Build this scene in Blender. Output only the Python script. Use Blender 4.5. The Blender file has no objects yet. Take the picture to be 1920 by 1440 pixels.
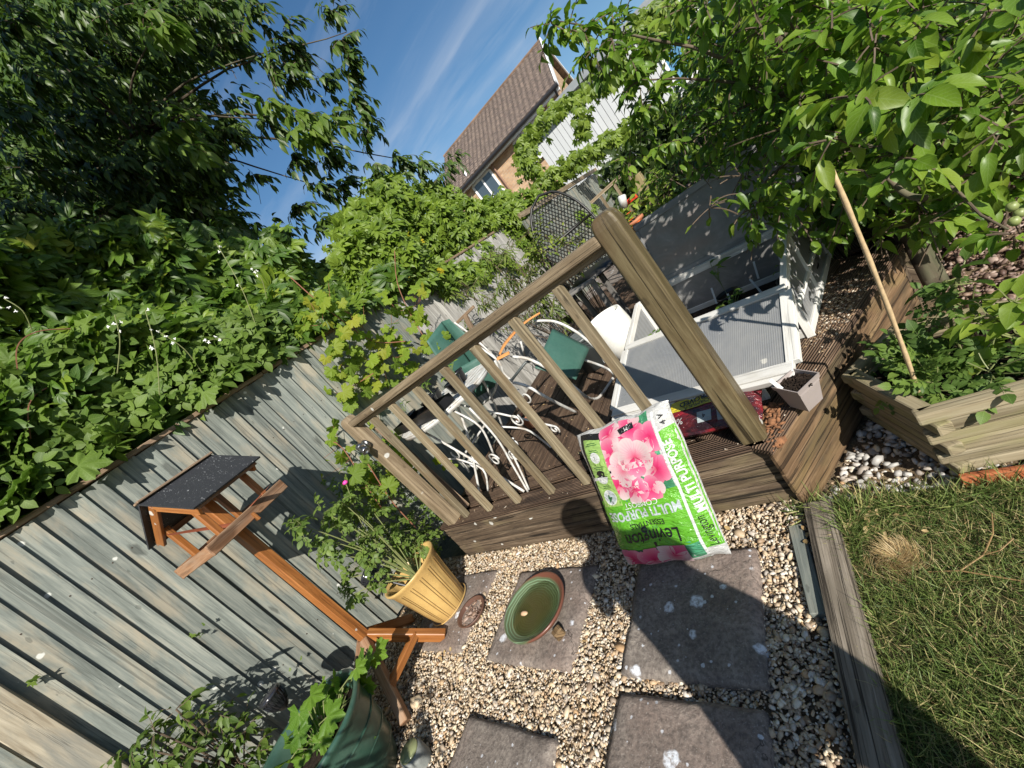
import bpy, bmesh, math, random
import numpy as np
from mathutils import Vector, Matrix, noise as mnoise
random.seed(7); rng = np.random.default_rng(7)
scene = bpy.context.scene
COL = scene.collection
# ---------------------------------------------------------------- camera, sky, sun, exposure
CAM = Vector((0, 0, 1.45)); FPX = 741.0
RV = Vector((0.67662516, 0.38617274, -0.62693621)); UV_ = Vector((0.37813605, 0.54835015, 0.74587213)); FV = Vector((-0.63181605, 0.74174303, -0.22500167))
cd = bpy.data.cameras.new("camera"); cam = bpy.data.objects.new("camera", cd); COL.objects.link(cam)
cd.sensor_width = 36; cd.lens = 36 * FPX / 1920; cd.clip_start = 0.02; cd.clip_end = 900
cam.matrix_world = Matrix(((RV.x, UV_.x, -FV.x, CAM.x), (RV.y, UV_.y, -FV.y, CAM.y), (RV.z, UV_.z, -FV.z, CAM.z), (0, 0, 0, 1)))
scene.camera = cam
scene.view_settings.view_transform = 'Standard'; scene.view_settings.look = 'None'
scene.view_settings.gamma = 1; scene.view_settings.use_curve_mapping = False
scene.view_settings.exposure = 0.6
SUN_EL, SUN_AZ = math.radians(33), math.radians(135)          # azimuth clockwise from +Y
sdir = Vector((math.sin(SUN_AZ) * math.cos(SUN_EL), math.cos(SUN_AZ) * math.cos(SUN_EL), math.sin(SUN_EL)))
sl = bpy.data.lights.new("sun", 'SUN'); sl.energy = 5.0; sl.angle = math.radians(0.5); sl.color = (1, .95, .86)
so = bpy.data.objects.new("sun", sl); COL.objects.link(so); so.rotation_euler = sdir.to_track_quat('Z', 'Y').to_euler()
W = bpy.data.worlds.new("World"); scene.world = W; W.use_nodes = True
wt = W.node_tree; bg = wt.nodes['Background']
sk = wt.nodes.new('ShaderNodeTexSky'); sk.sky_type = 'NISHITA'; sk.sun_disc = False
sk.sun_elevation = SUN_EL; sk.sun_rotation = SUN_AZ; sk.air_density = 1.15; sk.dust_density = .6; sk.ozone_density = 2.0
bg.inputs[1].default_value = 0.064

def ray(px, py): return FV + RV * ((px - 960) / FPX) - UV_ * ((py - 720) / FPX)
def P(px, py, d): return CAM + ray(px, py) * d
def PZ(px, py, z):
    r = ray(px, py); return CAM + r * ((z - CAM.z) / r.z)
def PX(px, py, x):
    r = ray(px, py); return CAM + r * (x / r.x)
def PY(px, py, y):
    r = ray(px, py); return CAM + r * (y / r.y)
def toimg(p):
    v = Vector(p) - CAM; d = v.dot(FV)
    return (960 + FPX * v.dot(RV) / d, 720 - FPX * v.dot(UV_) / d, d)

# cirrus: wispy streaks in the world sky
def nd(t, typ, **k):
    n = t.nodes.new(typ)
    for a, b in k.items(): setattr(n, a, b)
    return n
def mth(t, op, a, b=None, c=None):
    n = nd(t, 'ShaderNodeMath', operation=op)
    for i, v in enumerate((a, b, c)):
        if v is None: continue
        if isinstance(v, (int, float)): n.inputs[i].default_value = v
        else: t.links.new(v, n.inputs[i])
    return n.outputs[0]
geo = nd(wt, 'ShaderNodeTexCoord')
def vdot(vec):
    n = nd(wt, 'ShaderNodeVectorMath', operation='DOT_PRODUCT'); wt.links.new(geo.outputs['Generated'], n.inputs[0]); n.inputs[1].default_value = vec
    return n.outputs['Value']
ca, cb = ray(985, 0).normalized(), ray(790, 290).normalized()
cn = ca.cross(cb).normalized(); ct = (cb - ca).normalized(); cu = cn.cross(ct)
mp = nd(wt, 'ShaderNodeCombineXYZ')
wt.links.new(mth(wt, 'MULTIPLY', vdot(cn), 9.0), mp.inputs[0]); wt.links.new(mth(wt, 'MULTIPLY', vdot(ct), 1.6), mp.inputs[1]); wt.links.new(mth(wt, 'MULTIPLY', vdot(cu), 1.6), mp.inputs[2])
nz = nd(wt, 'ShaderNodeTexNoise'); nz.inputs['Scale'].default_value = 1.7; nz.inputs['Detail'].default_value = 6; nz.inputs['Roughness'].default_value = .55; nz.inputs['Distortion'].default_value = .35
wt.links.new(mp.outputs[0], nz.inputs['Vector'])
wob = mth(wt, 'MULTIPLY', mth(wt, 'SUBTRACT', nz.outputs['Fac'], .5), .10)
def band(off, width, gain):
    d = mth(wt, 'ADD', mth(wt, 'ADD', vdot(cn), off), wob)
    q = mth(wt, 'DIVIDE', mth(wt, 'MULTIPLY', d, d), width * width)
    return mth(wt, 'MULTIPLY', mth(wt, 'DIVIDE', 1.0, mth(wt, 'ADD', 1.0, q)), gain)
ns = mth(wt, 'MULTIPLY', mth(wt, 'MAXIMUM', mth(wt, 'SUBTRACT', nz.outputs['Fac'], .34), 0.0), 2.4)
allc = mth(wt, 'ADD', mth(wt, 'ADD', mth(wt, 'MULTIPLY', band(0, .022, .62), ns), mth(wt, 'MULTIPLY', band(-.06, .02, .25), ns)),
           mth(wt, 'MULTIPLY', mth(wt, 'MAXIMUM', mth(wt, 'SUBTRACT', nz.outputs['Fac'], .5), 0.0), .7))
fac = mth(wt, 'MINIMUM', allc, .85)
mx = nd(wt, 'ShaderNodeMix', data_type='RGBA'); wt.links.new(fac, mx.inputs['Factor'])
wt.links.new(sk.outputs[0], mx.inputs['A']); mx.inputs['B'].default_value = (8.0, 8.4, 9.0, 1)
hs0 = nd(wt, 'ShaderNodeHueSaturation'); hs0.inputs['Saturation'].default_value = 1.24; hs0.inputs['Value'].default_value = 1.2; wt.links.new(sk.outputs[0], hs0.inputs['Color']); wt.links.new(hs0.outputs[0], mx.inputs['A'])
wt.links.new(mx.outputs['Result'], bg.inputs[0])

# ---------------------------------------------------------------- naming helpers
def tag(o, label=None, cat=None, group=None, kind=None):
    if label: o['label'] = label
    if cat: o['category'] = cat
    if group: o['group'] = group
    if kind: o['kind'] = kind
    return o
def thing(name, label, cat, loc=(0, 0, 0), group=None, rz=0):
    o = bpy.data.objects.new(name, None); COL.objects.link(o); o.location = loc; o.rotation_euler = (0, 0, rz); o.empty_display_size = .1
    return tag(o, label, cat, group)
def W2L(parent):
    """inverse of a chain of parents that only carry location / z rotation"""
    m = Matrix()
    ch = []
    while parent is not None: ch.append(parent); parent = parent.parent
    for p in reversed(ch): m = m @ (Matrix.Translation(p.location) @ p.rotation_euler.to_matrix().to_4x4() @ Matrix.Diagonal((*p.scale, 1)))
    return m.inverted()

# ---------------------------------------------------------------- mesh builder (world coordinates in, parented object out)
class MB:
    def __init__(s): s.v = []; s.f = []; s.uv = []
    def quad(s, a, b, c, d, uv=None):
        i = len(s.v); s.v += [tuple(a), tuple(b), tuple(c), tuple(d)]; s.f.append((i, i + 1, i + 2, i + 3))
        if uv is None:
            w = (Vector(b) - Vector(a)).length; h = (Vector(d) - Vector(a)).length; uv = [(0, 0), (w, 0), (w, h), (0, h)]
        s.uv += uv
        return s
    def tri(s, a, b, c):
        i = len(s.v); s.v += [tuple(a), tuple(b), tuple(c)]; s.f.append((i, i + 1, i + 2)); s.uv += [(0, 0), (.1, 0), (0, .1)]; return s
    def hexa(s, c, L, off=None):
        """c = 8 corners, x-low ring 0..3, x-high ring 4..7; u runs along 0->4"""
        i = len(s.v); s.v += [tuple(x) for x in c]
        o = off if off is not None else (random.random() * 9, random.random() * 9)
        h = (Vector(c[1]) - Vector(c[0])).length; w = (Vector(c[3]) - Vector(c[0])).length; L = (Vector(c[4]) - Vector(c[0])).length
        vs = [0, h, h + w, 2 * h + w, 2 * h + 2 * w]
        for k in range(4):
            a, b = k, (k + 1) % 4
            s.f.append((i + a, i + 4 + a, i + 4 + b, i + b))
            s.uv += [(o[0], o[1] + vs[k]), (o[0] + L, o[1] + vs[k]), (o[0] + L, o[1] + vs[k + 1]), (o[0], o[1] + vs[k + 1])]
        s.f.append((i, i + 1, i + 2, i + 3)); s.uv += [(o[0], o[1]), (o[0] + .02, o[1] + h), (o[0] + .02, o[1] + h + w), (o[0], o[1] + w)]
        s.f.append((i + 7, i + 6, i + 5, i + 4)); s.uv += [(o[0], o[1]), (o[0] + .02, o[1] + h), (o[0] + .02, o[1] + h + w), (o[0], o[1] + w)]
        return s
    def beam(s, p0, p1, w, h, up=(0, 0, 1), shift=0):
        p0 = Vector(p0); p1 = Vector(p1); d = (p1 - p0).normalized(); up = Vector(up)
        if abs(d.dot(up)) > .98: up = Vector((0, 1, 0))
        sd = d.cross(up).normalized(); u = sd.cross(d).normalized()
        c = []
        for p in (p0, p1):
            for a, b in ((-1, -1), (-1, 1), (1, 1), (1, -1)): c.append(p + sd * (a * w / 2) + u * (b * h / 2))
        return s.hexa(c, 0)
    def box(s, lo, hi):
        lo, hi = [min(a, b) for a, b in zip(lo, hi)], [max(a, b) for a, b in zip(lo, hi)]
        sz = [hi[i] - lo[i] for i in range(3)]; ax = sz.index(max(sz)); b, c = [(1, 2), (2, 0), (0, 1)][ax]
        def pt(A, B, C):
            r = [0, 0, 0]; r[ax] = A; r[b] = B; r[c] = C; return r
        cs = []
        for A in (lo[ax], hi[ax]):
            for B, C in ((lo[b], lo[c]), (lo[b], hi[c]), (hi[b], hi[c]), (hi[b], lo[c])): cs.append(pt(A, B, C))
        return s.hexa(cs, 0)
    def tube(s, pts, r, n=6, cap=True, closed=False):
        pts = [Vector(p) for p in pts]; N = len(pts); rs = r if isinstance(r, (list, tuple)) else [r] * N
        i0 = len(s.v); prev = None; L = 0
        off = (random.random() * 5, random.random() * 5); us = []
        for k, p in enumerate(pts):
            if closed: d = pts[(k + 1) % N] - pts[k - 1]
            else: d = pts[min(k + 1, N - 1)] - pts[max(k - 1, 0)]
            if d.length < 1e-9: d = Vector((0, 0, 1))
            d.normalize()
            if prev is None:
                a = d.orthogonal().normalized()
            else:
                a = (prev - d * prev.dot(d))
                a = a.normalized() if a.length > 1e-6 else d.orthogonal().normalized()
            prev = a; b = d.cross(a)
            if k: L += (p - pts[k - 1]).length
            us.append(L)
            for j in range(n):
                t = 2 * math.pi * j / n; s.v.append(tuple(p + (a * math.cos(t) + b * math.sin(t)) * rs[k]))
        for k in range(N if closed else N - 1):
            k2 = (k + 1) % N
            for j in range(n):
                j2 = (j + 1) % n
                s.f.append((i0 + k * n + j, i0 + k * n + j2, i0 + k2 * n + j2, i0 + k2 * n + j))
                c = 2 * math.pi * rs[k] / n
                s.uv += [(off[0] + us[k], off[1] + c * j), (off[0] + us[k], off[1] + c * (j + 1)), (off[0] + us[k2], off[1] + c * (j + 1)), (off[0] + us[k2], off[1] + c * j)]
        if cap and not closed:
            s.f.append(tuple(i0 + j for j in reversed(range(n)))); s.uv += [(0, 0)] * n
            s.f.append(tuple(i0 + (N - 1) * n + j for j in range(n))); s.uv += [(0, 0)] * n
        return s
    def lathe(s, c, prof, n=32, axis=None, sx=1, sy=1, flute=None):
        """prof = [(r,z)...]; axis = optional matrix for tilt"""
        c = Vector(c); i0 = len(s.v); N = len(prof)
        for (r, z) in prof:
            for j in range(n):
                t = 2 * math.pi * j / n
                rr = r * (flute(t, z) if flute else 1)
                v = Vector((rr * math.cos(t) * sx, rr * math.sin(t) * sy, z))
                if axis is not None: v = axis @ v
                s.v.append(tuple(c + v))
        acc = 0
        for k in range(N - 1):
            dl = math.hypot(prof[k + 1][0] - prof[k][0], prof[k + 1][1] - prof[k][1])
            for j in range(n):
                j2 = (j + 1) % n
                s.f.append((i0 + k * n + j, i0 + k * n + j2, i0 + (k + 1) * n + j2, i0 + (k + 1) * n + j))
                R = max(prof[k][0], prof[k + 1][0]); w = 2 * math.pi * R / n
                s.uv += [(acc, j * w), (acc, (j + 1) * w), (acc + dl, (j + 1) * w), (acc + dl, j * w)]
            acc += dl
        return s
    def poly(s, pts, up=None, th=None):
        """flat polygon, optionally extruded by th along up"""
        i = len(s.v); n = len(pts); pts = [Vector(p) for p in pts]
        s.v += [tuple(p) for p in pts]; s.f.append(tuple(range(i, i + n))); s.uv += [(p.x, p.y) for p in pts]
        if th:
            u = Vector(up) * th; s.v += [tuple(p + u) for p in pts]
            s.f[-1] = tuple(reversed(range(i, i + n)))
            s.f.append(tuple(range(i + n, i + 2 * n))); s.uv += [(p.x, p.y) for p in pts]
            for k in range(n):
                k2 = (k + 1) % n; s.f.append((i + k, i + k2, i + n + k2, i + n + k)); L = (pts[k2] - pts[k]).length
                s.uv += [(0, 0), (L, 0), (L, th), (0, th)]
        return s
    def mesh(s, name, mat, inv=None, smooth=False):
        me = bpy.data.meshes.new(name)
        vs = s.v if inv is None else [tuple(inv @ Vector(p)) for p in s.v]
        me.from_pydata(vs, [], s.f); uvl = me.uv_layers.new(name="UVMap")
        uvl.data.foreach_set('uv', np.array(s.uv, dtype=np.float32).ravel())
        if mat: me.materials.append(mat)
        if smooth: me.polygons.foreach_set('use_smooth', [True] * len(me.polygons))
        me.update(); return me
    def build(s, name, mat, parent=None, bev=0, smooth=False, fix=True, segs=1, solid=0, sub=0):
        inv = W2L(parent) if parent is not None else None
        me = s.mesh(name, mat, inv, smooth)
        if fix:
            bm = bmesh.new(); bm.from_mesh(me); bmesh.ops.recalc_face_normals(bm, faces=bm.faces)
            bm.to_mesh(me); bm.free()
        o = bpy.data.objects.new(name, me); COL.objects.link(o)
        if parent is not None: o.parent = parent
        if bev:
            b = o.modifiers.new('bevel', 'BEVEL'); b.width = bev; b.segments = segs; b.limit_method = 'ANGLE'; b.angle_limit = math.radians(40)
        if solid:
            b = o.modifiers.new('solid', 'SOLIDIFY'); b.thickness = solid; b.offset = 0
        if sub:
            b = o.modifiers.new('sub', 'SUBSURF'); b.levels = sub; b.render_levels = sub
        return o
def dupobj(o, loc=None, rot=None, parent=None):
    c = o.copy(); COL.objects.link(c)
    for k in ('category',):
        if parent is not None and k in c: del c[k]
    if loc is not None: c.location = loc
    if rot is not None: c.rotation_euler = rot
    if parent is not None: c.parent = parent
    return c

# ---------------------------------------------------------------- materials
def mat_new(name):
    m = bpy.data.materials.new(name); m.use_nodes = True; t = m.node_tree; return m, t, t.nodes['Principled BSDF']
def ramp(t, fac, stops, interp='LINEAR'):
    r = nd(t, 'ShaderNodeValToRGB'); r.color_ramp.interpolation = interp
    e = r.color_ramp.elements
    while len(e) < len(stops): e.new(.5)
    for i, (p, c) in enumerate(stops): e[i].position = p; e[i].color = (*c, 1) if len(c) == 3 else c
    t.links.new(fac, r.inputs[0]); return r.outputs[0]
def tnoise(t, vec, scale, detail=4, rough=.55, mscale=None, dist=0):
    if mscale:
        m = nd(t, 'ShaderNodeMapping'); m.inputs['Scale'].default_value = mscale; t.links.new(vec, m.inputs[0]); vec = m.outputs[0]
    n = nd(t, 'ShaderNodeTexNoise'); n.inputs['Scale'].default_value = scale; n.inputs['Detail'].default_value = detail; n.inputs['Roughness'].default_value = rough; n.inputs['Distortion'].default_value = dist
    t.links.new(vec, n.inputs['Vector']); return n.outputs['Fac']
def mixc(t, f, a, b, typ='MIX'):
    m = nd(t, 'ShaderNodeMix', data_type='RGBA'); m.blend_type = typ
    for k, v in (('Factor', f), ('A', a), ('B', b)):
        s = m.inputs[k]
        if isinstance(v, (int, float)): s.default_value = v
        elif isinstance(v, tuple): s.default_value = (*v, 1) if len(v) == 3 else v
        else: t.links.new(v, s)
    return m.outputs['Result']
def bump(t, b, h, strength=.4, dist=.003):
    n = nd(t, 'ShaderNodeBump'); n.inputs['Strength'].default_value = strength; n.inputs['Distance'].default_value = dist
    t.links.new(h, n.inputs['Height']); t.links.new(n.outputs[0], b.inputs['Normal'])
def splat(t, vec, scale, thr, mscale=None):
    """scattered irregular spots -> mask"""
    if mscale:
        m = nd(t, 'ShaderNodeMapping'); m.inputs['Scale'].default_value = mscale; t.links.new(vec, m.inputs[0]); vec = m.outputs[0]
    wn = nd(t, 'ShaderNodeTexNoise'); wn.inputs['Scale'].default_value = scale * 4; t.links.new(vec, wn.inputs['Vector'])
    av = nd(t, 'ShaderNodeVectorMath', operation='MULTIPLY_ADD'); t.links.new(wn.outputs['Color'], av.inputs[0]); av.inputs[1].default_value = (.25 / scale,) * 3; t.links.new(vec, av.inputs[2])
    v = nd(t, 'ShaderNodeTexVoronoi'); v.inputs['Scale'].default_value = scale; v.voronoi_dimensions = '2D'; t.links.new(av.outputs[0], v.inputs['Vector'])
    sep = nd(t, 'ShaderNodeSeparateColor'); t.links.new(v.outputs['Color'], sep.inputs[0])
    size = mth(t, 'MULTIPLY', mth(t, 'MAXIMUM', mth(t, 'SUBTRACT', sep.outputs[0], 1 - thr), 0.0), .5 / max(thr, .01))
    d = mth(t, 'SUBTRACT', mth(t, 'MULTIPLY', size, .55), v.outputs['Distance'])
    return mth(t, 'MINIMUM', mth(t, 'MAXIMUM', mth(t, 'MULTIPLY', d, 14.0), 0.0), 1.0)
def wood(name, dark, mid, light, grain=45, patch=None, patchamt=.5, rough=.75, reed=None, stain=None, spots=0, bumps=.5, spec=.3, coat=0, crack=.45, knots=.10):
    m, t, b = mat_new(name); uv = nd(t, 'ShaderNodeTexCoord').outputs['UV']; oi = nd(t, 'ShaderNodeObjectInfo')
    off = nd(t, 'ShaderNodeVectorMath', operation='ADD'); cx = nd(t, 'ShaderNodeCombineXYZ')
    t.links.new(mth(t, 'MULTIPLY', oi.outputs['Random'], 37.0), cx.inputs[0]); t.links.new(mth(t, 'MULTIPLY', oi.outputs['Random'], 91.0), cx.inputs[1])
    t.links.new(uv, off.inputs[0]); t.links.new(cx.outputs[0], off.inputs[1]); v = off.outputs[0]
    g = tnoise(t, v, 1, 6, .6, (2.2, grain, 1), .6)
    g2 = tnoise(t, v, 1, 3, .6, (6, grain * 3.5, 1), .2)
    big = tnoise(t, v, 2.3, 5, .6, (1.0, 3.2, 1), .4)
    gg = mth(t, 'ADD', mth(t, 'MULTIPLY', g, .7), mth(t, 'MULTIPLY', g2, .3))
    c = ramp(t, gg, [(.32, dark), (.5, mid), (.68, light)])
    if patch: c = mixc(t, ramp(t, big, [(.5, (0, 0, 0)), (.64, (patchamt,) * 3)]), c, patch)
    if stain:
        st = tnoise(t, v, 1.1, 6, .65, (1, 2, 1), 1.0); c = mixc(t, ramp(t, st, [(.52, (0, 0, 0)), (.7, (.75,) * 3)]), c, stain)
    ck = tnoise(t, v, 1, 4, .7, (.9, grain * 1.3, 1), 1.2); ckm = mth(t, 'MULTIPLY', ramp(t, ck, [(.56, (0, 0, 0)), (.62, (1, 1, 1))]), crack)
    c = mixc(t, ckm, c, tuple(x * .35 for x in dark))
    hv = nd(t, 'ShaderNodeHueSaturation'); t.links.new(c, hv.inputs['Color'])
    t.links.new(mth(t, 'ADD', mth(t, 'MULTIPLY', oi.outputs['Random'], .35), .82), hv.inputs['Value']); c = hv.outputs[0]
    h = mth(t, 'SUBTRACT', gg, mth(t, 'MULTIPLY', ckm, .8))
    if knots:
        kn = splat(t, v, 3.2, knots, (.9, 2.6, 1)); c = mixc(t, mth(t, 'MULTIPLY', kn, .7), c, tuple(x * .6 for x in dark)); kn2 = splat(t, v, 9, .07, (1.3, 3.1, 1)); c = mixc(t, mth(t, 'MULTIPLY', kn2, .45), c, tuple(x * .5 for x in dark))
    if reed:
        sp = nd(t, 'ShaderNodeSeparateXYZ'); t.links.new(uv, sp.inputs[0])
        w = mth(t, 'SINE', mth(t, 'MULTIPLY', sp.outputs[1], reed))
        w = mth(t, 'MULTIPLY', mth(t, 'ADD', w, 1.0), .5)
        c = mixc(t, mth(t, 'MULTIPLY', mth(t, 'SUBTRACT', 1.0, w), .55), c, tuple(x * .35 for x in dark))
        h = mth(t, 'ADD', mth(t, 'MULTIPLY', w, 1.6), mth(t, 'MULTIPLY', gg, .6))
    if spots:
        s = splat(t, v, 14, spots); c = mixc(t, mth(t, 'MULTIPLY', s, .8), c, (.6, .6, .56))
    t.links.new(c, b.inputs['Base Color']); b.inputs['Roughness'].default_value = rough; b.inputs['Specular IOR Level'].default_value = spec
    if coat: b.inputs['Coat Weight'].default_value = coat; b.inputs['Coat Roughness'].default_value = .25
    bump(t, b, h, bumps, .004); return m
def plain(name, col, rough=.5, metal=0, noise=.12, nscale=12, spec=.5, bmp=0, dirt=None, dirtamt=.5, dscale=4, trans=0, var=0):
    m, t, b = mat_new(name); co = nd(t, 'ShaderNodeTexCoord').outputs['Object']
    n = tnoise(t, co, nscale, 6, .6)
    c = mixc(t, ramp(t, n, [(.3, (0, 0, 0)), (.7, (1, 1, 1))]), tuple(x * (1 - noise) for x in col), tuple(min(1, x * (1 + noise)) for x in col))
    if dirt: c = mixc(t, ramp(t, tnoise(t, co, dscale, 8, .65), [(.45, (0, 0, 0)), (.68, (dirtamt,) * 3)]), c, dirt)
    if var:
        oi = nd(t, 'ShaderNodeObjectInfo'); hv = nd(t, 'ShaderNodeHueSaturation'); t.links.new(c, hv.inputs['Color'])
        t.links.new(mth(t, 'ADD', mth(t, 'MULTIPLY', oi.outputs['Random'], var), 1 - var / 2), hv.inputs['Value']); c = hv.outputs[0]
    t.links.new(c, b.inputs['Base Color']); b.inputs['Roughness'].default_value = rough; b.inputs['Metallic'].default_value = metal; b.inputs['Specular IOR Level'].default_value = spec
    if trans: b.inputs['Transmission Weight'].default_value = trans
    if bmp: bump(t, b, n, bmp, .004)
    return m
def leafmat(name, stops, trans=.35, rough=.42, spec=.5, shift=0):
    stops = [(r * 1.12, g * .98, b_ * .62) for r, g, b_ in stops]; spec = spec * .62; rough = rough + .05
    """stops: colours along the per-leaf variation"""
    m, t, b = mat_new(name)
    at = nd(t, 'ShaderNodeAttribute'); at.attribute_name = 'tint'; oi = nd(t, 'ShaderNodeObjectInfo')
    f = mth(t, 'FRACT', mth(t, 'ADD', mth(t, 'ADD', at.outputs['Fac'], oi.outputs['Random']), shift))
    c = ramp(t, f, [(i / (len(stops) - 1) if len(stops) > 1 else 0, s) for i, s in enumerate(stops)])
    co = nd(t, 'ShaderNodeTexCoord').outputs['Object']
    n = tnoise(t, co, 30, 3, .6); hv = nd(t, 'ShaderNodeHueSaturation'); t.links.new(c, hv.inputs['Color'])
    t.links.new(mth(t, 'ADD', mth(t, 'MULTIPLY', n, .5), .75), hv.inputs['Value']); c = hv.outputs[0]
    uv = nd(t, 'ShaderNodeTexCoord').outputs['UV']
    sp = nd(t, 'ShaderNodeSeparateXYZ'); t.links.new(uv, sp.inputs[0])
    # midrib and side veins (uv: x across -1..1, y along)
    ax = mth(t, 'ABSOLUTE', sp.outputs[0])
    rib = mth(t, 'LESS_THAN', ax, .05)
    vein = mth(t, 'GREATER_THAN', mth(t, 'SINE', mth(t, 'MULTIPLY', mth(t, 'SUBTRACT', sp.outputs[1], mth(t, 'MULTIPLY', ax, .35)), 44.0)), .93)
    bl = tnoise(t, co, 75, 3, .6); c = mixc(t, ramp(t, bl, [(.66, (0, 0, 0)), (.72, (.55,) * 3)]), c, (.16, .13, .035))
    vm = mth(t, 'MULTIPLY', mth(t, 'MAXIMUM', rib, vein), .28)
    c = mixc(t, vm, c, (.25, .34, .12))
    t.links.new(c, b.inputs['Base Color']); b.inputs['Roughness'].default_value = rough; b.inputs['Specular IOR Level'].default_value = spec
    tr = nd(t, 'ShaderNodeBsdfTranslucent'); c2 = mixc(t, .5, c, (.5, .75, .05), 'MULTIPLY')
    sc = nd(t, 'ShaderNodeHueSaturation'); sc.inputs['Value'].default_value = 2.2; t.links.new(c2, sc.inputs['Color']); t.links.new(sc.outputs[0], tr.inputs[0])
    ms = nd(t, 'ShaderNodeMixShader'); ms.inputs[0].default_value = trans
    t.links.new(b.outputs[0], ms.inputs[1]); t.links.new(tr.outputs[0], ms.inputs[2]); t.links.new(ms.outputs[0], t.nodes['Material Output'].inputs[0])
    return m
# ---------------------------------------------------------------- foliage library
class LT:
    """leaf template: verts (N,3), tris/quads as tris (M,3), uv per vertex"""
    def __init__(s): s.v = []; s.f = []; s.u = []
    def blade(s, L=1, wid=.5, rows=4, fold=.25, droop=.2, ang=0, org=(0, 0, 0), tilt=0, peak=.42, wav=.0):
        """elliptic pointed leaf along +Y rotated by ang about Z"""
        i0 = len(s.v); ca, sa = math.cos(ang), math.sin(ang); lst = []
        for r in range(rows + 1):
            t = r / rows
            w = wid / 2 * (math.sin(math.pi * t ** (math.log(.5) / math.log(peak))) ** .8 if 0 < t < 1 else 0)
            y = t * L; z = -droop * L * t * t + tilt * t
            if r in (0, rows): lst.append([(0, y, z, 0)])
            else:
                wv = wav * L * math.sin(r * 2.3 + ang)
                lst.append([(-w, y, z + fold * w + wv, -1), (0, y, z, 0), (w, y, z + fold * w - wv, 1)])
        idx = []
        for row in lst:
            a = []
            for (x, y, z, u) in row:
                a.append(len(s.v)); s.v.append((org[0] + x * ca - y * sa, org[1] + x * sa + y * ca, org[2] + z)); s.u.append((u, y / L))
            idx.append(a)
        for k in range(rows):
            a, b = idx[k], idx[k + 1]
            if len(a) == 1: s.f += [(a[0], b[1], b[0]), (a[0], b[2], b[1])]
            elif len(b) == 1: s.f += [(a[0], a[1], b[0]), (a[1], a[2], b[0])]
            else: s.f += [(a[0], a[1], b[1]), (a[0], b[1], b[0]), (a[1], a[2], b[2]), (a[1], b[2], b[1])]
        return s
    def palm(s, lobes=5, spread=2.3, depth=.35, teeth=.06, cup=.15, sub=4, seed=1):
        """palmately lobed leaf, petiole joint at origin, main lobe to +Y, radius about 1"""
        r_ = random.Random(seed); i0 = len(s.v); s.v.append((0, 0, 0)); s.u.append((0, 0)); n = lobes * sub * 2; ring = []; mid = []
        for k in range(n + 1):
            a = -spread + 2 * spread * k / n
            ph = (k / n) * lobes
            lob = abs(math.cos(math.pi * (ph - .5) + math.pi / 2 * 0)) if False else (1 - abs(2 * (ph % 1) - 1))
            base = .95 - .28 * (abs(a) / spread) ** 1.4
            r = base * (1 - depth + depth * lob ** .8) + (teeth if k % 2 else -teeth * .4) + r_.uniform(-.03, .03)
            z = -cup * r * r + .07 * math.sin(k * 1.9) + .06 * (lob - .5)
            ring.append((r * math.sin(a), r * math.cos(a), z)); mid.append((.5 * r * math.sin(a), .5 * r * math.cos(a), -.2 * cup * r + .05 * (lob - .3)))
        for p, q in zip(mid, ring):
            s.v += [p, q]; s.u += [(.5, .5), (.9, 1)]
        for k in range(n):
            a = i0 + 1 + 2 * k
            # radial veins: mark lobe centres with u=0
            s.f += [(i0, a + 2, a), (a, a + 2, a + 3), (a, a + 3, a + 1)]
        for k in range(n + 1):
            ph = (k / n) * lobes; lob = abs((ph % 1) - .5) * 2
            s.u[i0 + 1 + 2 * k] = (lob, .4 + .1 * (k % 2)); s.u[i0 + 2 + 2 * k] = (lob, .9)
        return s
    def mul(s, k):
        s.v = [(x * k, y * k, z * k) for x, y, z in s.v]; return s
def t_oval(wid=.52, droop=.22, fold=.3, rows=5, wav=.02): return LT().blade(1, wid, rows, fold, droop, wav=wav)
def t_creeper(seed=0, rows=3, droop=.3, sp=.95):
    r_ = random.Random(seed); t = LT()
    for a, L in ((0, 1), (sp * .62, .9), (-sp * .62, .9), (sp * 1.35, .68), (-sp * 1.35, .68)):
        t.blade(L, .33 * L + .04, rows, .35, droop + r_.uniform(-.1, .15), a + r_.uniform(-.1, .1), peak=.52)
    return t
def t_tri(seed=0, rows=4):
    r_ = random.Random(seed); t = LT()
    for a, L, o in ((0, .72, (0, .28, 0)), (1.25, .6, (0, .12, 0)), (-1.25, .6, (0, .12, 0))):
        t.blade(L, .56 * L + .05, rows, .2, .2 + r_.uniform(-.1, .1), a, o, peak=.45)
    return t
def t_pinnate(seed=0, n=3):
    r_ = random.Random(seed); t = LT(); t.blade(.36, .26, 4, .2, .3, 0, (0, .64, -.1))
    for k in range(n):
        y = .16 + .17 * k; L = .30 - .02 * k
        for sgn in (1, -1):
            t.blade(L, .16, 3, .2, .4, sgn * (1.1 + r_.uniform(-.15, .15)), (0, y, -.08 * y), peak=.45)
            if k < 2: t.blade(L * .5, .08, 2, .2, .2, sgn * 1.3, (0, y + .08, -.05))
    t.blade(.75, .025, 2, 0, .1, 0)
    return t
def lt_mesh(t, name, mat):
    me = bpy.data.meshes.new(name); me.from_pydata(t.v, [], t.f); uvl = me.uv_layers.new(name="UVMap")
    u = np.array(t.u, dtype=np.float32)[np.array(t.f).ravel()]; uvl.data.foreach_set('uv', u.ravel())
    me.materials.append(mat); me.polygons.foreach_set('use_smooth', [True] * len(me.polygons)); me.update(); return me
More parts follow.
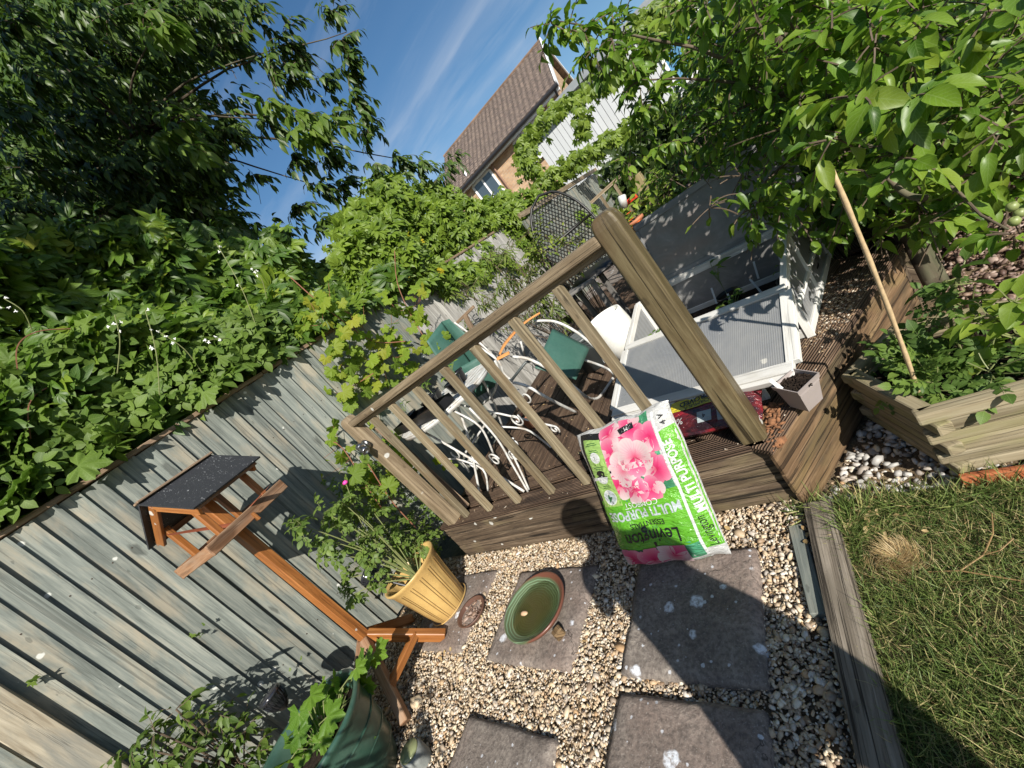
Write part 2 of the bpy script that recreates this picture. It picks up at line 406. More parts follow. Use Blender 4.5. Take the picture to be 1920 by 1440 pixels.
def frames(pos, d, nrm, size):
    """arrays -> (N,3,3) rotation*scale with columns x=side, y=dir, z=normal"""
    d = d / np.maximum(np.linalg.norm(d, axis=1, keepdims=True), 1e-6)
    x = np.cross(d, nrm); x /= np.maximum(np.linalg.norm(x, axis=1, keepdims=True), 1e-6); z = np.cross(x, d)
    M = np.stack([x, d, z], axis=2) * size[:, None, None]; return M
camn = np.array(CAM); Rn, Un, Fn = np.array(RV), np.array(UV_), np.array(FV)
def merge(name, tmpls, mat, pos, M, parent, inv, colour=None):
    """one real mesh of many leaves"""
    V = []; Fc = []; U = []; T = []; base = 0
    which = rng.integers(0, len(tmpls), len(pos))
    for ti, t in enumerate(tmpls):
        sel = np.where(which == ti)[0]
        if not len(sel): continue
        tv = np.array(t.v); tf = np.array(t.f); tu = np.array(t.u)
        v = np.einsum('nij,kj->nki', M[sel], tv) + pos[sel][:, None, :]
        n, k = len(sel), len(tv)
        f = tf[None] + (np.arange(n) * k)[:, None, None] + base
        V.append(v.reshape(-1, 3)); Fc.append(f.reshape(-1, 3)); U.append(np.tile(tu[tf.ravel()], (n, 1)))
        T.append(np.repeat(rng.random(n), k)); base += n * k
    V = np.concatenate(V); Fc = np.concatenate(Fc); U = np.concatenate(U); T = np.concatenate(T)
    if inv is not None:
        m = np.array(inv); V = V @ m[:3, :3].T + m[:3, 3]
    me = bpy.data.meshes.new(name); me.vertices.add(len(V)); me.vertices.foreach_set('co', V.astype(np.float32).ravel())
    me.loops.add(Fc.size); me.loops.foreach_set('vertex_index', Fc.astype(np.int32).ravel())
    me.polygons.add(len(Fc)); me.polygons.foreach_set('loop_start', (np.arange(len(Fc)) * 3).astype(np.int32)); me.polygons.foreach_set('loop_total', np.full(len(Fc), 3, dtype=np.int32))
    me.polygons.foreach_set('use_smooth', np.ones(len(Fc), dtype=bool))
    uvl = me.uv_layers.new(name="UVMap"); uvl.data.foreach_set('uv', U.astype(np.float32).ravel())
    a = me.attributes.new('tint', 'FLOAT', 'POINT'); a.data.foreach_set('value', T.astype(np.float32))
    me.materials.append(mat); me.update(calc_edges=True); me.validate()
    o = bpy.data.objects.new(name, me); COL.objects.link(o)
    if parent is not None: o.parent = parent
    return o
def foliage(parent, tmpls, mat, items, name='leaf', maxobj=300, minpx=9):
    """items = (pos, dir, nrm, size) arrays in world coordinates; the leaves that show largest become objects"""
    pos, d, nrm, size = [np.asarray(a, dtype=float) for a in items]
    M = frames(pos, d, nrm, size)
    rel = pos - camn; dep = rel @ Fn; ok = dep > .15
    dd = np.where(ok, dep, 1); px = 960 + 741 * (rel @ Rn) / dd; py = 720 - 741 * (rel @ Un) / dd
    vis = ok & (px > -30) & (px < 1950) & (py > -30) & (py < 1470)
    sc = np.where(vis, size / dd * 741, 0)
    # leaves nearer the camera inside the mass first
    order = np.argsort(-sc); top = [i for i in order[:maxobj] if sc[i] > minpx]
    rest = np.ones(len(pos), bool); rest[top] = False
    inv = W2L(parent)
    if len(top):
        mes = [lt_mesh(t, name, mat) for t in tmpls]
        for i in top:
            o = bpy.data.objects.new(name, mes[int(rng.integers(0, len(mes)))]); COL.objects.link(o); o.parent = parent
            m = Matrix([[M[i][r][c] for c in range(3)] + [pos[i][r]] for r in range(3)] + [[0, 0, 0, 1]])
            o.matrix_basis = inv @ m
    if rest.any():
        o = merge('foliage', tmpls, mat, pos[rest], M[rest], parent, inv)
        o['kind'] = 'stuff'
def cat_items(*its): return [np.concatenate([np.asarray(i[k]) for i in its]) for k in range(4)]
def unit(n):
    v = rng.normal(size=(n, 3)); return v / np.linalg.norm(v, axis=1, keepdims=True)
def twigs(c, rad, ntw, per, size, droop=.4, up=.2, mb=None, squash=1, rt=.003, bias=(0, 0, 0), hang=.5, out=.35):
    """sprays of leaves set alternately along twigs that radiate from c"""
    c = np.array(c, float); pos = []; dr = []; nm = []; sz = []
    for _ in range(ntw):
        d = unit(1)[0] + np.array(bias); d[2] = d[2] * squash + up; d /= np.linalg.norm(d)
        L = rad * rng.uniform(.55, 1.15); s0 = rng.uniform(.0, .25); pts = []
        side = np.cross(d, [0, 0, 1]); side /= max(np.linalg.norm(side), 1e-3); bend = rng.normal(size=3) * .12
        for k in range(per + 1):
            t = s0 + (1 - s0) * k / per
            p = c + d * L * t + np.array([0, 0, -droop * L * t * t]) + bend * L * t * t
            pts.append(p)
        for k in range(1, per + 1):
            td = pts[k] - pts[k - 1]; td /= max(np.linalg.norm(td), 1e-6); s = side if k % 2 else -side
            ld = td * .55 + s * .75 + np.array([0, 0, -hang]) + rng.normal(size=3) * .22
            if k == per: ld = td + np.array([0, 0, -hang * .6])
            n = np.array([0, 0, 1.0]) + d * out + rng.normal(size=3) * .3 + np.array([.25, -.25, .1])
            pos.append(pts[k]); dr.append(ld); nm.append(n); sz.append(size * rng.uniform(.45, 1.2))
        if mb is not None: mb.tube(pts[::max(1, per // 4)] if per > 4 else pts, rt, 4, cap=False)
    return [np.array(pos), np.array(dr), np.array(nm), np.array(sz)]
def limb(mb, pts, r0, r1, n=7, jit=.02):
    """tapered branch through pts (Catmull-ish subdivision)"""
    pts = [Vector(p) for p in pts]; out = []
    for k in range(len(pts) - 1):
        a = pts[max(k - 1, 0)]; b = pts[k]; c = pts[k + 1]; d = pts[min(k + 2, len(pts) - 1)]
        for q in range(4):
            t = q / 4
            p = .5 * ((2 * b) + (c - a) * t + (2 * a - 5 * b + 4 * c - d) * t * t + (3 * b - a - 3 * c + d) * t ** 3)
            out.append(p + Vector(rng.normal(size=3)) * jit * (c - b).length * .3)
    out.append(pts[-1]); N = len(out)
    mb.tube(out, [r0 + (r1 - r0) * (k / (N - 1)) ** .8 for k in range(N)], n)
    return mb
def facewall(fn, n, size, dirv=(0, 0, -1), rn=.5, nb=(1, -1, .6), spread=.7):
    """leaf items on a surface: fn(n) -> positions; leaves hang and face nb"""
    pos = fn(n); nm = np.array(nb)[None] + rng.normal(size=(n, 3)) * rn; d = np.array(dirv)[None] + rng.normal(size=(n, 3)) * spread
    return [pos, d, nm, size * rng.uniform(.55, 1.15, n)]
def bumps(y, z, s=1.0, seed=0.0):
    return np.array([mnoise.noise(Vector((a * s, b * s, seed))) for a, b in zip(y, z)])
# ---------------------------------------------------------------- materials of the setting
M_fence = wood('fence_wood', (.082, .092, .083), (.165, .182, .163), (.28, .285, .245), 30, (.31, .27, .20), .7, .8, spots=.03, bumps=.35)
M_fence2 = wood('weathered_fence_wood', (.16, .15, .14), (.30, .29, .27), (.42, .41, .38), 38, (.2, .19, .17), .6, .85, bumps=.6)
M_cap = wood('capping_wood', (.10, .065, .04), (.22, .15, .10), (.34, .25, .17), 40, None, .85, bumps=.5)
M_postw = wood('treated_post_wood', (.045, .033, .016), (.105, .08, .04), (.19, .155, .085), 40, (.075, .045, .02), .7, .45, spots=.05, bumps=.9, spec=.5, crack=.85, knots=.2)
M_rail = wood('rail_wood', (.11, .08, .05), (.23, .175, .11), (.35, .28, .19), 50, (.14, .10, .06), .6, .65, spots=.04, bumps=.9)
M_bal = wood('baluster_wood', (.09, .07, .042), (.21, .17, .108), (.33, .28, .19), 45, (.19, .13, .07), .6, .6, bumps=.8)
M_deck = wood('deck_wood', (.045, .028, .018), (.135, .085, .055), (.28, .19, .125), 24, (.06, .035, .022), .6, .8, reed=2 * math.pi / .0125, bumps=1.0)
M_fascia = wood('fascia_wood', (.03, .021, .014), (.10, .070, .045), (.23, .175, .12), 32, (.045, .032, .022), .8, .85, stain=(.19, .155, .08), spots=.05, bumps=1.0, crack=.9)
M_fascia2 = wood('fascia_brown_wood', (.045, .026, .013), (.14, .085, .045), (.27, .18, .10), 30, (.07, .055, .032), .8, .8, stain=(.17, .12, .05), bumps=1.0, crack=.8)
M_plant = wood('planter_wood', (.13, .10, .06), (.26, .215, .135), (.37, .32, .22), 34, (.20, .19, .075), .6, .8, bumps=.7)
M_sleeper = wood('sleeper_wood', (.07, .056, .042), (.165, .137, .105), (.29, .25, .20), 46, (.12, .10, .075), .6, .9, bumps=1.0, crack=.95)
M_orange = wood('bird_table_wood', (.15, .052, .014), (.27, .10, .026), (.38, .165, .05), 30, (.26, .10, .03), .5, .42, bumps=.35, spec=.5, spots=.03)
M_brownw = wood('worn_tray_wood', (.14, .065, .03), (.26, .14, .075), (.36, .22, .13), 30, (.30, .24, .18), .5, .6, bumps=.5)
M_edge = wood('orange_edging_wood', (.26, .07, .025), (.42, .13, .05), (.5, .19, .08), 20, None, .7, bumps=.4)
def soilmat(name, a, b_, rough=.95, sc=40):
    m, t, b = mat_new(name); co = nd(t, 'ShaderNodeTexCoord').outputs['Object']
    n = tnoise(t, co, sc, 8, .7); n2 = tnoise(t, co, sc * .15, 4)
    c = ramp(t, mth(t, 'ADD', mth(t, 'MULTIPLY', n, .7), mth(t, 'MULTIPLY', n2, .3)), [(.35, a), (.7, b_)])
    t.links.new(c, b.inputs['Base Color']); b.inputs['Roughness'].default_value = rough; b.inputs['Specular IOR Level'].default_value = .2
    bump(t, b, n, 1, .012); return m
M_soil = soilmat('soil', (.008, .005, .004), (.045, .03, .02))
M_grit = soilmat('grit_base', (.08, .055, .035), (.34, .25, .15), sc=120)
M_turf = soilmat('turf_soil', (.02, .022, .008), (.10, .085, .035), sc=30)
def pebblemat(name, stops):
    m, t, b = mat_new(name); at = nd(t, 'ShaderNodeAttribute'); at.attribute_name = 'tint'; oi = nd(t, 'ShaderNodeObjectInfo')
    c = ramp(t, mth(t, 'FRACT', mth(t, 'ADD', at.outputs['Fac'], oi.outputs['Random'])), stops)
    co = nd(t, 'ShaderNodeTexCoord').outputs['Object']; n = tnoise(t, co, 130, 4, .6)
    c = mixc(t, mth(t, 'MULTIPLY', n, .5), c, (.42, .28, .15), 'MULTIPLY')
    t.links.new(c, b.inputs['Base Color']); b.inputs['Roughness'].default_value = .6; bump(t, b, n, .3, .002); return m
M_peb = pebblemat('pebbles', [(0, (.34, .24, .15)), (.12, (.66, .56, .40)), (.26, (.74, .69, .58)), (.38, (.46, .30, .16)), (.50, (.68, .58, .42)), (.60, (.24, .16, .10)), (.72, (.76, .73, .66)), (.82, (.55, .42, .26)), (.92, (.38, .35, .31)), (1, (.34, .24, .15))])
M_peb2 = pebblemat('plum_pebbles', [(0, (.22, .15, .12)), (.3, (.11, .065, .05)), (.5, (.42, .33, .28)), (.7, (.17, .10, .075)), (.85, (.34, .24, .17)), (1, (.22, .15, .12))])
M_peb3 = pebblemat('white_pebbles', [(0, (.46, .46, .44)), (.4, (.66, .65, .62)), (.6, (.30, .26, .22)), (.8, (.42, .42, .41)), (1, (.46, .46, .44))])

# ---------------------------------------------------------------- ground sheets
g = MB().quad((-400, -400, -.09), (400, -400, -.09), (400, 400, -.09), (-400, 400, -.09)).build('ground', M_turf); tag(g, kind='structure')
gb = MB().quad((-3.35, -3, -.012), (-.385, -3, -.012), (-.385, 1.42, -.012), (-3.35, 1.42, -.012)).build('gravel_bed', M_grit); tag(gb, kind='structure')
gb2 = MB().poly([(-.39, 1.31, -.03), (2.6, 1.31, -.03), (2.6, 6, -.03), (.33, 6, -.03), (.33, 2.6, -.03), (-.3, 1.6, -.03)]).build('side_gravel_bed', M_grit); tag(gb2, kind='structure')

def ico():
    bm = bmesh.new(); bmesh.ops.create_icosphere(bm, subdivisions=1, radius=.5); v = np.array([x.co[:] for x in bm.verts]); f = np.array([[w.index for w in x.verts] for x in bm.faces]); bm.free(); return v, f
IV, IF = ico()
ICOL = []
for k in range(6):
    t_ = LT(); jit = rng.uniform(.78, 1.2, (len(IV), 1)); t_.v = [tuple(q) for q in IV * jit]; t_.f = [tuple(q) for q in IF]; t_.u = [(0, 0)] * len(IV); ICOL.append(t_)
def pebbles(name, pts, size, mat, flat=.55):
    n = len(pts); a = unit(n); up = np.tile([0, 0, 1.0], (n, 1)) + rng.normal(size=(n, 3)) * .45; a[:, 2] *= .3
    Mx = frames(pts, a, up, np.ones(n))
    s = size * rng.lognormal(-.04, .42, n)
    S = np.stack([s * rng.uniform(.65, 1, n), s * rng.uniform(1.0, 1.6, n), s * rng.uniform(flat * .7, flat * 1.2, n)], axis=1)
    Mx = Mx * S[:, None, :]
    o = merge(name, ICOL, mat, pts, Mx, None, None); return o
slabs_xy = [(-1.087, .672, -.575, 1.165), (-1.083, .105, -.583, .612), (-1.86, -.08, -1.33, .435), (-1.91, .672, -1.345, 1.17), (-2.72, .70, -2.17, 1.21)]
def in_slab(p, m=.0):
    r = np.zeros(len(p), bool)
    for a, b, c, d in slabs_xy: r |= (p[:, 0] > a + m) & (p[:, 0] < c - m) & (p[:, 1] > b + m) & (p[:, 1] < d - m)
    return r
n = 60000
xy = np.stack([-3.12 + rng.random(n) ** .8 * 2.73, -.35 + rng.random(n) * 1.74], axis=1)
xy = xy[~in_slab(xy, .012)]
zz = rng.uniform(-.006, .012, len(xy)) + .006 * np.sin(xy[:, 0] * 9) * np.sin(xy[:, 1] * 11)
gp = pebbles('gravel', np.column_stack([xy, zz]),   .0110, M_peb); tag(gp, kind='stuff')
n = 15000; xy = np.stack([rng.uniform(.25, 2.3, n), rng.uniform(1.9, 4.6, n)], axis=1); xy = xy[xy[:, 0] > .36]
gp2 = pebbles('plum_gravel', np.column_stack([xy, rng.uniform(-.03, .0, len(xy))]), .021, M_peb2); tag(gp2, kind='stuff')
n = 900; xy = np.stack([rng.uniform(-.35, .5, n), 1.305 + .5 * rng.random(n) ** 1.6], axis=1); xy = xy[(xy[:, 1] - 1.34) < (xy[:, 0] + .36) * 1.73 - .02]
gp3 = pebbles('white_cobbles', np.column_stack([xy, rng.uniform(-.025, .0, len(xy))]), .022, M_peb3); tag(gp3, kind='stuff')
n = 1500; xy = np.stack([rng.uniform(-.36, .5, n), 1.305 + .75 * rng.random(n)], axis=1); xy = xy[(xy[:, 1] - 1.34) < (xy[:, 0] + .36) * 1.73 - .01]
gp4 = pebbles('mixed_grit', np.column_stack([xy, rng.uniform(-.03, -.012, len(xy))]), .013, M_peb); tag(gp4, kind='stuff')

# ---------------------------------------------------------------- paving slabs
def slabmat():
    m, t, b = mat_new('riven_slab'); co = nd(t, 'ShaderNodeTexCoord').outputs['Object']; oi = nd(t, 'ShaderNodeObjectInfo')
    av = nd(t, 'ShaderNodeVectorMath', operation='ADD'); t.links.new(co, av.inputs[0]); cx = nd(t, 'ShaderNodeCombineXYZ'); t.links.new(mth(t, 'MULTIPLY', oi.outputs['Random'], 50.0), cx.inputs[0]); t.links.new(cx.outputs[0], av.inputs[1]); v = av.outputs[0]
    n = tnoise(t, v, 7, 9, .68, dist=.6); n2 = tnoise(t, v, 70, 5, .6); n3 = tnoise(t, v, 2.2, 4, .5)
    c = ramp(t, n, [(.3, (.115, .096, .082)), (.5, (.195, .165, .142)), (.72, (.31, .27, .23))])
    c = mixc(t, ramp(t, n3, [(.45, (0, 0, 0)), (.65, (.5,) * 3)]), c, (.24, .17, .14)); c = mixc(t, ramp(t, n2, [(.42, (0, 0, 0)), (.62, (.6,) * 3)]), c, (.075, .062, .056)); n5 = tnoise(t, v, 160, 3, .7); c = mixc(t, ramp(t, n5, [(.58, (0, 0, 0)), (.68, (.55,) * 3)]), c, (.38, .34, .30))
    s1 = splat(t, v, 9, .26); s2 = splat(t, v, 34, .13); s = mth(t, 'MAXIMUM', mth(t, 'MULTIPLY', s1, ramp_f(t, n2)), mth(t, 'MULTIPLY', s2, .7))
    c = mixc(t, s, c, (.60, .62, .66))
    cr = nd(t, 'ShaderNodeTexVoronoi', feature='DISTANCE_TO_EDGE'); cr.inputs['Scale'].default_value = 2.4; wv = nd(t, 'ShaderNodeVectorMath', operation='MULTIPLY_ADD')
    wn = nd(t, 'ShaderNodeTexNoise'); wn.inputs['Scale'].default_value = 5; wn.inputs['Detail'].default_value = 5; t.links.new(v, wn.inputs[0]); t.links.new(wn.outputs['Color'], wv.inputs[0]); wv.inputs[1].default_value = (.35,) * 3; t.links.new(v, wv.inputs[2]); t.links.new(wv.outputs[0], cr.inputs['Vector'])
    crk = mth(t, 'MULTIPLY', mth(t, 'LESS_THAN', cr.outputs['Distance'], .003), mth(t, 'GREATER_THAN', n3, .58))
    c = mixc(t, mth(t, 'MULTIPLY', crk, .65), c, (.03, .025, .02))
    t.links.new(c, b.inputs['Base Color']); b.inputs['Roughness'].default_value = .85; b.inputs['Specular IOR Level'].default_value = .25
    bump(t, b, mth(t, 'SUBTRACT', mth(t, 'ADD', mth(t, 'MULTIPLY', n, 1.0), mth(t, 'MULTIPLY', n2, .25)), mth(t, 'MULTIPLY', crk, .5)), .9, .012); return m
def ramp_f(t, f): return ramp(t, f, [(.38, (.25,) * 3), (.55, (1, 1, 1))])
M_slab = slabmat()
def slab(x0, y0, x1, y1, label, rz=0, z=.012):
    N = 26; mb = MB(); w, h = x1 - x0, y1 - y0; cx_, cy_ = (x0 + x1) / 2, (y0 + y1) / 2; G = []
    for i in range(N + 1):
        for j in range(N + 1):
            u, v = i / N, j / N; X, Y = (u - .5) * w, (v - .5) * h
            e = min(u, 1 - u, v, 1 - v); edge = 1 - min(1, e / .045)
            wob = mnoise.noise(Vector((X * 9 + x0 * 7, Y * 9, 3))) * .006 * (1 if e < .02 else 0)
            Z = .026 - .011 * edge ** 2 + .006 * mnoise.noise(Vector((X * 6 + x0 * 9, Y * 6, 1))) + .0025 * mnoise.noise(Vector((X * 24, Y * 24, x0)))
            G.append((X + wob + .004 * mnoise.noise(Vector((Y * 7, x0, 9))), Y + wob, Z))
    fs = [(i * (N + 1) + j, (i + 1) * (N + 1) + j, (i + 1) * (N + 1) + j + 1, i * (N + 1) + j + 1) for i in range(N) for j in range(N)]
    ring = [i * (N + 1) for i in range(N + 1)] + [N * (N + 1) + j for j in range(1, N + 1)] + [i * (N + 1) + N for i in range(N - 1, -1, -1)] + [j for j in range(N - 1, 0, -1)]
    b0 = len(G)
    for r in ring: G.append((G[r][0] * 1.01, G[r][1] * 1.01, -.03))
    for k in range(len(ring)): k2 = (k + 1) % len(ring); fs.append((ring[k], b0 + k, b0 + k2, ring[k2]))
    me = bpy.data.meshes.new('paving_slab'); me.from_pydata(G, [], fs); me.materials.append(M_slab); me.polygons.foreach_set('use_smooth', [True] * len(fs)); me.update()
    o = bpy.data.objects.new('paving_slab', me); COL.objects.link(o); o.location = (cx_, cy_, z); o.rotation_euler = (0, 0, rz)
    return tag(o, label, 'paving slab', 'stone paving slabs set in the gravel')
slab(*slabs_xy[0], 'square grey slab with bird droppings, touching the foot of the green compost bag')
slab(*slabs_xy[1], 'square slab beside the sleeper, one slab nearer than the compost bag', .01)
slab(*slabs_xy[2], 'slab at the bottom edge of the picture, next to the dark gap in the gravel', -.02)
slab(*slabs_xy[3], 'pinkish slab that the round green bird bath stands on', -.01, .008)
slab(*slabs_xy[4], 'slab half hidden by gravel beside the yellow ribbed pot', .02, .002)

# ---------------------------------------------------------------- side fence
M_nail = plain('rusty_nail', (.05, .03, .02), .7)
FX = -3.15
def fence(label, y0, y1, ztop, mat, seed, group='timber board fence panels', zb=.02, cap=True, lean=0):
    t = thing('board_fence', label, 'fence', (FX, y0, 0), group); r_ = random.Random(seed)
    mes = []
    for k in range(4):
        mb = MB(); p = .0935; hh = ztop - zb + [0, -.004, .003, -.008][k]
        c = []
        for zc in (zb, zb + hh): c += [(-.006, 0 - .012, zc), (.003, 0 - .012, zc), (.024, p, zc), (-.006, p, zc)]
        mb.hexa(c, 0); mes.append(mb.mesh('board', mat))
    y = y0
    while y < y1 - .01:
        o = bpy.data.objects.new('board', mes[r_.randrange(4)]); COL.objects.link(o); o.parent = t
        o.location = (r_.uniform(-.002, .003), y - y0, r_.uniform(-.004, .004)); o.rotation_euler = (r_.uniform(-.004, .004), 0, r_.uniform(-.015, .015))
        y += .0935
    nl = MB(); y = y0 + .05
    while y < min(y1, 3.3) - .01:
        for zn in (.5, 1.6): nl.box((FX + .014, y - .003, zn - .003), (FX + .0185, y + .003, zn + .003))
        y += .0935
    if nl.v: o = nl.build('nails', M_nail, t); o['kind'] = 'stuff'
    if cap:
        mb = MB()
        for a in np.arange(y0, y1 - .1, 1.83): mb.beam((FX + .0, a + .005, ztop + .018), (FX + .004, min(a + 1.825, y1), ztop + .014), .058, .030)
        mb.build('capping_rail', M_cap, t, bev=.003)
    for zr in (.5, 1.6): MB().beam((FX - .03, y0, zr), (FX - .03, y1, zr), .045, .05).build('back_rail', M_fence2, t)
    return t
fa = fence('grey green feather edge fence panel standing behind the bird table', -.30, 3.05, 2.005, M_fence, 3)
f0 = fence('grey green fence panel left of the wide pale post, at the lower left corner', -2.5, -.43, 2.005, M_fence, 5)
fp = MB().beam((FX + .03, -.365, -.05), (FX + .03, -.365, 2.06), .05, .125, up=(0, 1, 0)).build('fence_post', wood('pale_post_wood', (.17, .135, .09), (.31, .27, .20), (.42, .37, .28), 26, (.17, .17, .15), .8, .8, bumps=.7), bev=.004)
tag(fp, 'wide pale knotty fence post at the lower left corner', 'fence post')
fb = fence('silver weathered fence panel behind the garden chairs, overgrown with vines', 3.16, 9.5, 1.98, M_fence2, 9, cap=True)
fp2 = MB().beam((FX + .035, 3.105, 0), (FX + .035, 3.105, 2.2), .07, .085, up=(0, 1, 0)).build('fence_post', M_fence2, bev=.004)
tag(fp2, 'silver fence post rising above the fence among yellow vine leaves', 'fence post')

# ---------------------------------------------------------------- decking
DZ = .33
deck = thing('decking', None, None, (-.385, 1.385, 0)); deck['kind'] = 'structure'
dgd = Vector((.5, .866, 0)); dgn = Vector((.866, -.5, 0)); C0 = Vector((-.365, 1.345, 0))      # diagonal edge, outward normal
def prism(mb, ring, z0, z1, along):
    """convex quad ring (4 xy points, 0->3 end, 1->2 end) as a board"""
    a, b, c, d = [Vector((*p, 0)) for p in ring]
    cs = [a + Vector((0, 0, z0)), a + Vector((0, 0, z1)), d + Vector((0, 0, z1)), d + Vector((0, 0, z0)), b + Vector((0, 0, z0)), b + Vector((0, 0, z1)), c + Vector((0, 0, z1)), c + Vector((0, 0, z0))]
    return mb.hexa(cs, 0)
# front trim boards (mitred at the corner)
def mitre(y): # x where the diagonal trim begins, for a board edge at y
    return -.365 - (y - 1.345) * .30
for ya, yb, zt in ((1.375, 1.50, .0), (1.555, 1.675, -.012)):
    prism(MB(), [(-2.62, ya), (mitre(ya) - .01, ya), (mitre(yb) - .01, yb), (-2.62, yb)], DZ - .028 + zt, DZ + zt, 0).build('deck_board', M_deck, deck, bev=.004)
# diagonal trims
for k, off in enumerate((0, .125, .25)):
    a = C0 - dgn * off + dgd * (-.02 + off * .10); b = a + dgd * (1.42)
    a2 = C0 - dgn * (off + .118) + dgd * (-.02 + (off + .118) * .10); b2 = a2 + dgd * 1.42
    prism(MB(), [a[:2], b[:2], b2[:2], a2[:2]], DZ - .028, DZ + .001 * k, 0).build('deck_board', M_deck, deck, bev=.004)
x = -2.62
while x < .28:
    xa, xb = x, x + .118
    def ylow(X):
        # inner edge of the diagonal trims
        q = C0 - dgn * .378; s = q + dgd * 1.42
        if X <= q.x: return 1.70
        if X < s.x: return max(1.70, q.y + (X - q.x) * 1.732)
        return s.y + .0
    prism(MB(), [(xa, ylow(xa)), (xa, 5.6), (xb, 5.6), (xb, ylow(xb))], DZ - .03, DZ - .002 + random.uniform(-.002, .001), 0).build('deck_board', M_deck, deck, bev=.004)
    x += .125
for lo_, hi_ in (((-2.62, 1.5, .0), (-2.55, 5.5, DZ - .04)), ((-1.2, 1.8, .0), (-1.1, 5.5, DZ - .04)), ((.28, 2.6, 0), (.335, 5.5, DZ - .035)), ((-2.6, 5.5, 0), (.35, 5.58, DZ - .04))): MB().box(lo_, hi_).build('joist', M_fascia, deck)
u_ = MB().poly([(-2.6, 1.42, .02), (-.36, 1.42, .02), (.30, 2.56, .02), (.33, 5.5, .02), (-2.6, 5.5, .02)]).build('deck_ground', M_soil); tag(u_, kind='structure')
# fascias
for k, (z0, z1) in enumerate(((.012, .115), (.118, .218), (.222, .30))):
    MB().box((-2.62, 1.383 + .004 * (k % 2), z0), (-.375, 1.41, z1)).build('fascia_board', M_fascia, deck, bev=.006)
for k, (z0, z1) in enumerate(((-.02, .075), (.078, .185), (.188, .298))):
    a = C0 - dgn * (.006 + .003 * (k % 2)) - dgd * .012; b = a + dgd * 1.36; th = -dgn * .025
    prism(MB(), [a[:2], b[:2], (b + th)[:2], (a + th)[:2]], z0, z1, 0).build('fascia_board', M_fascia2, deck, bev=.005)
a = C0 + dgd * 1.34; b = a - dgn * 1.3
for z0, z1 in ((-.02, .13), (.135, .298)): prism(MB(), [a[:2], b[:2], (b - dgd * .025)[:2], (a - dgd * .025)[:2]], z0, z1, 0).build('fascia_board', M_fascia, deck, bev=.005)

# ---------------------------------------------------------------- railing
rl = thing('deck_railing', 'timber railing with slanting looking balusters along the front of the deck', 'railing', (-.42, 1.44, DZ))
def post(x, y, z0, x1, y1, z1, w, name, mat, label=None):
    mb = MB(); N = 7; ax = Vector((x1 - x, y1 - y, z1 - z0)); H = ax.length; e = w * .5
    rings = [(0, 1), (.5, 1), (H - .075, 1), (H - .05, .985), (H - .03, .93), (H - .014, .82), (H - .004, .6), (H, .3)]
    pts = [(-1, -.8), (-1, .8), (-.8, 1), (.8, 1), (1, .8), (1, -.8), (.8, -1), (-.8, -1)]
    d = ax.normalized()
    for h, s in rings:
        for px_, py_ in pts: mb.v.append((x + d.x * h + px_ * e * s, y + d.y * h + py_ * e * s, z0 + d.z * h))
    for k in range(len(rings) - 1):
        for j in range(8):
            j2 = (j + 1) % 8; mb.f.append((k * 8 + j, k * 8 + j2, k * 8 + 8 + j2, k * 8 + 8 + j)); q = .03 * j + (.07 * ((j + 1) // 2))
            mb.uv += [(rings[k][0], q), (rings[k][0], q + .05), (rings[k + 1][0], q + .05), (rings[k + 1][0], q)]
    mb.f.append(tuple(len(mb.v) - 8 + j for j in range(8))); mb.uv += [(H + .01 * j, .1) for j in range(8)]
    o = mb.build(name, mat, rl, smooth=False, bev=.003, segs=2)
    if label: o['label'] = label
    return o
post(-.425, 1.445, .30, -.43, 1.44, 1.392, .098, 'post', M_postw, 'thick olive brown corner post with rounded top')
post(-2.47, 1.43, .30, -2.565, 1.435, 1.385, .095, 'post', M_rail, 'slimmer weathered post at the fence end')
MB().beam((-2.60, 1.425, 1.327), (-.475, 1.425, 1.322), .062, .046).build('handrail', M_rail, rl, bev=.010, segs=3)
MB().beam((-2.52, 1.45, 1.287), (-.475, 1.45, 1.284), .03, .028).build('handrail_fillet', M_rail, rl, bev=.004)
for i, bx in enumerate((-.721, -.979, -1.254, -1.511, -1.786, -2.066, -2.317)):
    MB().beam((bx + random.uniform(-.008, .012), 1.432, DZ - .0), (bx, 1.432, 1.276), .041, .041, up=(0, 1, 0)).build('baluster', M_bal, rl, bev=.004)
# second, inner run of old rail seen in the shade behind the end balusters
MB().beam((-2.40, 1.53, .33), (-2.50, 1.53, 1.20), .045, .045, up=(0, 1, 0)).build('baluster', M_cap, rl, bev=.004)
# ---------------------------------------------------------------- sleepers and lawn
t = MB().beam((-.337, 1.325, .006), (-.337, -.9, .006), .092, .09).build('sleeper_edging', M_sleeper, bev=.007, segs=2); tag(t, 'long grey sleeper between the gravel and the lawn', 'sleeper')
t = MB().beam((-.428, 1.25, .0), (-.408, .90, .0), .05, .05).build('timber_offcut', M_fence, bev=.003); tag(t, 'short dark timber lying against the long grey sleeper', 'timber')
t = MB().beam((.055, 1.325, .02), (.62, 1.30, .02), .022, .07, up=(0, 0, 1)).build('edging_board', M_edge, bev=.004); tag(t, 'orange painted edging board at the far side of the lawn', 'edging board')
t = MB().beam((-.31, 1.335, -.004), (.055, 1.325, .0), .014, .03).build('edging_strip', M_fascia, bev=.003); tag(t, 'thin dark wooden strip between the lawn and the white cobbles', 'edging strip')
LN = 60; mb = MB(); vv = []
for i in range(LN + 1):
    for j in range(LN + 1):
        X = -.29 + 2.4 * i / LN; Y = -.9 + 2.22 * j / LN; vv.append((X, Y, .004 + .012 * mnoise.noise(Vector((X * 4, Y * 4, 0)))))
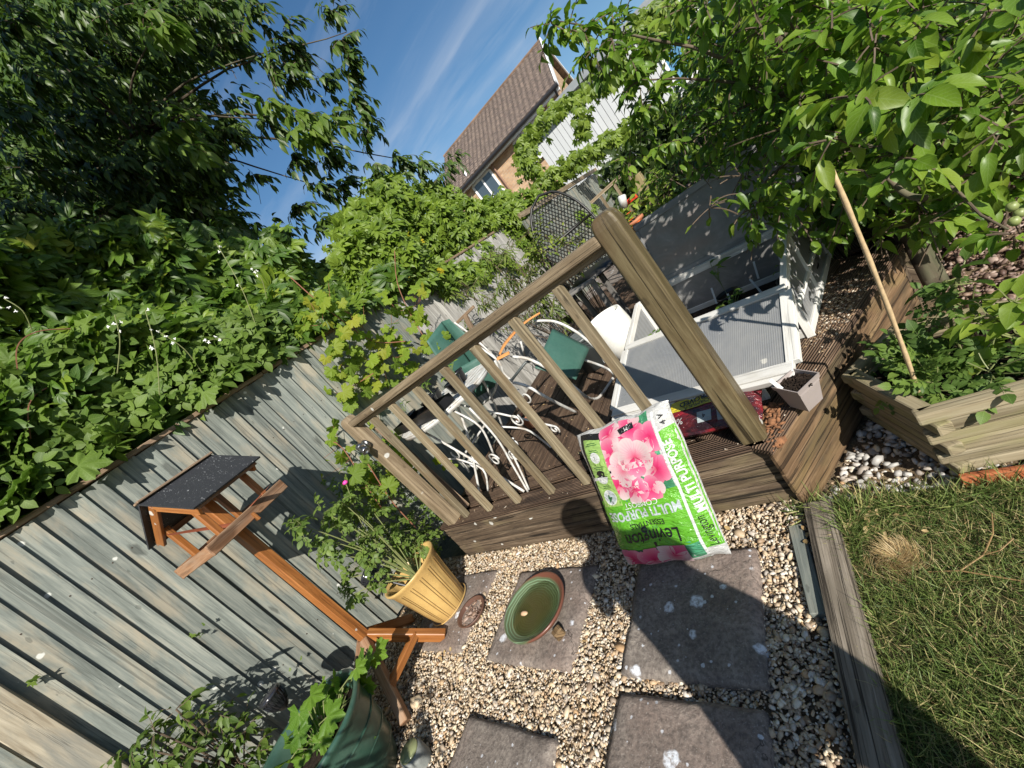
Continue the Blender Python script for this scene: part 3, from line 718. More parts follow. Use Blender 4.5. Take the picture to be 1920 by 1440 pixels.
me = bpy.data.meshes.new('lawn'); me.from_pydata(vv, [], [(i * (LN + 1) + j, (i + 1) * (LN + 1) + j, (i + 1) * (LN + 1) + j + 1, i * (LN + 1) + j + 1) for i in range(LN) for j in range(LN)]); me.materials.append(M_turf)
lw = bpy.data.objects.new('lawn', me); COL.objects.link(lw); tag(lw, kind='structure')
def bladeT(bend, seed):
    t = LT(); w = .021; ys = [0, .4, .75, 1]; t.v = [(-w, 0, 0), (w, 0, 0), (-w * .8, ys[1], bend * .16), (w * .8, ys[1], bend * .16), (-w * .5, ys[2], bend * .55), (w * .5, ys[2], bend * .55), (0, 1, bend)]
    t.f = [(0, 1, 3), (0, 3, 2), (2, 3, 5), (2, 5, 4), (4, 5, 6)]; t.u = [(.5, 0)] * 7; return t
def grassmat(name, stops):
    m, t, b = mat_new(name); at = nd(t, 'ShaderNodeAttribute'); at.attribute_name = 'tint'
    c = ramp(t, at.outputs['Fac'], stops); t.links.new(c, b.inputs['Base Color']); b.inputs['Roughness'].default_value = .5; b.inputs['Specular IOR Level'].default_value = .35
    tr = nd(t, 'ShaderNodeBsdfTranslucent'); t.links.new(c, tr.inputs[0]); ms = nd(t, 'ShaderNodeMixShader'); ms.inputs[0].default_value = .3
    t.links.new(b.outputs[0], ms.inputs[1]); t.links.new(tr.outputs[0], ms.inputs[2]); t.links.new(ms.outputs[0], t.nodes['Material Output'].inputs[0]); return m
M_grass = grassmat('grass', [(0, (.075, .12, .028)), (.35, (.125, .185, .045)), (.62, (.19, .25, .07)), (.8, (.28, .30, .10)), (.9, (.42, .36, .16)), (1, (.52, .44, .22))])
M_dry = grassmat('dry_grass', [(0, (.34, .22, .10)), (.5, (.50, .36, .17)), (1, (.62, .50, .28))])
GB = [bladeT(b_, 0) for b_ in (.5, .9, .2, -.3)]
n = 88000; X = -.288 + rng.random(n) ** 1.35 * 1.5; Y = -.15 + rng.random(n) * 1.46
patch = np.array([mnoise.noise(Vector((a * 5, b_ * 5, 2))) for a, b_ in zip(X, Y)])
keep = rng.random(n) < (.78 + .8 * patch); X, Y, patch = X[keep], Y[keep], patch[keep]; n = len(X)
d = np.stack([rng.normal(0, .75, n), rng.normal(0, .75, n), np.ones(n) * .65], axis=1)
edge = np.where((X < -.262) | (Y > 1.25), 1.5, 1.0)
gr = merge('grass', GB, M_grass, np.stack([X, Y, np.full(n, .0)], axis=1), frames(None, d, unit(n), rng.uniform(.022, .062, n) * edge * (1 + .5 * patch.clip(-.5, .8))), None, None); tag(gr, kind='stuff')
n = 8000; X = -.288 + rng.random(n) * 1.4; Y = -.1 + rng.random(n) * 1.4; d = unit(n); d[:, 2] = .06
th = merge('dead_grass', GB, M_dry, np.stack([X, Y, rng.uniform(.0, .014, n)], axis=1), frames(None, d, np.tile([0, 0, 1.], (n, 1)) + .2 * unit(n), rng.uniform(.015, .045, n)), None, None); tag(th, kind='stuff')
# dry tuft of clippings
n = 900; a = rng.random(n) * 6.28; r = np.abs(rng.normal(0, .036, n)).clip(0, .075); c = PZ(1682, 1048, .015)
d = np.stack([-np.sin(a), np.cos(a), rng.normal(.02, .10, n)], axis=1) + .35 * unit(n) * [1, 1, .2]
tf = merge('hay_tuft', GB, M_dry, np.stack([c.x + r * np.cos(a), c.y + r * np.sin(a), .012 + .014 * rng.random(n) * (1 - r / .08)], axis=1), frames(None, d, np.tile([0, 0, 1.], (n, 1)), rng.uniform(.02, .06, n)), None, None)
tag(tf, 'round dry straw tuft lying on the lawn near the sleeper', 'straw tuft')
st = MB(); sp = [PZ(1800, 1070, .03), PZ(1845, 1040, .035), PZ(1862, 1000, .04), PZ(1860, 962, .045)]
st.tube(sp, [.0022, .002, .0018, .0012], 5); st.tube([sp[1], PZ(1875, 1032, .05), PZ(1900, 1010, .06)], .0015, 5); st.tube([sp[0], PZ(1740, 1072, .02)], .0015, 5); st.tube([sp[0], PZ(1920, 1090, .02)], .0018, 5)
tag(st.build('dry_twig', M_dry), 'pale forked dry twig lying across the lawn', 'twig')

# fallen leaves and scraps
dl = [t_oval(.5, .5, .6, 3), t_oval(.6, -.3, .5, 3)]; n = 230
X = np.concatenate([rng.uniform(-2.9, -.45, 90), rng.uniform(-2.4, -.4, 80), rng.normal(-.28, .1, 60)]); Y = np.concatenate([rng.uniform(0, 1.37, 90), rng.uniform(1.4, 3.2, 80), rng.normal(1.25, .06, 60)]); Zl = np.concatenate([np.full(90, .022), np.full(80, DZ + .006), np.full(60, .03)])
lv = merge('leaf_litter', dl, M_dry, np.column_stack([X, Y, Zl]), frames(None, np.column_stack([rng.normal(size=(n, 2)), np.zeros(n)]), np.tile([0, 0, 1.], (n, 1)) + .35 * unit(n), rng.uniform(.010, .03, n)), None, None); tag(lv, kind='stuff')
# ---------------------------------------------------------------- small object materials
M_white = plain('white_painted_metal', (.56, .56, .54), .5, 0, .08, 30, dirt=(.26, .20, .14), dirtamt=.7, dscale=14)
M_whitewood = wood('white_painted_wood', (.50, .49, .46), (.62, .61, .58), (.70, .69, .66), 30, (.36, .33, .28), .4, .6, bumps=.3)
M_steel = plain('brushed_steel', (.45, .45, .45), .28, 1.0, .1, 40)
M_black = plain('black_plastic', (.012, .012, .014), .28, 0, .2, 20, spec=.6)
M_blackr = plain('black_rattan', (.012, .011, .010), .45, 0, .3, 40, spec=.5)
M_green = plain('green_chair_fabric', (.035, .10, .078), .6, 0, .12, 60, dirt=(.07, .14, .11), dirtamt=.5, bmp=.2)
M_greenpot = plain('green_glazed_pot', (.035, .085, .06), .32, 0, .2, 8, dirt=(.10, .14, .11), dirtamt=.5, spec=.6)
M_yellow = plain('mustard_glazed_pot', (.50, .33, .12), .35, 0, .14, 5, dirt=(.32, .18, .06), dirtamt=.55, dscale=6, spec=.5)
M_pgreen = plain('green_plastic', (.012, .13, .05), .4, 0, .1)
M_greypl = plain('taupe_plastic', (.32, .275, .26), .5, 0, .06, 6, dirt=(.20, .17, .14), dirtamt=.4)
M_charc = plain('charcoal_plastic', (.07, .08, .08), .45, 0, .15)
M_red = plain('red_plastic', (.62, .05, .02), .4, 0, .1)
M_terra = plain('terracotta', (.42, .16, .08), .8, 0, .15, 10, dirt=(.25, .17, .12))
M_cane = plain('bamboo_cane', (.48, .35, .20), .55, 0, .2, 60)
M_stem = plain('green_stem', (.16, .20, .06), .6, 0, .2)
M_bark = wood('bark', (.03, .022, .015), (.085, .065, .045), (.17, .14, .10), 12, (.10, .12, .06), .5, .9, bumps=1)
M_felt = None
def feltmat():
    m, t, b = mat_new('roofing_felt'); uv = nd(t, 'ShaderNodeTexCoord').outputs['Object']
    n = tnoise(t, uv, 160, 3, .6); s = tnoise(t, uv, 1, 7, .7, (9, 70, 70), 1.5); s2 = tnoise(t, uv, 9, 3)
    c = mixc(t, n, (.012, .013, .016), (.035, .037, .042))
    c = mixc(t, mth(t, 'MULTIPLY', ramp(t, s, [(.60, (0, 0, 0)), (.70, (1, 1, 1))]), ramp(t, s2, [(.35, (0, 0, 0)), (.5, (1, 1, 1))])), c, (.55, .56, .57))
    t.links.new(c, b.inputs['Base Color']); b.inputs['Roughness'].default_value = .65; bump(t, b, n, .5, .002); return m
M_felt = feltmat()
def polyc():
    m, t, b = mat_new('ribbed_polycarbonate'); co = nd(t, 'ShaderNodeTexCoord'); uv = co.outputs['UV']
    sp = nd(t, 'ShaderNodeSeparateXYZ'); t.links.new(uv, sp.inputs[0]); w = mth(t, 'MULTIPLY', mth(t, 'ADD', mth(t, 'SINE', mth(t, 'MULTIPLY', sp.outputs[0], 2 * math.pi / .009)), 1.0), .5)
    n = tnoise(t, co.outputs['Object'], 5, 7, .65, dist=.6); s = splat(t, co.outputs['Object'], 14, .10); n3 = tnoise(t, co.outputs['Object'], 2.5, 3)
    c = mixc(t, ramp(t, n, [(.4, (0, 0, 0)), (.7, (.8,) * 3)]), (.20, .205, .21), (.30, .295, .28)); c = mixc(t, mth(t, 'MULTIPLY', w, .22), c, (.36, .38, .42)); c = mixc(t, mth(t, 'MULTIPLY', s, .8), c, (.6, .58, .52))
    t.links.new(c, b.inputs['Base Color']); t.links.new(mth(t, 'ADD', mth(t, 'MULTIPLY', n, .3), .16), b.inputs['Roughness']); b.inputs['Transmission Weight'].default_value = .12; b.inputs['Specular IOR Level'].default_value = .6
    bump(t, b, w, .3, .002); return m
M_poly = polyc()
M_backlid = None
def darkpoly():
    m, t, b = mat_new('dusty_dark_sheet'); co = nd(t, 'ShaderNodeTexCoord'); n = tnoise(t, co.outputs['Object'], 4, 8, .7, dist=1.2); n2 = tnoise(t, co.outputs['Object'], 2.0, 3, .5, (1, 1, 2.5))
    c = ramp(t, n, [(.35, (.17, .17, .165)), (.55, (.23, .225, .22)), (.75, (.36, .35, .34))]); c = mixc(t, ramp(t, n2, [(.5, (0, 0, 0)), (.68, (.35,) * 3)]), c, (.30, .20, .16))
    t.links.new(c, b.inputs['Base Color']); b.inputs['Roughness'].default_value = .35; b.inputs['Specular IOR Level'].default_value = .5; return m
M_backlid = darkpoly()

# ---------------------------------------------------------------- bird table (three splayed feet, yaw 14 degrees)
BT = Vector((-2.66, .585, 0)); ya_ = math.radians(15); e1 = Vector((math.cos(ya_), math.sin(ya_), 0)); e2 = Vector((-math.sin(ya_), math.cos(ya_), 0)); ez = Vector((0, 0, 1))
bt = thing('bird_table', 'orange brown wooden bird table with black felt roof in front of the fence', 'bird table', BT)
L = lambda a, b, c: BT + e1 * a + e2 * b + ez * c
MB().beam(L(0, 0, .27), L(.0, -.01, 1.60), .056, .056, up=e1).build('pole', M_orange, bt, bev=.004)
for d, nm in (((.30, .20), 'leg'), ((.34, -.24), 'leg'), ((-.22, .3), 'leg'), ((-.2, -.3), 'leg')):
    q = BT + Vector((d[0], d[1], .03)); p0 = BT + Vector((d[0] * .06, d[1] * .06, .34))
    MB().beam(p0, q, .048, .06).build(nm, M_orange if d[1] > 0 else M_brownw, bt, bev=.004)
MB().beam(BT + Vector((.20, .13, .16)), BT + Vector((.22, -.15, .15)), .045, .04).build('brace', M_orange, bt, bev=.004)
# tray
TZ = 1.335
for k in range(4): MB().box((0, 0, 0), (1, 1, 1)) if False else MB().beam(L(-.13 + .087 * k, -.22, TZ - .02), L(-.13 + .087 * k, .22, TZ - .02), .084, .012).build('tray_board', M_brownw, bt, bev=.002)
for a in (-.18, .18): MB().beam(L(a, -.245, TZ), L(a, .245, TZ), .016, .062).build('tray_side', M_brownw, bt, bev=.003)
for b_ in (-.237, .237): MB().beam(L(-.172, b_, TZ), L(.172, b_, TZ), .016, .058).build('tray_side', M_brownw, bt, bev=.003)
MB().beam(L(.19, 0, TZ + .0), L(.19, .001, TZ - .05), .06, .012).build('tray_bracket', M_orange, bt, bev=.002)
RG, EV, HW = 1.70, 1.545, .235
for a, b_ in ((.15, -.14), (-.15, -.14), (.15, .14), (-.15, .14)):
    MB().beam(L(a, b_, TZ), L(a, b_, EV + .015), .03, .03, up=e1).build('roof_post', M_orange, bt, bev=.003)
for b_ in (-.165, .165):
    for s in (-1, 1):
        MB().beam(L(s * HW, b_, EV - .036), L(s * .002, b_, RG - .036), .018, .048, up=ez).build('gable_board', M_orange, bt, bev=.002)
for s in (-1, 1):
    MB().beam(L(s * .0, 0, RG + .012), L(s * (HW + .045), 0, EV - .016 + .0), .40, .009, up=ez).build('roof_panel', M_felt, bt)
    MB().beam(L(s * (HW + .02), -.17, EV - .018), L(s * (HW + .02), .17, EV - .018), .02, .03).build('eaves_board', M_brownw, bt)
MB().beam(L(0, -.205, RG + .022), L(0, .205, RG + .022), .05, .012).build('ridge_cap', M_cap, bt, bev=.003)
lf = LT().blade(.07, .5, 4, .5, .5); me = lt_mesh(lf, 'dry_leaf', plain('dry_leaf_red', (.28, .08, .04), .6)); o = bpy.data.objects.new('dry_leaf', me); COL.objects.link(o); o.location = L(.08, -.05, TZ + .01); o.rotation_euler = (.5, .3, 1); tag(o, 'curled reddish dry leaf lying in the bird table tray', 'dry leaf')

# ---------------------------------------------------------------- bird bath
bb = thing('bird_bath', 'round terracotta dish glazed green inside with rings, standing on little feet on a slab', 'bird bath', (-1.595, .90, .035))
def bathmat():
    m, t, b = mat_new('ringed_green_glaze'); co = nd(t, 'ShaderNodeTexCoord').outputs['Object']
    wn = nd(t, 'ShaderNodeTexNoise'); wn.inputs['Scale'].default_value = 6; t.links.new(co, wn.inputs[0]); av = nd(t, 'ShaderNodeVectorMath', operation='MULTIPLY_ADD'); t.links.new(wn.outputs['Color'], av.inputs[0]); av.inputs[1].default_value = (.03, .03, 0); t.links.new(co, av.inputs[2])
    ln = nd(t, 'ShaderNodeVectorMath', operation='LENGTH'); sp0 = nd(t, 'ShaderNodeVectorMath', operation='MULTIPLY'); t.links.new(av.outputs[0], sp0.inputs[0]); sp0.inputs[1].default_value = (1, 1, 0); t.links.new(sp0.outputs[0], ln.inputs[0]); r = ln.outputs['Value']
    rings = mth(t, 'MULTIPLY', mth(t, 'ADD', mth(t, 'SINE', mth(t, 'MULTIPLY', r, 2 * math.pi / .0125)), 1.0), .5)
    base = ramp(t, mth(t, 'MULTIPLY', r, 5.0), [(0, (.10, .078, .03)), (.45, (.11, .09, .036)), (.64, (.085, .095, .042)), (.86, (.08, .11, .055)), (.91, (.13, .05, .032))])
    c = mixc(t, mth(t, 'MULTIPLY', mth(t, 'POWER', rings, 3.0), ramp(t, mth(t, 'MULTIPLY', r, 5.0), [(.1, (.12,) * 3), (.55, (.25,) * 3), (.65, (.9,) * 3), (.86, (.9,) * 3), (.89, (0, 0, 0))])), base, (.17, .26, .16))
    t.links.new(c, b.inputs['Base Color']); b.inputs['Roughness'].default_value = .3; return m
MB().lathe((-1.595, .90, .045), [(0, .040), (.08, .042), (.13, .047), (.165, .060), (.176, .070), (.182, .073), (.187, .069), (.186, .062), (.176, .048), (.14, .022), (.09, .006), (0, .004)], 56).build('dish', bathmat(), bb, smooth=True)
def watermat():
    m, t, b = mat_new('still_water'); b.inputs['Base Color'].default_value = (.75, .8, .6, 1); b.inputs['Transmission Weight'].default_value = 1; b.inputs['Roughness'].default_value = .03; b.inputs['IOR'].default_value = 1.33
    return m
MB().lathe((-1.595, .90, .045), [(0, .052), (.148, .052), (.150, .051)], 40).build('water', watermat(), bb, smooth=True)
for a in (-.55, 1.6, 3.75): MB().beam((-1.595 + .165 * math.cos(a), .90 + .165 * math.sin(a), .052), (-1.595 + .205 * math.cos(a), .90 + .205 * math.sin(a), .052), .05, .045).build('foot', M_fascia2, bb, bev=.006)
o = MB().lathe((-1.66, .87, .094), [(0, -.008), (.018, -.006), (.026, 0), (.02, .007), (.008, .012), (0, .012)], 10, sx=1, sy=.55).build('floating_seed', plain('pale_seed', (.55, .36, .22), .6)); tag(o, 'pale brown scrap floating in the round bird bath', 'scrap')

# ---------------------------------------------------------------- pots
def pot(name, label, cat, c, prof, mat, n=48, flute=None, soil=None, tilt=None):
    p = thing(name, label, cat, c)
    ax = tilt
    MB().lathe(c, prof, n, axis=ax, flute=flute).build('pot_body', mat, p, smooth=True)
    if soil:
        r, z = soil; q = Vector(c) + (ax @ Vector((0, 0, z)) if ax is not None else Vector((0, 0, z)))
        MB().lathe(q, [(0, .01), (r * .6, .004), (r, 0)], 20).build('soil', M_soil, p)
    return p
YP = Vector((-2.485, .985, 0)); tl = Matrix.Rotation(math.radians(-5), 3, 'Y') @ Matrix.Rotation(math.radians(0), 3, 'X')
yp = pot('yellow_pot', 'tall mustard yellow ribbed pot beside the bird table legs', 'plant pot', YP, [(.0, .02), (.115, .0), (.125, .01), (.145, .12), (.168, .27), (.185, .36), (.198, .385), (.205, .40), (.203, .41), (.188, .405), (.178, .37), (.160, .27), (.15, .24)], M_yellow, 96,
         flute=lambda t, z: 1 - (.018 if (t * 20 / (2 * math.pi)) % 1 < .13 and .02 < z < .385 else 0), soil=(.165, .30), tilt=tl)
MB().tube([YP + tl @ Vector((.147 * math.cos(a), .147 * math.sin(a), .035)) for a in np.linspace(0, 6.283, 40)[:-1]], .004, 5, closed=True).build('rim_line', M_yellow, yp)
gm = plain('dark_groove', (.20, .12, .04), .6)
for k in range(30):
    a0_ = k * 6.283 / 15 + (.0 if k % 2 == 0 else .10); pr_ = [(.1285, .03), (.1465, .12), (.1695, .27), (.187, .36)]
    MB().tube([YP + tl @ Vector((r * math.cos(a0_), r * math.sin(a0_), z)) for r, z in pr_], .0022, 4).build('groove', gm, yp)
sc_ = thing('saucer', 'small dark round saucer of grit leaning at the foot of the yellow pot', 'saucer', (-2.20, .93, .02))
MB().lathe((-2.20, .925, .014), [(0, .004), (.075, .004), (.095, .03), (.104, .032), (.102, .024), (.085, 0), (0, 0)], 28).build('saucer_dish', plain('brown_saucer', (.10, .05, .035), .5), sc_, smooth=True)
sg = pebbles('saucer_grit', np.column_stack([-2.20 + .045 * rng.normal(size=90).clip(-1.7, 1.7), .925 + .045 * rng.normal(size=90).clip(-1.7, 1.7), .026 + .006 * rng.random(90)]), .013, M_peb2); sg.parent = sc_; sg.matrix_parent_inverse = W2L(sc_); sg['kind'] = 'stuff'
GP = Vector((-2.41, .10, 0))
gpot = pot('green_pot', 'large dark green glazed pot at the bottom of the fence', 'plant pot', GP, [(0, .01), (.15, 0), (.17, .01), (.215, .12), (.248, .26), (.262, .36), (.272, .385), (.285, .40), (.288, .415), (.280, .425), (.262, .42), (.252, .385), (.24, .33)], M_greenpot, 72,
            flute=lambda t, z: 1 + (.012 if int(z * 100) in (12, 26) else 0), soil=(.245, .33))
for zz_, rr in ((.10, .211), (.2, .236), (.3, .256)): MB().tube([GP + Vector((rr * math.cos(a), rr * math.sin(a), zz_ + .015 * math.sin(a * 2 + zz_ * 9))) for a in np.linspace(0, 6.283, 56)[:-1]], .005, 5, closed=True).build('rib', M_greenpot, gpot)
cp = thing('candle_pot', 'small grey stone cup with pale green glass top near the big green pot', 'cup', (-2.07, .235, .012))
CP = Vector((-2.07, .235, .0)); tl2 = Matrix.Rotation(.5, 3, 'X') @ Matrix.Rotation(.25, 3, 'Y')
MB().lathe(CP, [(0, .0), (.048, .0), (.056, .02), (.058, .08), (.052, .10), (.048, .10), (.046, .085)], 22, flute=lambda t, z: 1 + .04 * math.sin(3 * t + 20 * z)).build('cup_body', plain('grey_stone_cup', (.17, .18, .17), .8, 0, .3, 30, bmp=.5), cp, smooth=True)
MB().lathe(CP + Vector((0, 0, .002)), [(0, .092), (.047, .093), (.049, .102), (.047, .108), (0, .104)], 22).build('cup_top', plain('pale_green_glass', (.22, .24, .12), .15), cp, smooth=True)
# solar torches
def torch(loc, label, top):
    t = thing('solar_torch', label, 'garden torch', loc, 'black perforated solar torches'); p = Vector(loc); q = Vector(top); d = (q - p).normalized()
    MB().tube([p, q - d * .09], .007, 8).build('stake', M_black, t)
    M3 = d.to_track_quat('Z', 'Y').to_matrix()
    MB().lathe(q - d * .09, [(.008, -.012), (.022, -.004), (.038, .02), (.052, .055), (.054, .095)], 20, axis=M3).build('lantern_shell', M_black, t, smooth=True)
    cage = MB()
    for k in range(20):
        a = k * math.pi / 10
        pr = [(.0395, .021), (.0535, .055), (.0555, .09)]
        cage.tube([q - d * .09 + M3 @ Vector((r * math.cos(a + z * 4), r * math.sin(a + z * 4), z)) for r, z in pr], .0022, 4)
        cage.tube([q - d * .09 + M3 @ Vector((r * math.cos(a - z * 4), r * math.sin(a - z * 4), z)) for r, z in pr], .0022, 4)
    o = cage.build('lattice', M_black, t); o['kind'] = 'stuff'
    MB().lathe(q - d * .09, [(.056, .09), (.060, .094), (.060, .105), (.052, .112), (0, .116)], 24, axis=M3).build('solar_cap', plain('glossy_black_cap', (.02, .02, .025), .12, spec=.8), t, smooth=True)
torch(YP + Vector((-.0, -.06, .28)), 'black perforated solar torch leaning out of the yellow ribbed pot', PX(690, 1080, -2.72))
torch((-2.72, .17, .0), 'black perforated solar torch standing between the fence and the big green pot', PX(508, 1306, -2.78))

# ---------------------------------------------------------------- wall light on the end post
wl = thing('spotlight', 'small cylindrical steel spotlight fixed on the end post of the railing', 'spotlight', (-2.50, 1.38, 1.15))
a = Vector((-2.50, 1.378, 1.165)); MB().lathe(a, [(0, 0), (.034, 0), (.036, .008), (.030, .018), (0, .02)], 24, axis=Matrix.Rotation(math.radians(90), 3, 'X')).build('mounting_plate', M_steel, wl, smooth=True)
MB().tube([a + Vector((0, -.015, 0)), a + Vector((.02, -.045, 0))], .01, 10).build('swivel_arm', M_steel, wl, smooth=True)
dd_ = Vector((.72, -.25, -.55)).normalized(); c0 = a + Vector((.0, -.052, .025))
MB().lathe(c0, [(0, 0), (.024, 0), (.027, .004), (.027, .03), (.025, .032), (.025, .036), (.027, .038), (.027, .085), (.023, .09), (.021, .075), (0, .07)], 24, axis=dd_.to_track_quat('Z', 'Y').to_matrix()).build('lamp_barrel', M_steel, wl, smooth=True)

# ---------------------------------------------------------------- printed bags
def to_curve_mesh(txt, size, bold=0, font_shear=0, space=1.0):
    cu = bpy.data.curves.new('t', 'FONT'); cu.body = txt; cu.size = size; cu.offset = bold; cu.shear = font_shear; cu.space_character = space; cu.align_x = 'CENTER'; cu.align_y = 'CENTER'; cu.resolution_u = 3
    o = bpy.data.objects.new('t', cu); COL.objects.link(o); dg = bpy.context.evaluated_depsgraph_get(); me = bpy.data.meshes.new_from_object(o.evaluated_get(dg))
    v = [(p.co.x, p.co.y) for p in me.vertices]; f = [tuple(p.vertices) for p in me.polygons]
    bpy.data.objects.remove(o); bpy.data.curves.remove(cu); bpy.data.meshes.remove(me); return v, f
class Bag:
    def __init__(s, root, O, U, V, w, h, th, seed=1, taper=0.0, wrinkle=1.0):
        s.root, s.O, s.U, s.V = root, Vector(O), Vector(U).normalized(), Vector(V).normalized(); s.N = s.U.cross(s.V).normalized(); s.w, s.h, s.th, s.seed, s.wr = w, h, th, seed, wrinkle
    def pt(s, u, v, lift=0, side=1):
        x, y = u, v; ex = max(0, 1 - abs(2 * x - 1) ** 3.2); ey = max(0, 1 - abs(2 * y - 1) ** 4.2)
        b = (ex * ey) ** .55 * s.th / 2
        cr = .010 * mnoise.noise(Vector((u * 3.1, v * 4, s.seed))) + .006 * mnoise.noise(Vector((u * 7, v * 5 + u * 3, s.seed + 3))) + .0014 * abs(mnoise.noise(Vector((u * 6 + v * 9, v * 22 - u * 16, s.seed + 5))))
        fold = -.012 * math.exp(-((v - .68 - .06 * u) / .012) ** 2) * ex
        b += (cr * (.35 + .65 * ex * ey) * s.wr + fold) * (1 if side > 0 else 0)
        wv = .010 * mnoise.noise(Vector((0, v * 5, s.seed + 1))) * (abs(2 * u - 1)); hv = .012 * mnoise.noise(Vector((u * 5, 0, s.seed + 2))) * abs(2 * v - 1)
        pin = 1 - .05 * (1 - abs(2 * v - 1) ** 2) * 0
        return s.O + s.U * ((u - .5) * s.w * pin + s.w / 2 + wv) + s.V * (v * s.h + hv) + s.N * (side * b + lift + s.th * .35)
    def shell(s, mat, name='bag_film', n=56):
        mb = MB()
        for side in (1, -1):
            i0 = len(mb.v)
            for i in range(n + 1):
                for j in range(n + 1): mb.v.append(tuple(s.pt(i / n, j / n, 0, side)))
            for i in range(n):
                for j in range(n):
                    q = (i0 + i * (n + 1) + j, i0 + (i + 1) * (n + 1) + j, i0 + (i + 1) * (n + 1) + j + 1, i0 + i * (n + 1) + j + 1)
                    mb.f.append(q if side > 0 else tuple(reversed(q))); mb.uv += [(0, 0)] * 4
        return mb.build(name, mat, s.root, smooth=True, fix=False)
    def region(s, poly, mat, name, lift=.0012, n=None):
        """print a polygon given in uv (0..1) as a thin layer that follows the film"""
        bm = bmesh.new(); vs = [bm.verts.new((x, y, 0)) for x, y in poly]; bm.faces.new(vs)
        for ax in (0, 1):
            lo = min(p[ax] for p in poly); hi = max(p[ax] for p in poly); k = math.ceil(lo * 28) / 28
            while k < hi:
                co = [0, 0, 0]; co[ax] = k; no = [0, 0, 0]; no[ax] = 1
                bmesh.ops.bisect_plane(bm, geom=bm.verts[:] + bm.edges[:] + bm.faces[:], plane_co=co, plane_no=no); k += 1 / 28
        bmesh.ops.triangulate(bm, faces=bm.faces)
        bm.verts.index_update(); mb = MB(); mb.v = [tuple(s.pt(v.co.x, v.co.y, lift)) for v in bm.verts]
        for f in bm.faces:
            idx = [v.index for v in f.verts]
            mb.f.append(tuple(idx)); mb.uv += [(f.verts[k].co.x, f.verts[k].co.y) for k in range(len(idx))]
        bm.free(); o = mb.build(name, mat, s.root, smooth=True, fix=False); return o
    def text(s, txt, cu, cv, size, mat, rot=180, bold=0, sx=1.0, lift=.0058, name='lettering', shear=0, space=1.0):
        v, f = to_curve_mesh(txt, size, bold, shear, space); ca, sa = math.cos(math.radians(rot)), math.sin(math.radians(rot)); mb = MB()
        bm = bmesh.new(); vs = [bm.verts.new((x * sx, y, 0)) for x, y in v]
        for q in f:
            try: bm.faces.new([vs[i] for i in q])
            except ValueError: pass
        for ax in (0, 1):
            cs = [p.co[ax] for p in bm.verts]; lo, hi = min(cs), max(cs); k = lo + .012
            while k < hi:
                co = [0, 0, 0]; co[ax] = k; no = [0, 0, 0]; no[ax] = 1
                bmesh.ops.bisect_plane(bm, geom=bm.verts[:] + bm.edges[:] + bm.faces[:], plane_co=co, plane_no=no); k += .014
        bmesh.ops.triangulate(bm, faces=bm.faces); bm.verts.index_update()
        for p in bm.verts:
            x, y = p.co.x, p.co.y
            X = (x * ca - y * sa) / s.w + cu; Y = (x * sa + y * ca) / s.h + cv; mb.v.append(tuple(s.pt(X, Y, lift)))
        for q in bm.faces: mb.f.append(tuple(a.index for a in q.verts)); mb.uv += [(0, 0)] * len(q.verts)
        bm.free(); return mb.build(name, mat, s.root, fix=False, smooth=True)
def film(name, col, rough=.22, col2=None, sc=6, grad=None):
    m, t, b = mat_new(name); co = nd(t, 'ShaderNodeTexCoord'); n = tnoise(t, co.outputs['Object'], sc, 5, .6)
    c = mixc(t, ramp(t, n, [(.4, (0, 0, 0)), (.62, (1, 1, 1))]), col, col2 or tuple(x * .88 for x in col))
    t.links.new(c, b.inputs['Base Color']); b.inputs['Roughness'].default_value = rough; b.inputs['Specular IOR Level'].default_value = .5; b.inputs['Coat Weight'].default_value = .3; b.inputs['Coat Roughness'].default_value = .12
    wr_ = tnoise(t, co.outputs['Object'], 1, 4, .5, (14, 30, 30), 2.0); bump(t, b, wr_, .8, .018); return m
F_white = film('white_film', (.44, .44, .43)); F_black = film('black_print', (.012, .012, .013)); F_green = film('bright_green_print', (.11, .34, .022), .25, (.08, .28, .018)); F_lime = film('lime_print', (.26, .41, .11), .28)
F_dgreen = film('leaf_green_print', (.03, .13, .06), .25, (.06, .26, .14)); F_silver = film('silver_print', (.38, .43, .44)); F_wprint = film('white_print', (.56, .57, .56)); F_red = film('red_print', (.70, .012, .015)); F_dark = film('dark_red_print', (.02, .010, .014), .2, (.10, .012, .015), 14); F_yel = film('yellow_print', (.62, .50, .03)); F_plum = film('plum_print', (.035, .015, .022), .2, (.24, .015, .02), 16); F_olive = film('dark_green_print', (.02, .10, .03)); F_grey = film('grey_print', (.33, .34, .35))
def petalmat():
    m, t, b = mat_new('petal_print'); uv = nd(t, 'ShaderNodeTexCoord').outputs['UV']; oi = nd(t, 'ShaderNodeObjectInfo'); sp = nd(t, 'ShaderNodeSeparateXYZ'); t.links.new(uv, sp.inputs[0])
    r = sp.outputs[0]; st = mth(t, 'MULTIPLY', mth(t, 'ADD', mth(t, 'SINE', mth(t, 'MULTIPLY', sp.outputs[1], 30.0)), 1.0), .5)
    a = ramp(t, r, [(0, (.32, .008, .045)), (.25, (.44, .03, .11)), (.6, (.47, .085, .17)), (1, (.50, .19, .26))]); b2 = ramp(t, r, [(0, (.42, .03, .08)), (.2, (.46, .15, .20)), (.5, (.47, .32, .34)), (1, (.50, .41, .40))])
    c = mixc(t, mth(t, 'GREATER_THAN', oi.outputs['Random'], .62), a, b2); c = mixc(t, mth(t, 'MULTIPLY', mth(t, 'MULTIPLY', st, .4), mth(t, 'SUBTRACT', 1.0, r)), c, (.55, .03, .12))
    t.links.new(c, b.inputs['Base Color']); b.inputs['Roughness'].default_value = .25; b.inputs['Coat Weight'].default_value = .3; b.inputs['Coat Roughness'].default_value = .12; return m
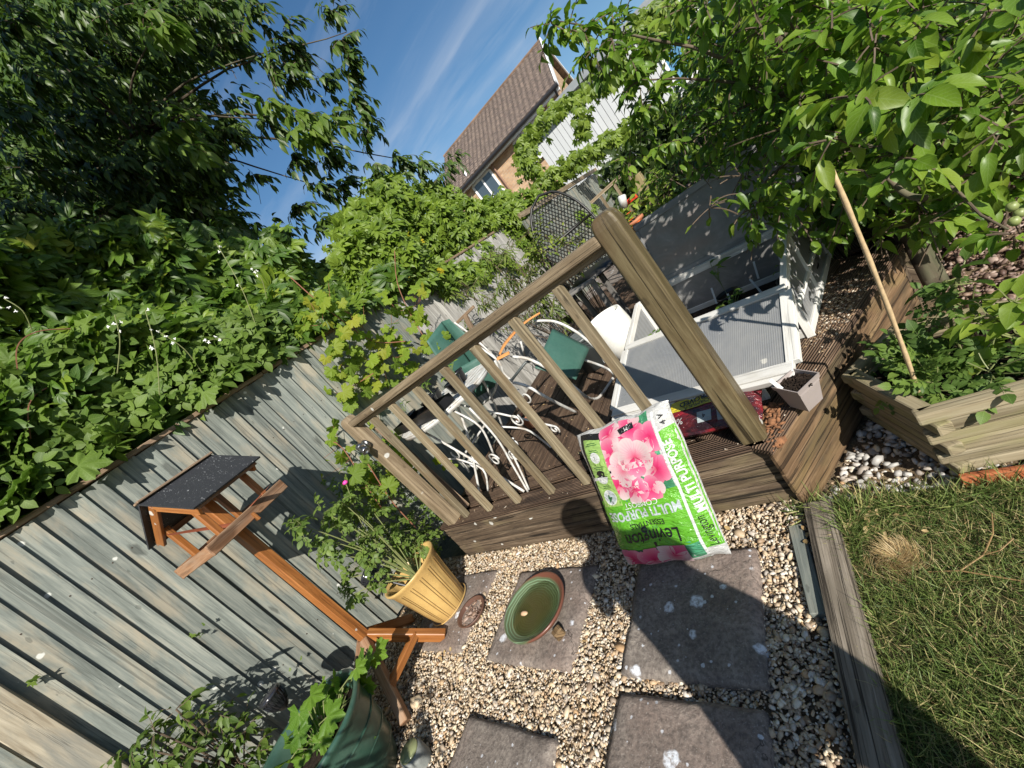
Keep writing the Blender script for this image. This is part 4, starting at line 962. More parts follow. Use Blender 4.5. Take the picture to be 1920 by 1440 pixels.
F_petal = petalmat()
root = thing('compost_bag', 'upside down green and pink printed bag of multi purpose compost leaning on the deck railing', 'compost bag', (-.9, 1.16, .02))
bg_ = Bag(root, (-1.135, 1.175, .024), (1, 0.0, 0.005), (.045, .27, .59), .478, .655, .14, 4, wrinkle=1.5)
bg_.shell(F_white, n=64)
R = bg_.region
R([(.01, .0), (.84, .0), (.83, .16), (.01, .16)], F_dgreen, 'photo_print', .0010)
R([(.01, .14), (.836, .14), (.836, .50), (.01, .50)], F_green, 'green_panel', .0014)
R([(.30, .44), (.83, .44), (.80, .99), (.36, .97)], F_dgreen, 'photo_print', .0011)
R([(.03, .45), (.33, .45), (.33, .97), (.06, .99)], F_black, 'black_panel', .0011)
R([(.055, .46), (.285, .46), (.29, .93), (.10, .95)], F_lime, 'lime_panel', .0016)
R([(.86, .08), (.995, .08), (.995, .86), (.86, .84)], F_green, 'green_side_panel', .0014)
R([(.835, .0), (.858, .0), (.858, .97), (.835, .97)], F_wprint, 'white_stripe', .0016)
def petal(cx, cy, ang, L, wd, lift, lim=(.29, .83, .455, .985)):
    pts = []; K = 15
    for k in range(K):
        a = 2 * math.pi * k / K; x = L * .5 * (1 - math.cos(a)) ; y = wd * .5 * math.sin(a) * (.35 + .65 * (x / L) ** .6) * (1 + .06 * math.sin(5 * a))
        X = cx + (x * math.cos(ang) - y * math.sin(ang)) / bg_.w; Y = cy + (x * math.sin(ang) + y * math.cos(ang)) / bg_.h
        pts.append((min(max(X, lim[0]), lim[1]), min(max(Y, lim[2]), lim[3])))
    q = []
    for p in pts:
        if not q or (abs(p[0] - q[-1][0]) + abs(p[1] - q[-1][1])) > 1e-4: q.append(p)
    if len(q) < 4: return
    try: o = R(q, F_petal, 'flower_petal', lift + .0006)
    except Exception: return
    # per-petal uv: x = distance from the flower centre
    me = o.data; uvl = me.uv_layers[0].data
    for l in uvl:
        dx = (l.uv[0] - cx) * bg_.w; dy = (l.uv[1] - cy) * bg_.h; l.uv = (min(1, math.hypot(dx, dy) / L), math.atan2(dy, dx))
lift = .0018
for fx, fy, r in ((.52, .86, .07), (.70, .72, .065), (.35, .70, .06), (.40, .93, .075), (.62, .93, .07), (.78, .84, .08), (.36, .80, .085), (.74, .64, .085), (.62, .52, .075), (.47, .55, .08), (.33, .60, .08), (.44, .70, .095), (.585, .745, .105)):
    a0 = random.random() * 6
    for k in range(5): petal(fx, fy, a0 + k * 1.2566, r * random.uniform(.75, .95), r * .95, lift); lift += .00004
for fx, fy, r in ((.14, .06, .07), (.36, .05, .08), (.58, .07, .085)):
    a0 = random.random() * 6
    for k in range(5): petal(fx, fy, a0 + k * 1.2566, r, r * 1.1, lift, (.03, .70, .012, .145)); lift += .00004
T = bg_.text
T('MULTI PURPOSE', .455, .392, .057, F_silver, bold=.0016, sx=.84)
T('COMPOST', .47, .452, .036, F_wprint, sx=.95)
T('ESSENTIALS', .455, .315, .033, F_black, bold=.0004, sx=.95)
T('EST. 1967', .46, .280, .016, F_dgreen, sx=1.2)
T('Levington', .455, .225, .088, F_black, bold=.0010, sx=.74, shear=.12)
R([(.45 + .014 * math.cos(a), .165 + .02 * math.sin(a) + .006 * math.cos(2 * a)) for a in np.linspace(0, 6.28, 9)[:-1]], F_black, 'logo_leaf', .0032)
T('MULTI PURPOSE', .925, .545, .050, F_wprint, rot=95, bold=.0014, sx=.86)
T('Levington', .925, .185, .050, F_black, rot=95, sx=.68, shear=.12)
T('PLANT BY DATE', .80, .935, .012, F_wprint, rot=95) if False else None
def disc(cu, cv, r, mat, name, lift): R([(cu + r / bg_.w * math.cos(a), cv + r / bg_.h * math.sin(a)) for a in np.linspace(0, 6.283, 21)[:-1]], mat, name, lift)
disc(.175, .525, .036, F_wprint, 'round_badge', .0022); disc(.175, .525, .031, F_silver, 'round_badge', .0025); T('4', .175, .522, .046, F_olive, bold=.0014)
disc(.18, .675, .033, F_wprint, 'round_badge', .0022)
R([(.18 + .033 / bg_.w * math.cos(a), .675 + .033 / bg_.h * math.sin(a)) for a in np.linspace(0, math.pi, 11)], F_black, 'badge_half', .0026)
T('Y', .18, .688, .028, F_wprint, rot=180); disc(.185, .815, .026, F_wprint, 'round_badge', .0022); T('i', .185, .815, .03, F_olive)
for k, (v_, w_) in enumerate(((.595, .10), (.608, .08), (.735, .09), (.748, .12), (.855, .12), (.867, .10), (.905, .13), (.917, .10))): R([(.185 - w_ / 2, v_ - .0022), (.185 + w_ / 2, v_ - .0022), (.185 + w_ / 2, v_ + .0022), (.185 - w_ / 2, v_ + .0022)], F_olive, 'small_print', .0022)
T('PEAT 51% LESS', .19, .885, .017, F_black, bold=.0005, sx=.85) if False else None
T('4', .93, .885, .03, F_black, rot=95, bold=.001); T('V', .925, .925, .03, F_black, rot=95, bold=.001)
R([(.52, .90), (.66, .93), (.65, .965), (.50, .935)], F_black, 'logo_panel', .0045); T('M', .585, .932, .022, F_wprint, rot=190, lift=.0055)

def redbag(label, O, U, V, w, h, th, seed, texts=True):
    r_ = thing('compost_bag', label, 'compost bag', O, 'red and dark compost bags under the cold frame lid'); b = Bag(r_, O, U, V, w, h, th, seed); b.shell(F_plum, n=36)
    b.region([(.0, .0), (.33, .0), (.30, .30), (.05, .42), (0, .4)], F_red, 'red_panel', .0012); b.region([(.25, .02), (.95, .0), (.96, .16), (.30, .22)], F_dark, 'dark_panel', .0014)
    if texts:
        b.region([(.38, .28), (.80, .30), (.80, .47), (.38, .45)], F_yel, 'yellow_label', .0035); b.text('IMPROVED', .60, .41, .040, F_black, rot=187, bold=.0012, sx=.95); b.text('FORMULA', .60, .335, .032, F_black, rot=187, sx=.95)
        b.text('PLANTER', .16, .42, .055, F_wprint, rot=187, bold=.003, sx=.85); b.region([(.02, .3), (.32, .3), (.31, .52), (.03, .52)], F_red, 'red_panel', .0032)
        b.region([(.60, .07), (.70, .07), (.70, .2), (.60, .2)], F_silver, 'small_label', .0022); b.region([(.74, .05), (.92, .05), (.92, .22), (.74, .22)], F_grey, 'grey_label', .0022); b.text('4', .65, .135, .03, F_black, lift=.004)
        b.text('%', .47, .13, .045, F_wprint, lift=.004); b.text('50', .42, .12, .035, F_wprint, lift=.004)
redbag('dark red compost bag with a yellow label lying under the open cold frame lid', (-.985, 1.53, DZ + .012), (.97, -.10, .0), (.10, .93, .10), .62, .42, .10, 11)
redbag('dark red compost bag with torn edge showing at the left of the green bag', (-1.28, 1.60, DZ + .01), (.96, -.22, .0), (.2, .95, .0), .26, .30, .06, 17, False)
# ---------------------------------------------------------------- cold frame
CO = Vector((-1.00, 2.26, 0)); f1 = Vector((.966, -.257, 0)); f2 = Vector((.257, .966, 0)); CW = .896; CDp = .80
cf = thing('cold_frame', 'white painted wooden cold frame with both ribbed plastic lids open, standing on the deck', 'cold frame', CO)
Q = lambda a, b, z: CO + f1 * a + f2 * b + Vector((0, 0, z))
EVz, APz = .59, .70
def bar(p, q, w, h, nm='frame_bar', up=(0, 0, 1), par=cf, mat=None): return MB().beam(p, q, w, h, up=up).build(nm, mat or M_whitewood, par, bev=.002)
for a, sidename in ((0, 'left'), (CW, 'right')):
    bar(Q(a, .0, DZ), Q(a, .0, EVz), .035, .035, 'corner_post'); bar(Q(a, CDp, DZ), Q(a, CDp, EVz), .035, .035, 'corner_post')
    bar(Q(a, .0, EVz), Q(a, .35, APz + .01), .03, .036, 'sloping_bar'); bar(Q(a, .35, APz + .01), Q(a, CDp, EVz + .02), .03, .036, 'sloping_bar')
    bar(Q(a, .02, DZ + .02), Q(a, CDp - .02, DZ + .02), .028, .04); bar(Q(a, .37, DZ + .03), Q(a, .37, APz - .01), .028, .03, 'stile')
    bar(Q(a, .02, DZ + .15), Q(a, CDp - .02, DZ + .15), .024, .024)
    MB().poly([Q(a - .003, .01, DZ + .02), Q(a - .003, .01, EVz), Q(a - .003, .35, APz), Q(a - .003, CDp, EVz + .01), Q(a - .003, CDp, DZ + .02)], f1, .006).build('side_pane', M_poly, cf)
bar(Q(.0, 0, EVz), Q(CW, 0, EVz), .03, .034); bar(Q(0, 0, DZ + .03), Q(CW, 0, DZ + .03), .03, .05); bar(Q(0, CDp, EVz + .03), Q(CW, CDp, EVz + .03), .045, .05, 'back_rail'); bar(Q(0, CDp, DZ + .02), Q(CW, CDp, DZ + .02), .03, .04)
MB().quad(Q(.01, .004, DZ + .04), Q(CW - .01, .004, DZ + .04), Q(CW - .01, .004, EVz), Q(.01, .004, EVz)).build('front_pane', M_poly, cf, solid=.005)
MB().quad(Q(.01, CDp, DZ + .04), Q(CW - .01, CDp, DZ + .04), Q(CW - .01, CDp, EVz + .01), Q(.01, CDp, EVz + .01)).build('back_pane', M_backlid, cf, solid=.006)
# front lid flipped forward, lying on the red bags
A_, B_ = Vector((-1.00, 2.25, .603)), Vector((-.125, 2.02, .603)); C_, D_ = Vector((-.205, 1.615, .455)), Vector((-1.095, 1.80, .455))
ln = (B_ - A_).cross(D_ - A_).normalized(); ln = ln if ln.z > 0 else -ln
def lidbar(p, q, w, nm): return bar(p, q, w, .028, nm, ln)
lidbar(A_, B_, .045, 'lid_bar'); lidbar(D_, C_, .052, 'lid_bar')
eA = (D_ - A_).normalized() * .024; lidbar(A_ + eA, D_ - eA, .045, 'lid_bar'); eB = (C_ - B_).normalized() * .024; lidbar(B_ + eB, C_ - eB, .05, 'lid_bar')
fd_ = (A_ - D_).normalized() * -.037
bar(D_ + fd_ + ln * -.010, C_ + fd_ + ln * -.010, .022, .030, 'lid_lip', ln)
m_ = MB().quad(D_ + ln * .002, C_ + ln * .002, B_ + ln * .002, A_ + ln * .002); m_.build('lid_pane', M_poly, cf, solid=.006)
bar(Vector((-.36, 1.655, DZ)), Vector((-.36, 1.655, .44)), .035, .02, 'prop', (0, 1, 0))
# back lid standing open
bA, bB = Q(-.03, CDp + .01, EVz + .06), Q(CW + .04, CDp + .01, EVz + .06); up_ = Vector((.02, .10, .43)); tA, tB = bA + up_, bB + up_
bn = (bB - bA).cross(up_).normalized()
MB().quad(bA, bB, tB, tA).build('back_lid_pane', M_backlid, cf, solid=.006)
M_greyw = wood('grey_lid_wood', (.14, .14, .14), (.22, .22, .22), (.32, .32, .31), 30, (.36, .35, .33), .4, .6, bumps=.3)
for p, q in ((bA, bB), (tA, tB), (bA + up_ * .06, tA - up_ * .06), (bB + up_ * .06, tB - up_ * .06)): MB().beam(p, q, .022, .045, up=up_ if (q - p).length > .6 else f1).build('lid_bar', M_greyw, cf, bev=.002)
hk = MB(); hk.tube([Q(CW + .016, .12, .60), Q(CW + .03, .12, .56), Q(CW + .03, .14, .52), Q(CW + .018, .15, .50)], .003, 5); hk.build('hook', M_steel, cf)
# pots with seedlings and plant labels inside
def seedling(p, h, n, lsz, tm, mat, lab=None, r=.03, nm='leaf', par=None):
    items = []
    mb = MB()
    for k in range(n):
        a = random.random() * 6.28; hh = h * random.uniform(.55, 1.05); q = Vector(p) + Vector((r * math.cos(a) * random.random(), r * math.sin(a) * random.random(), hh)); mb.tube([p, Vector(p) + Vector((0, 0, hh * .5)), q], .0018, 4, cap=False)
        items.append(((q.x, q.y, q.z), (math.cos(a), math.sin(a), random.uniform(-.3, .4)), (random.gauss(0, .3), random.gauss(0, .3), 1), lsz * random.uniform(.7, 1.2)))
    mb.build('stem', M_stem, par); foliage(par, tm, mat, [np.array([i[k] for i in items]) for k in range(4)], nm)
M_lf_seed = leafmat('seedling_leaves', [(.05, .12, .02), (.12, .24, .04), (.20, .30, .07)])
def smallpot(loc, label, r=.055, h=.09, mat=None, cat='plant pot', group=None, ns=5, hs=.12, ls=.05, kind=0):
    t = thing('nursery_pot', label, cat, loc, group)
    MB().lathe(loc, [(0, 0), (r * .72, 0), (r * .95, h * .86), (r * 1.04, h * .87), (r * 1.06, h), (r * .97, h), (r * .92, h * .84), (0, h * .82)], 24).build('pot_body', mat or M_pgreen, t, smooth=True)
    MB().lathe(Vector(loc) + Vector((0, 0, h * .84)), [(0, .006), (r * .9, .0)], 16).build('soil', M_soil, t)
    if ns: seedling(Vector(loc) + Vector((0, 0, h * .85)), hs, ns, ls, [t_oval(.5, .3), t_oval(.4, .5)] if kind == 0 else [t_pinnate(1, 2)], M_lf_seed, par=t, r=r)
    return t
def label_stick(p, q, lab, word=None, w=.011):
    t = thing('plant_label', lab, 'plant label', p); p, q = Vector(p), Vector(q); MB().beam(p, q, w, .0016, up=(0, -1, .4)).build('label_blade', plain('white_plastic', (.72, .72, .72), .35), t, bev=.0005); return t
smallpot(Q(.56, .25, DZ), 'bright green plastic pot with a pale crinkled seedling, inside the cold frame', .085, .12, ns=12, hs=.14, ls=.055)
smallpot(Q(.13, .28, DZ), 'bright green pot half hidden by the corner post, in the left of the cold frame', .07, .12, ns=9, hs=.14, ls=.09, kind=1)
smallpot(Q(.40, .62, DZ), 'black pot with a tall bent seedling at the back of the cold frame', .07, .11, mat=M_black, ns=7, hs=.24, ls=.075)
smallpot(Q(.80, .55, DZ), 'black tray pot of reddish green seedlings in the right of the cold frame', .10, .09, mat=M_black, ns=26, hs=.10, ls=.035)
for k, (a, b, z, ta) in enumerate(((.60, .62, .56, .02), (.73, .66, .60, .03), (.66, .40, .55, -.02), (.50, .35, .54, .02), (.36, .52, .55, .02))):
    label_stick(Q(a, b, z - .11), Q(a + ta, b + .01, z), ['white plant label standing upright near the back wall of the cold frame', 'white plant label furthest right inside the cold frame', 'white plant label beside the green pot in the cold frame', 'white plant label on the left of the green pot in the cold frame', 'white plant label under the bent seedling in the cold frame'][k])
fl = MB().quad(Q(.02, .02, DZ + .006), Q(CW - .02, .02, DZ + .006), Q(CW - .02, CDp - .02, DZ + .006), Q(.02, CDp - .02, DZ + .006)).build('frame_floor', M_soil, cf)
# ---------------------------------------------------------------- square taupe pot
rim = [PZ(1448, 725, .462), PZ(1495, 735, .462), PZ(1533, 699, .462), PZ(1486, 692, .462)]
cc = sum(rim, Vector()) / 4; tp = thing('square_pot', 'square taupe plastic pot of dark compost on the deck edge, with a white label', 'plant pot', (cc.x, cc.y, DZ))
b4 = PZ(1517, 772, .336); rc = [(p - cc) for p in rim]; bc = b4 - rc[1] * .72; base = [Vector((bc.x, bc.y, .336)) + r * .72 for r in rc]
mb = MB()
for k in range(4):
    k2 = (k + 1) % 4; mid0 = [base[j].lerp(rim[j], .84) for j in (k, k2)]; o_ = [m + (m - cc) * .06 for m in mid0]; mb.quad(base[k], base[k2], mid0[1], mid0[0]); 
    O = [rim[j] + rc[j] * .07 for j in (k, k2)]; Om = [base[j].lerp(rim[j], .84) + rc[j] * .06 for j in (k, k2)]
    mb.quad(mid0[0], mid0[1], Om[1], Om[0]); mb.quad(Om[0], Om[1], O[1], O[0]); mb.quad(O[0], O[1], rim[k2], rim[k]); mb.quad(rim[k], rim[k2], rim[k2] - rc[k2] * .07 - Vector((0, 0, .03)), rim[k] - rc[k] * .07 - Vector((0, 0, .03)))
mb.quad(*base); mb.build('pot_body', M_greypl, tp, bev=.002)
MB().quad(*[rim[j] - rc[j] * .06 - Vector((0, 0, .016)) for j in range(4)]).build('soil', M_soil, tp)
o = pebbles('compost_crumbs', np.array([[cc.x + rc[0].x * a + rc[1].x * b_, cc.y + rc[0].y * a + rc[1].y * b_, .447 + .004 * random.random()] for a, b_ in rng.uniform(-.6, .6, (110, 2))]), .008, M_soil); o['kind'] = 'stuff'; o.parent = tp; o.matrix_parent_inverse = W2L(tp)
lb = label_stick(rim[0].lerp(rim[1], .25) + (cc - rim[0]) * .12 - Vector((0, 0, .01)), rim[0].lerp(rim[1], .2) + Vector((-.008, .012, .035)), 'white plant label with black marks leaning in the square taupe pot', w=.014)
# ---------------------------------------------------------------- timber planter
PLZ = .27; K = [Vector(k) for k in ((-.09, 1.752, 0), (.055, 1.385, 0), (.50, 1.40, 0), (.66, 1.66, 0), (.385, 1.885, 0), (.11, 1.965, 0))]
pl = thing('timber_planter', 'hexagonal raised planter of stacked pale timber logs beside the deck', 'planter', (.2, 1.66, 0))
cenp = sum(K, Vector()) / 6
for c_ in range(6):
    z0 = .002 + c_ * .045
    for i in range(6):
        a, b = K[i], K[(i + 1) % 6]; d = (b - a).normalized(); nin = Vector((-d.y, d.x, 0)); nin = nin if (cenp - a).dot(nin) > 0 else -nin
        e0 = .018 if (i + c_) % 2 else -.022; e1_ = .018 if (i + c_ + 0) % 2 else -.022
        off = nin * (.024 + random.uniform(-.002, .002)); zc = Vector((0, 0, z0 + .0215))
        MB().beam(a + off + zc - d * e0 * -1 if False else a + off + zc - d * (-e0), b + off + zc + d * (-e1_), .046, .0425).build('log', M_plant, pl, bev=.007, segs=2)
MB().poly([k.lerp(cenp, .05) + Vector((0, 0, .205)) for k in K]).build('soil', M_soil, pl)
pcr = [];
while len(pcr) < 900:
    a, b_ = rng.uniform(-.1, .68), rng.uniform(1.38, 1.97)
    if all((K[(i + 1) % 6] - K[i]).cross(Vector((a, b_, 0)) - K[i]).z > .022 for i in range(6)): pcr.append((a, b_, .205 + .012 * rng.random()))
o = pebbles('soil_crumbs', np.array(pcr), .013, M_soil); o['kind'] = 'stuff'; o.parent = pl; o.matrix_parent_inverse = W2L(pl)
cn_ = MB(); c0_, c1_ = PZ(1727, 748, .20), PY(1555, 308, 1.50)
cpts = [c0_.lerp(c1_, t) + Vector((.006 * math.sin(3.1 * t), 0, 0)) for t in np.linspace(0, 1, 15)]
cn_.tube(cpts, [.0065 + (.0012 if k % 3 == 0 else 0) for k in range(15)], 8); o = cn_.build('bamboo_cane', M_cane, smooth=True); tag(o, 'tall bamboo cane stuck slanting in the timber planter', 'cane')
# ---------------------------------------------------------------- garden chairs
def pth(lst, **k):
    out = []
    for q in lst:
        if len(q) == 3: out.append(PY(*q))
        else: out.append(Vector(q[1:]))
    return out
def smooth_path(pts, n=5):
    out = []
    for k in range(len(pts) - 1):
        a = pts[max(k - 1, 0)]; b = pts[k]; c = pts[k + 1]; d = pts[min(k + 2, len(pts) - 1)]
        for q in range(n):
            t = q / n; out.append(.5 * ((2 * b) + (c - a) * t + (2 * a - 5 * b + 4 * c - d) * t * t + (3 * b - a - 3 * c + d) * t ** 3))
    out.append(pts[-1]); return out
ch = thing('folding_chair', 'green fabric garden chair with white tube frame and orange wooden arms beside the table', 'garden chair', (-1.5, 2.3, DZ))
def fabric(corners, mat, par, name, sag=.02, n=10):
    a, b, c, d = corners; nn = (b - a).cross(d - a).normalized(); mb = MB(); i0 = 0
    for i in range(n + 1):
        for j in range(n + 1):
            u, v = i / n, j / n; p = a.lerp(b, u).lerp(d.lerp(c, u), v); s = math.sin(math.pi * u) * math.sin(math.pi * v); mb.v.append(tuple(p - nn * sag * s + nn * .003 * mnoise.noise(Vector((u * 5, v * 5, 1)))))
    for i in range(n):
        for j in range(n): mb.f.append((i * (n + 1) + j, (i + 1) * (n + 1) + j, (i + 1) * (n + 1) + j + 1, i * (n + 1) + j + 1)); mb.uv += [(0, 0)] * 4
    return mb.build(name, mat, par, smooth=True, solid=.004)
FYf, FYn = 2.52, 2.04
cor = [PY(1036, 616, FYf), PY(1106, 652, FYf), PY(1080, 712, FYn + .06), PY(1003, 690, FYn)]
fabric(cor, M_green, ch, 'seat_fabric')
MB().tube(smooth_path([PY(1002, 602, FYf), PY(1040, 603, FYf), PY(1080, 622, FYf), PY(1119, 655, FYf), PY(1135, 680, FYf)]), .0105, 8).build('frame_tube', M_white, ch, smooth=True)
MB().tube(smooth_path([PY(962, 669, FYn), PY(990, 673, FYn), PY(1025, 690, FYn), PY(1060, 712, FYn), PY(1096, 742, FYn), PZ(1112, 748, .345), PZ(1126, 742, .345), PZ(1150, 708, .40)]), .0105, 8).build('frame_tube', M_white, ch, smooth=True)
MB().tube(smooth_path([PZ(1150, 706, .40), PZ(1146, 696, .47), PZ(1122, 684, .52), PZ(1098, 676, .55)]), .0095, 8).build('foot_tube', M_white, ch, smooth=True)
MB().tube(smooth_path([PY(962, 717, 1.98), PY(990, 725, 1.98), PY(1030, 748, 1.98), PZ(1082, 774, .345)]), .0105, 8).build('leg', M_white, ch, smooth=True)
MB().tube([PY(960, 712, 2.0), PY(985, 680, 2.05), PY(998, 676, 2.1)], .010, 6).build('leg', M_charc, ch, smooth=True)
MB().tube([PY(976, 640, FYf), PY(984, 668, FYf)], .009, 6).build('leg', M_white, ch, smooth=True)
def strap(path, w, h, name, mat, par, up=(0, 0, 1)):
    for k in range(1): pass
    mb = MB(); pts = smooth_path(path, 4); i0 = 0
    for k, p in enumerate(pts):
        d = (pts[min(k + 1, len(pts) - 1)] - pts[max(k - 1, 0)]).normalized(); s = d.cross(Vector(up)).normalized(); u = s.cross(d)
        for a, b in ((-1, -1), (-1, 1), (1, 1), (1, -1)): mb.v.append(tuple(p + s * a * w / 2 + u * b * h / 2))
    for k in range(len(pts) - 1):
        for j in range(4): j2 = (j + 1) % 4; mb.f.append((k * 4 + j, k * 4 + j2, k * 4 + 4 + j2, k * 4 + 4 + j)); mb.uv += [(.03 * k, .02 * j), (.03 * k, .02 * j + .02), (.03 * k + .03, .02 * j + .02), (.03 * k + .03, .02 * j)]
    mb.f += [(3, 2, 1, 0), tuple(len(mb.v) - 4 + j for j in range(4))]; mb.uv += [(0, 0)] * 8
    return mb.build(name, mat, par, bev=.002)
M_arm = wood('orange_arm_wood', (.38, .14, .04), (.58, .25, .08), (.66, .34, .13), 30, None, .4, bumps=.2)
strap([PY(937, 664, 2.1), PY(946, 646, 2.14), PY(966, 622, 2.25), PY(988, 602, 2.4), PY(1010, 588, FYf)], .038, .014, 'armrest', M_arm, ch)
strap([PY(932, 673, 2.0), PY(955, 661, FYn)], .038, .016, 'armrest', M_arm, ch)
lc = MB()
for k in range(15):
    t_ = k / 14; a = cor[0].lerp(cor[1], t_); b = PY(1040, 604, FYf).lerp(PY(1117, 653, FYf), t_); lc.tube([a, b], .0022, 4)
o = lc.build('lacing', M_charc, ch); o['kind'] = 'stuff'
ch2 = thing('folding_chair', 'dark green fabric garden chair standing against the fence behind the round table', 'garden chair', (-2.4, 2.6, DZ))
fabric([PY(828, 603, 2.75), PY(842, 598, 2.75), PY(915, 662, 2.72), PY(890, 690, 2.7)], M_green, ch2, 'backrest_fabric')
fabric([PY(800, 640, 2.45), PY(828, 603, 2.75), PY(890, 690, 2.7), PY(845, 715, 2.4)], M_green, ch2, 'seat_fabric', .03)
fabric([PY(860, 690, 2.4), PY(905, 665, 2.5), PY(935, 720, 2.5), PY(895, 745, 2.4)], M_green, ch2, 'seat_fabric', .03)
MB().tube(smooth_path([PY(852, 605, 2.78), PY(876, 622, 2.78), PY(905, 648, 2.78), PY(930, 672, 2.78)]), .010, 8).build('frame_tube', M_white, ch2, smooth=True)
MB().tube(smooth_path([PY(928, 676, 2.2), PY(935, 700, 2.2), PY(925, 738, 2.2), PY(905, 757, 2.2)]), .010, 8).build('frame_tube', M_white, ch2, smooth=True)
MB().tube(smooth_path([PY(880, 640, 2.3), PY(905, 655, 2.3), PY(935, 678, 2.3), PY(945, 700, 2.3), PY(962, 716, 2.3)]), .009, 8).build('frame_tube', M_white, ch2, smooth=True)
# ---------------------------------------------------------------- round bistro table with scroll legs
TC = Vector((-2.16, 1.86, 1.03)); TR = .385
tb = thing('bistro_table', 'round white metal folding table with scrolled legs, crowded with black seed pots', 'garden table', (TC.x, TC.y, DZ))
MB().tube([TC + Vector((TR * math.cos(a), TR * math.sin(a), 0)) for a in np.linspace(0, 6.2832, 49)[:-1]], .008, 6, closed=True).build('rim', M_white, tb, smooth=True)
MB().lathe(TC + Vector((0, 0, -.03)), [(TR, 0), (TR + .004, .0), (TR + .004, .032), (TR, .032)], 48).build('rim_band', M_white, tb, smooth=True)
for k in range(-5, 6):
    xx = k * .068; hl = math.sqrt(max(TR ** 2 - xx ** 2, 0)); MB().beam(TC + Vector((xx, -hl, .004)), TC + Vector((xx, hl, .004)), .050, .005).build('slat', M_white, tb, bev=.001)
def scroll(c, r0, turns, start, ax1, ax2, sgn=1, n=22):
    return [c + (ax1 * math.cos(start + sgn * t * turns * 6.283) + ax2 * math.sin(start + sgn * t * turns * 6.283)) * r0 * (1 - .72 * t) for t in np.linspace(0, 1, n)]
lx, ly = Vector((1, 0, 0)), Vector((0, 1, 0))
feet = [Vector((-1.77, 1.50, DZ + .01)), Vector((-2.22, 1.52, DZ + .01)), Vector((-1.76, 2.14, DZ + .01)), Vector((-2.36, 2.22, DZ + .01))]
tops = [Vector((-2.42, 1.70, 1.0)), Vector((-1.92, 1.70, 1.0)), Vector((-2.38, 2.02, 1.0)), Vector((-1.90, 2.02, 1.0))]
for F_, T_ in zip(feet, tops):
    lg = MB(); pts = [T_, T_.lerp(F_, .3) + Vector((.02, 0, -.02)), T_.lerp(F_, .7) + Vector((.015, 0, -.01)), F_]
    lg.tube(smooth_path(pts), .0085, 8); o = lg.build('leg', M_white, tb, smooth=True)
MB().tube([Vector((-2.13, 1.65, .68)), Vector((-2.13, 2.1, .68))], .008, 6).build('cross_bar', M_white, tb)
for (px, py, r, y_, st, sg, tn) in ((905, 945, .05, 1.62, .5, 1, 1.4), (885, 868, .075, 1.66, 2.2, -1, 1.3), (928, 862, .055, 1.60, 0, 1, 1.4), (965, 855, .05, 1.6, 3.6, -1, 1.3), (968, 787, .06, 1.85, .6, -1, 1.5), (985, 745, .07, 1.95, 1.6, 1, 1.1), (1040, 805, .04, 1.98, 5.2, 1, 1.3), (965, 830, .04, 1.7, .9, 1, 1.2), (850, 850, .08, 1.7, 1.2, -1, .8)):
    c = PY(px, py, y_); MB().tube(scroll(c, r, tn, st, (lx - ly * .25).normalized(), ez, sg), .0065, 6).build('scroll', M_white, tb, smooth=True)
for pl_ in (((880, 765, 1.62), (930, 820, 1.6), (960, 870, 1.58), (990, 922, 1.52)), ((902, 760, 1.66), (938, 815, 1.64), (965, 860, 1.6), (992, 918, 1.53)), ((850, 770, 1.62), (900, 800, 1.6), (925, 850, 1.6)), ((930, 800, 1.8), (985, 805, 1.85), (1020, 828, 1.9), (1045, 850, 1.92)), ((855, 860, 1.62), (905, 880, 1.6), (915, 920, 1.56)), ((830, 862, 1.7), (860, 862, 1.68), (880, 885, 1.66))):
    MB().tube(smooth_path([PY(*q) for q in pl_]), .0072, 6).build('scroll_bar', M_white, tb, smooth=True)
# things on the table
def blackpot(dx, dy, r, h, lab, ns, hs, ls):
    return smallpot((TC.x + dx, TC.y + dy, TC.z + .008), lab, r, h, mat=M_black, group='black pots of seedlings on the round table', ns=ns, hs=hs, ls=ls)
blackpot(-.17, -.20, .06, .085, 'black pot at the near edge of the round white table', 6, .10, .05); blackpot(.02, -.13, .062, .09, 'black pot in the middle of the round white table with a thin seedling', 5, .16, .05)
blackpot(.20, -.02, .065, .085, 'black pot at the right edge of the round white table', 6, .10, .045); blackpot(.10, .15, .06, .09, 'black pot at the back of the round white table beside the orange arm', 7, .13, .05); blackpot(-.12, .05, .06, .08, 'black pot at the fence side of the round white table', 8, .12, .05)
tr_ = thing('seed_tray', 'long black seed tray hanging over the near edge of the round table', 'seed tray', (TC.x - .1, TC.y - .3, TC.z))
trp = [Vector((-2.50, 1.60, 1.045)), Vector((-1.90, 1.50, 1.045)), Vector((-1.86, 1.66, 1.045)), Vector((-2.46, 1.76, 1.045))]
m_ = MB()
for k in range(4):
    k2 = (k + 1) % 4; o0, o1 = trp[k], trp[k2]; m_.quad(o0, o1, o1 + Vector((0, 0, .055)), o0 + Vector((0, 0, .055)))
m_.quad(*trp); m_.build('tray_wall', M_black, tr_, solid=.004); MB().quad(*[p + Vector((0, 0, .04)) for p in trp]).build('soil', M_soil, tr_)
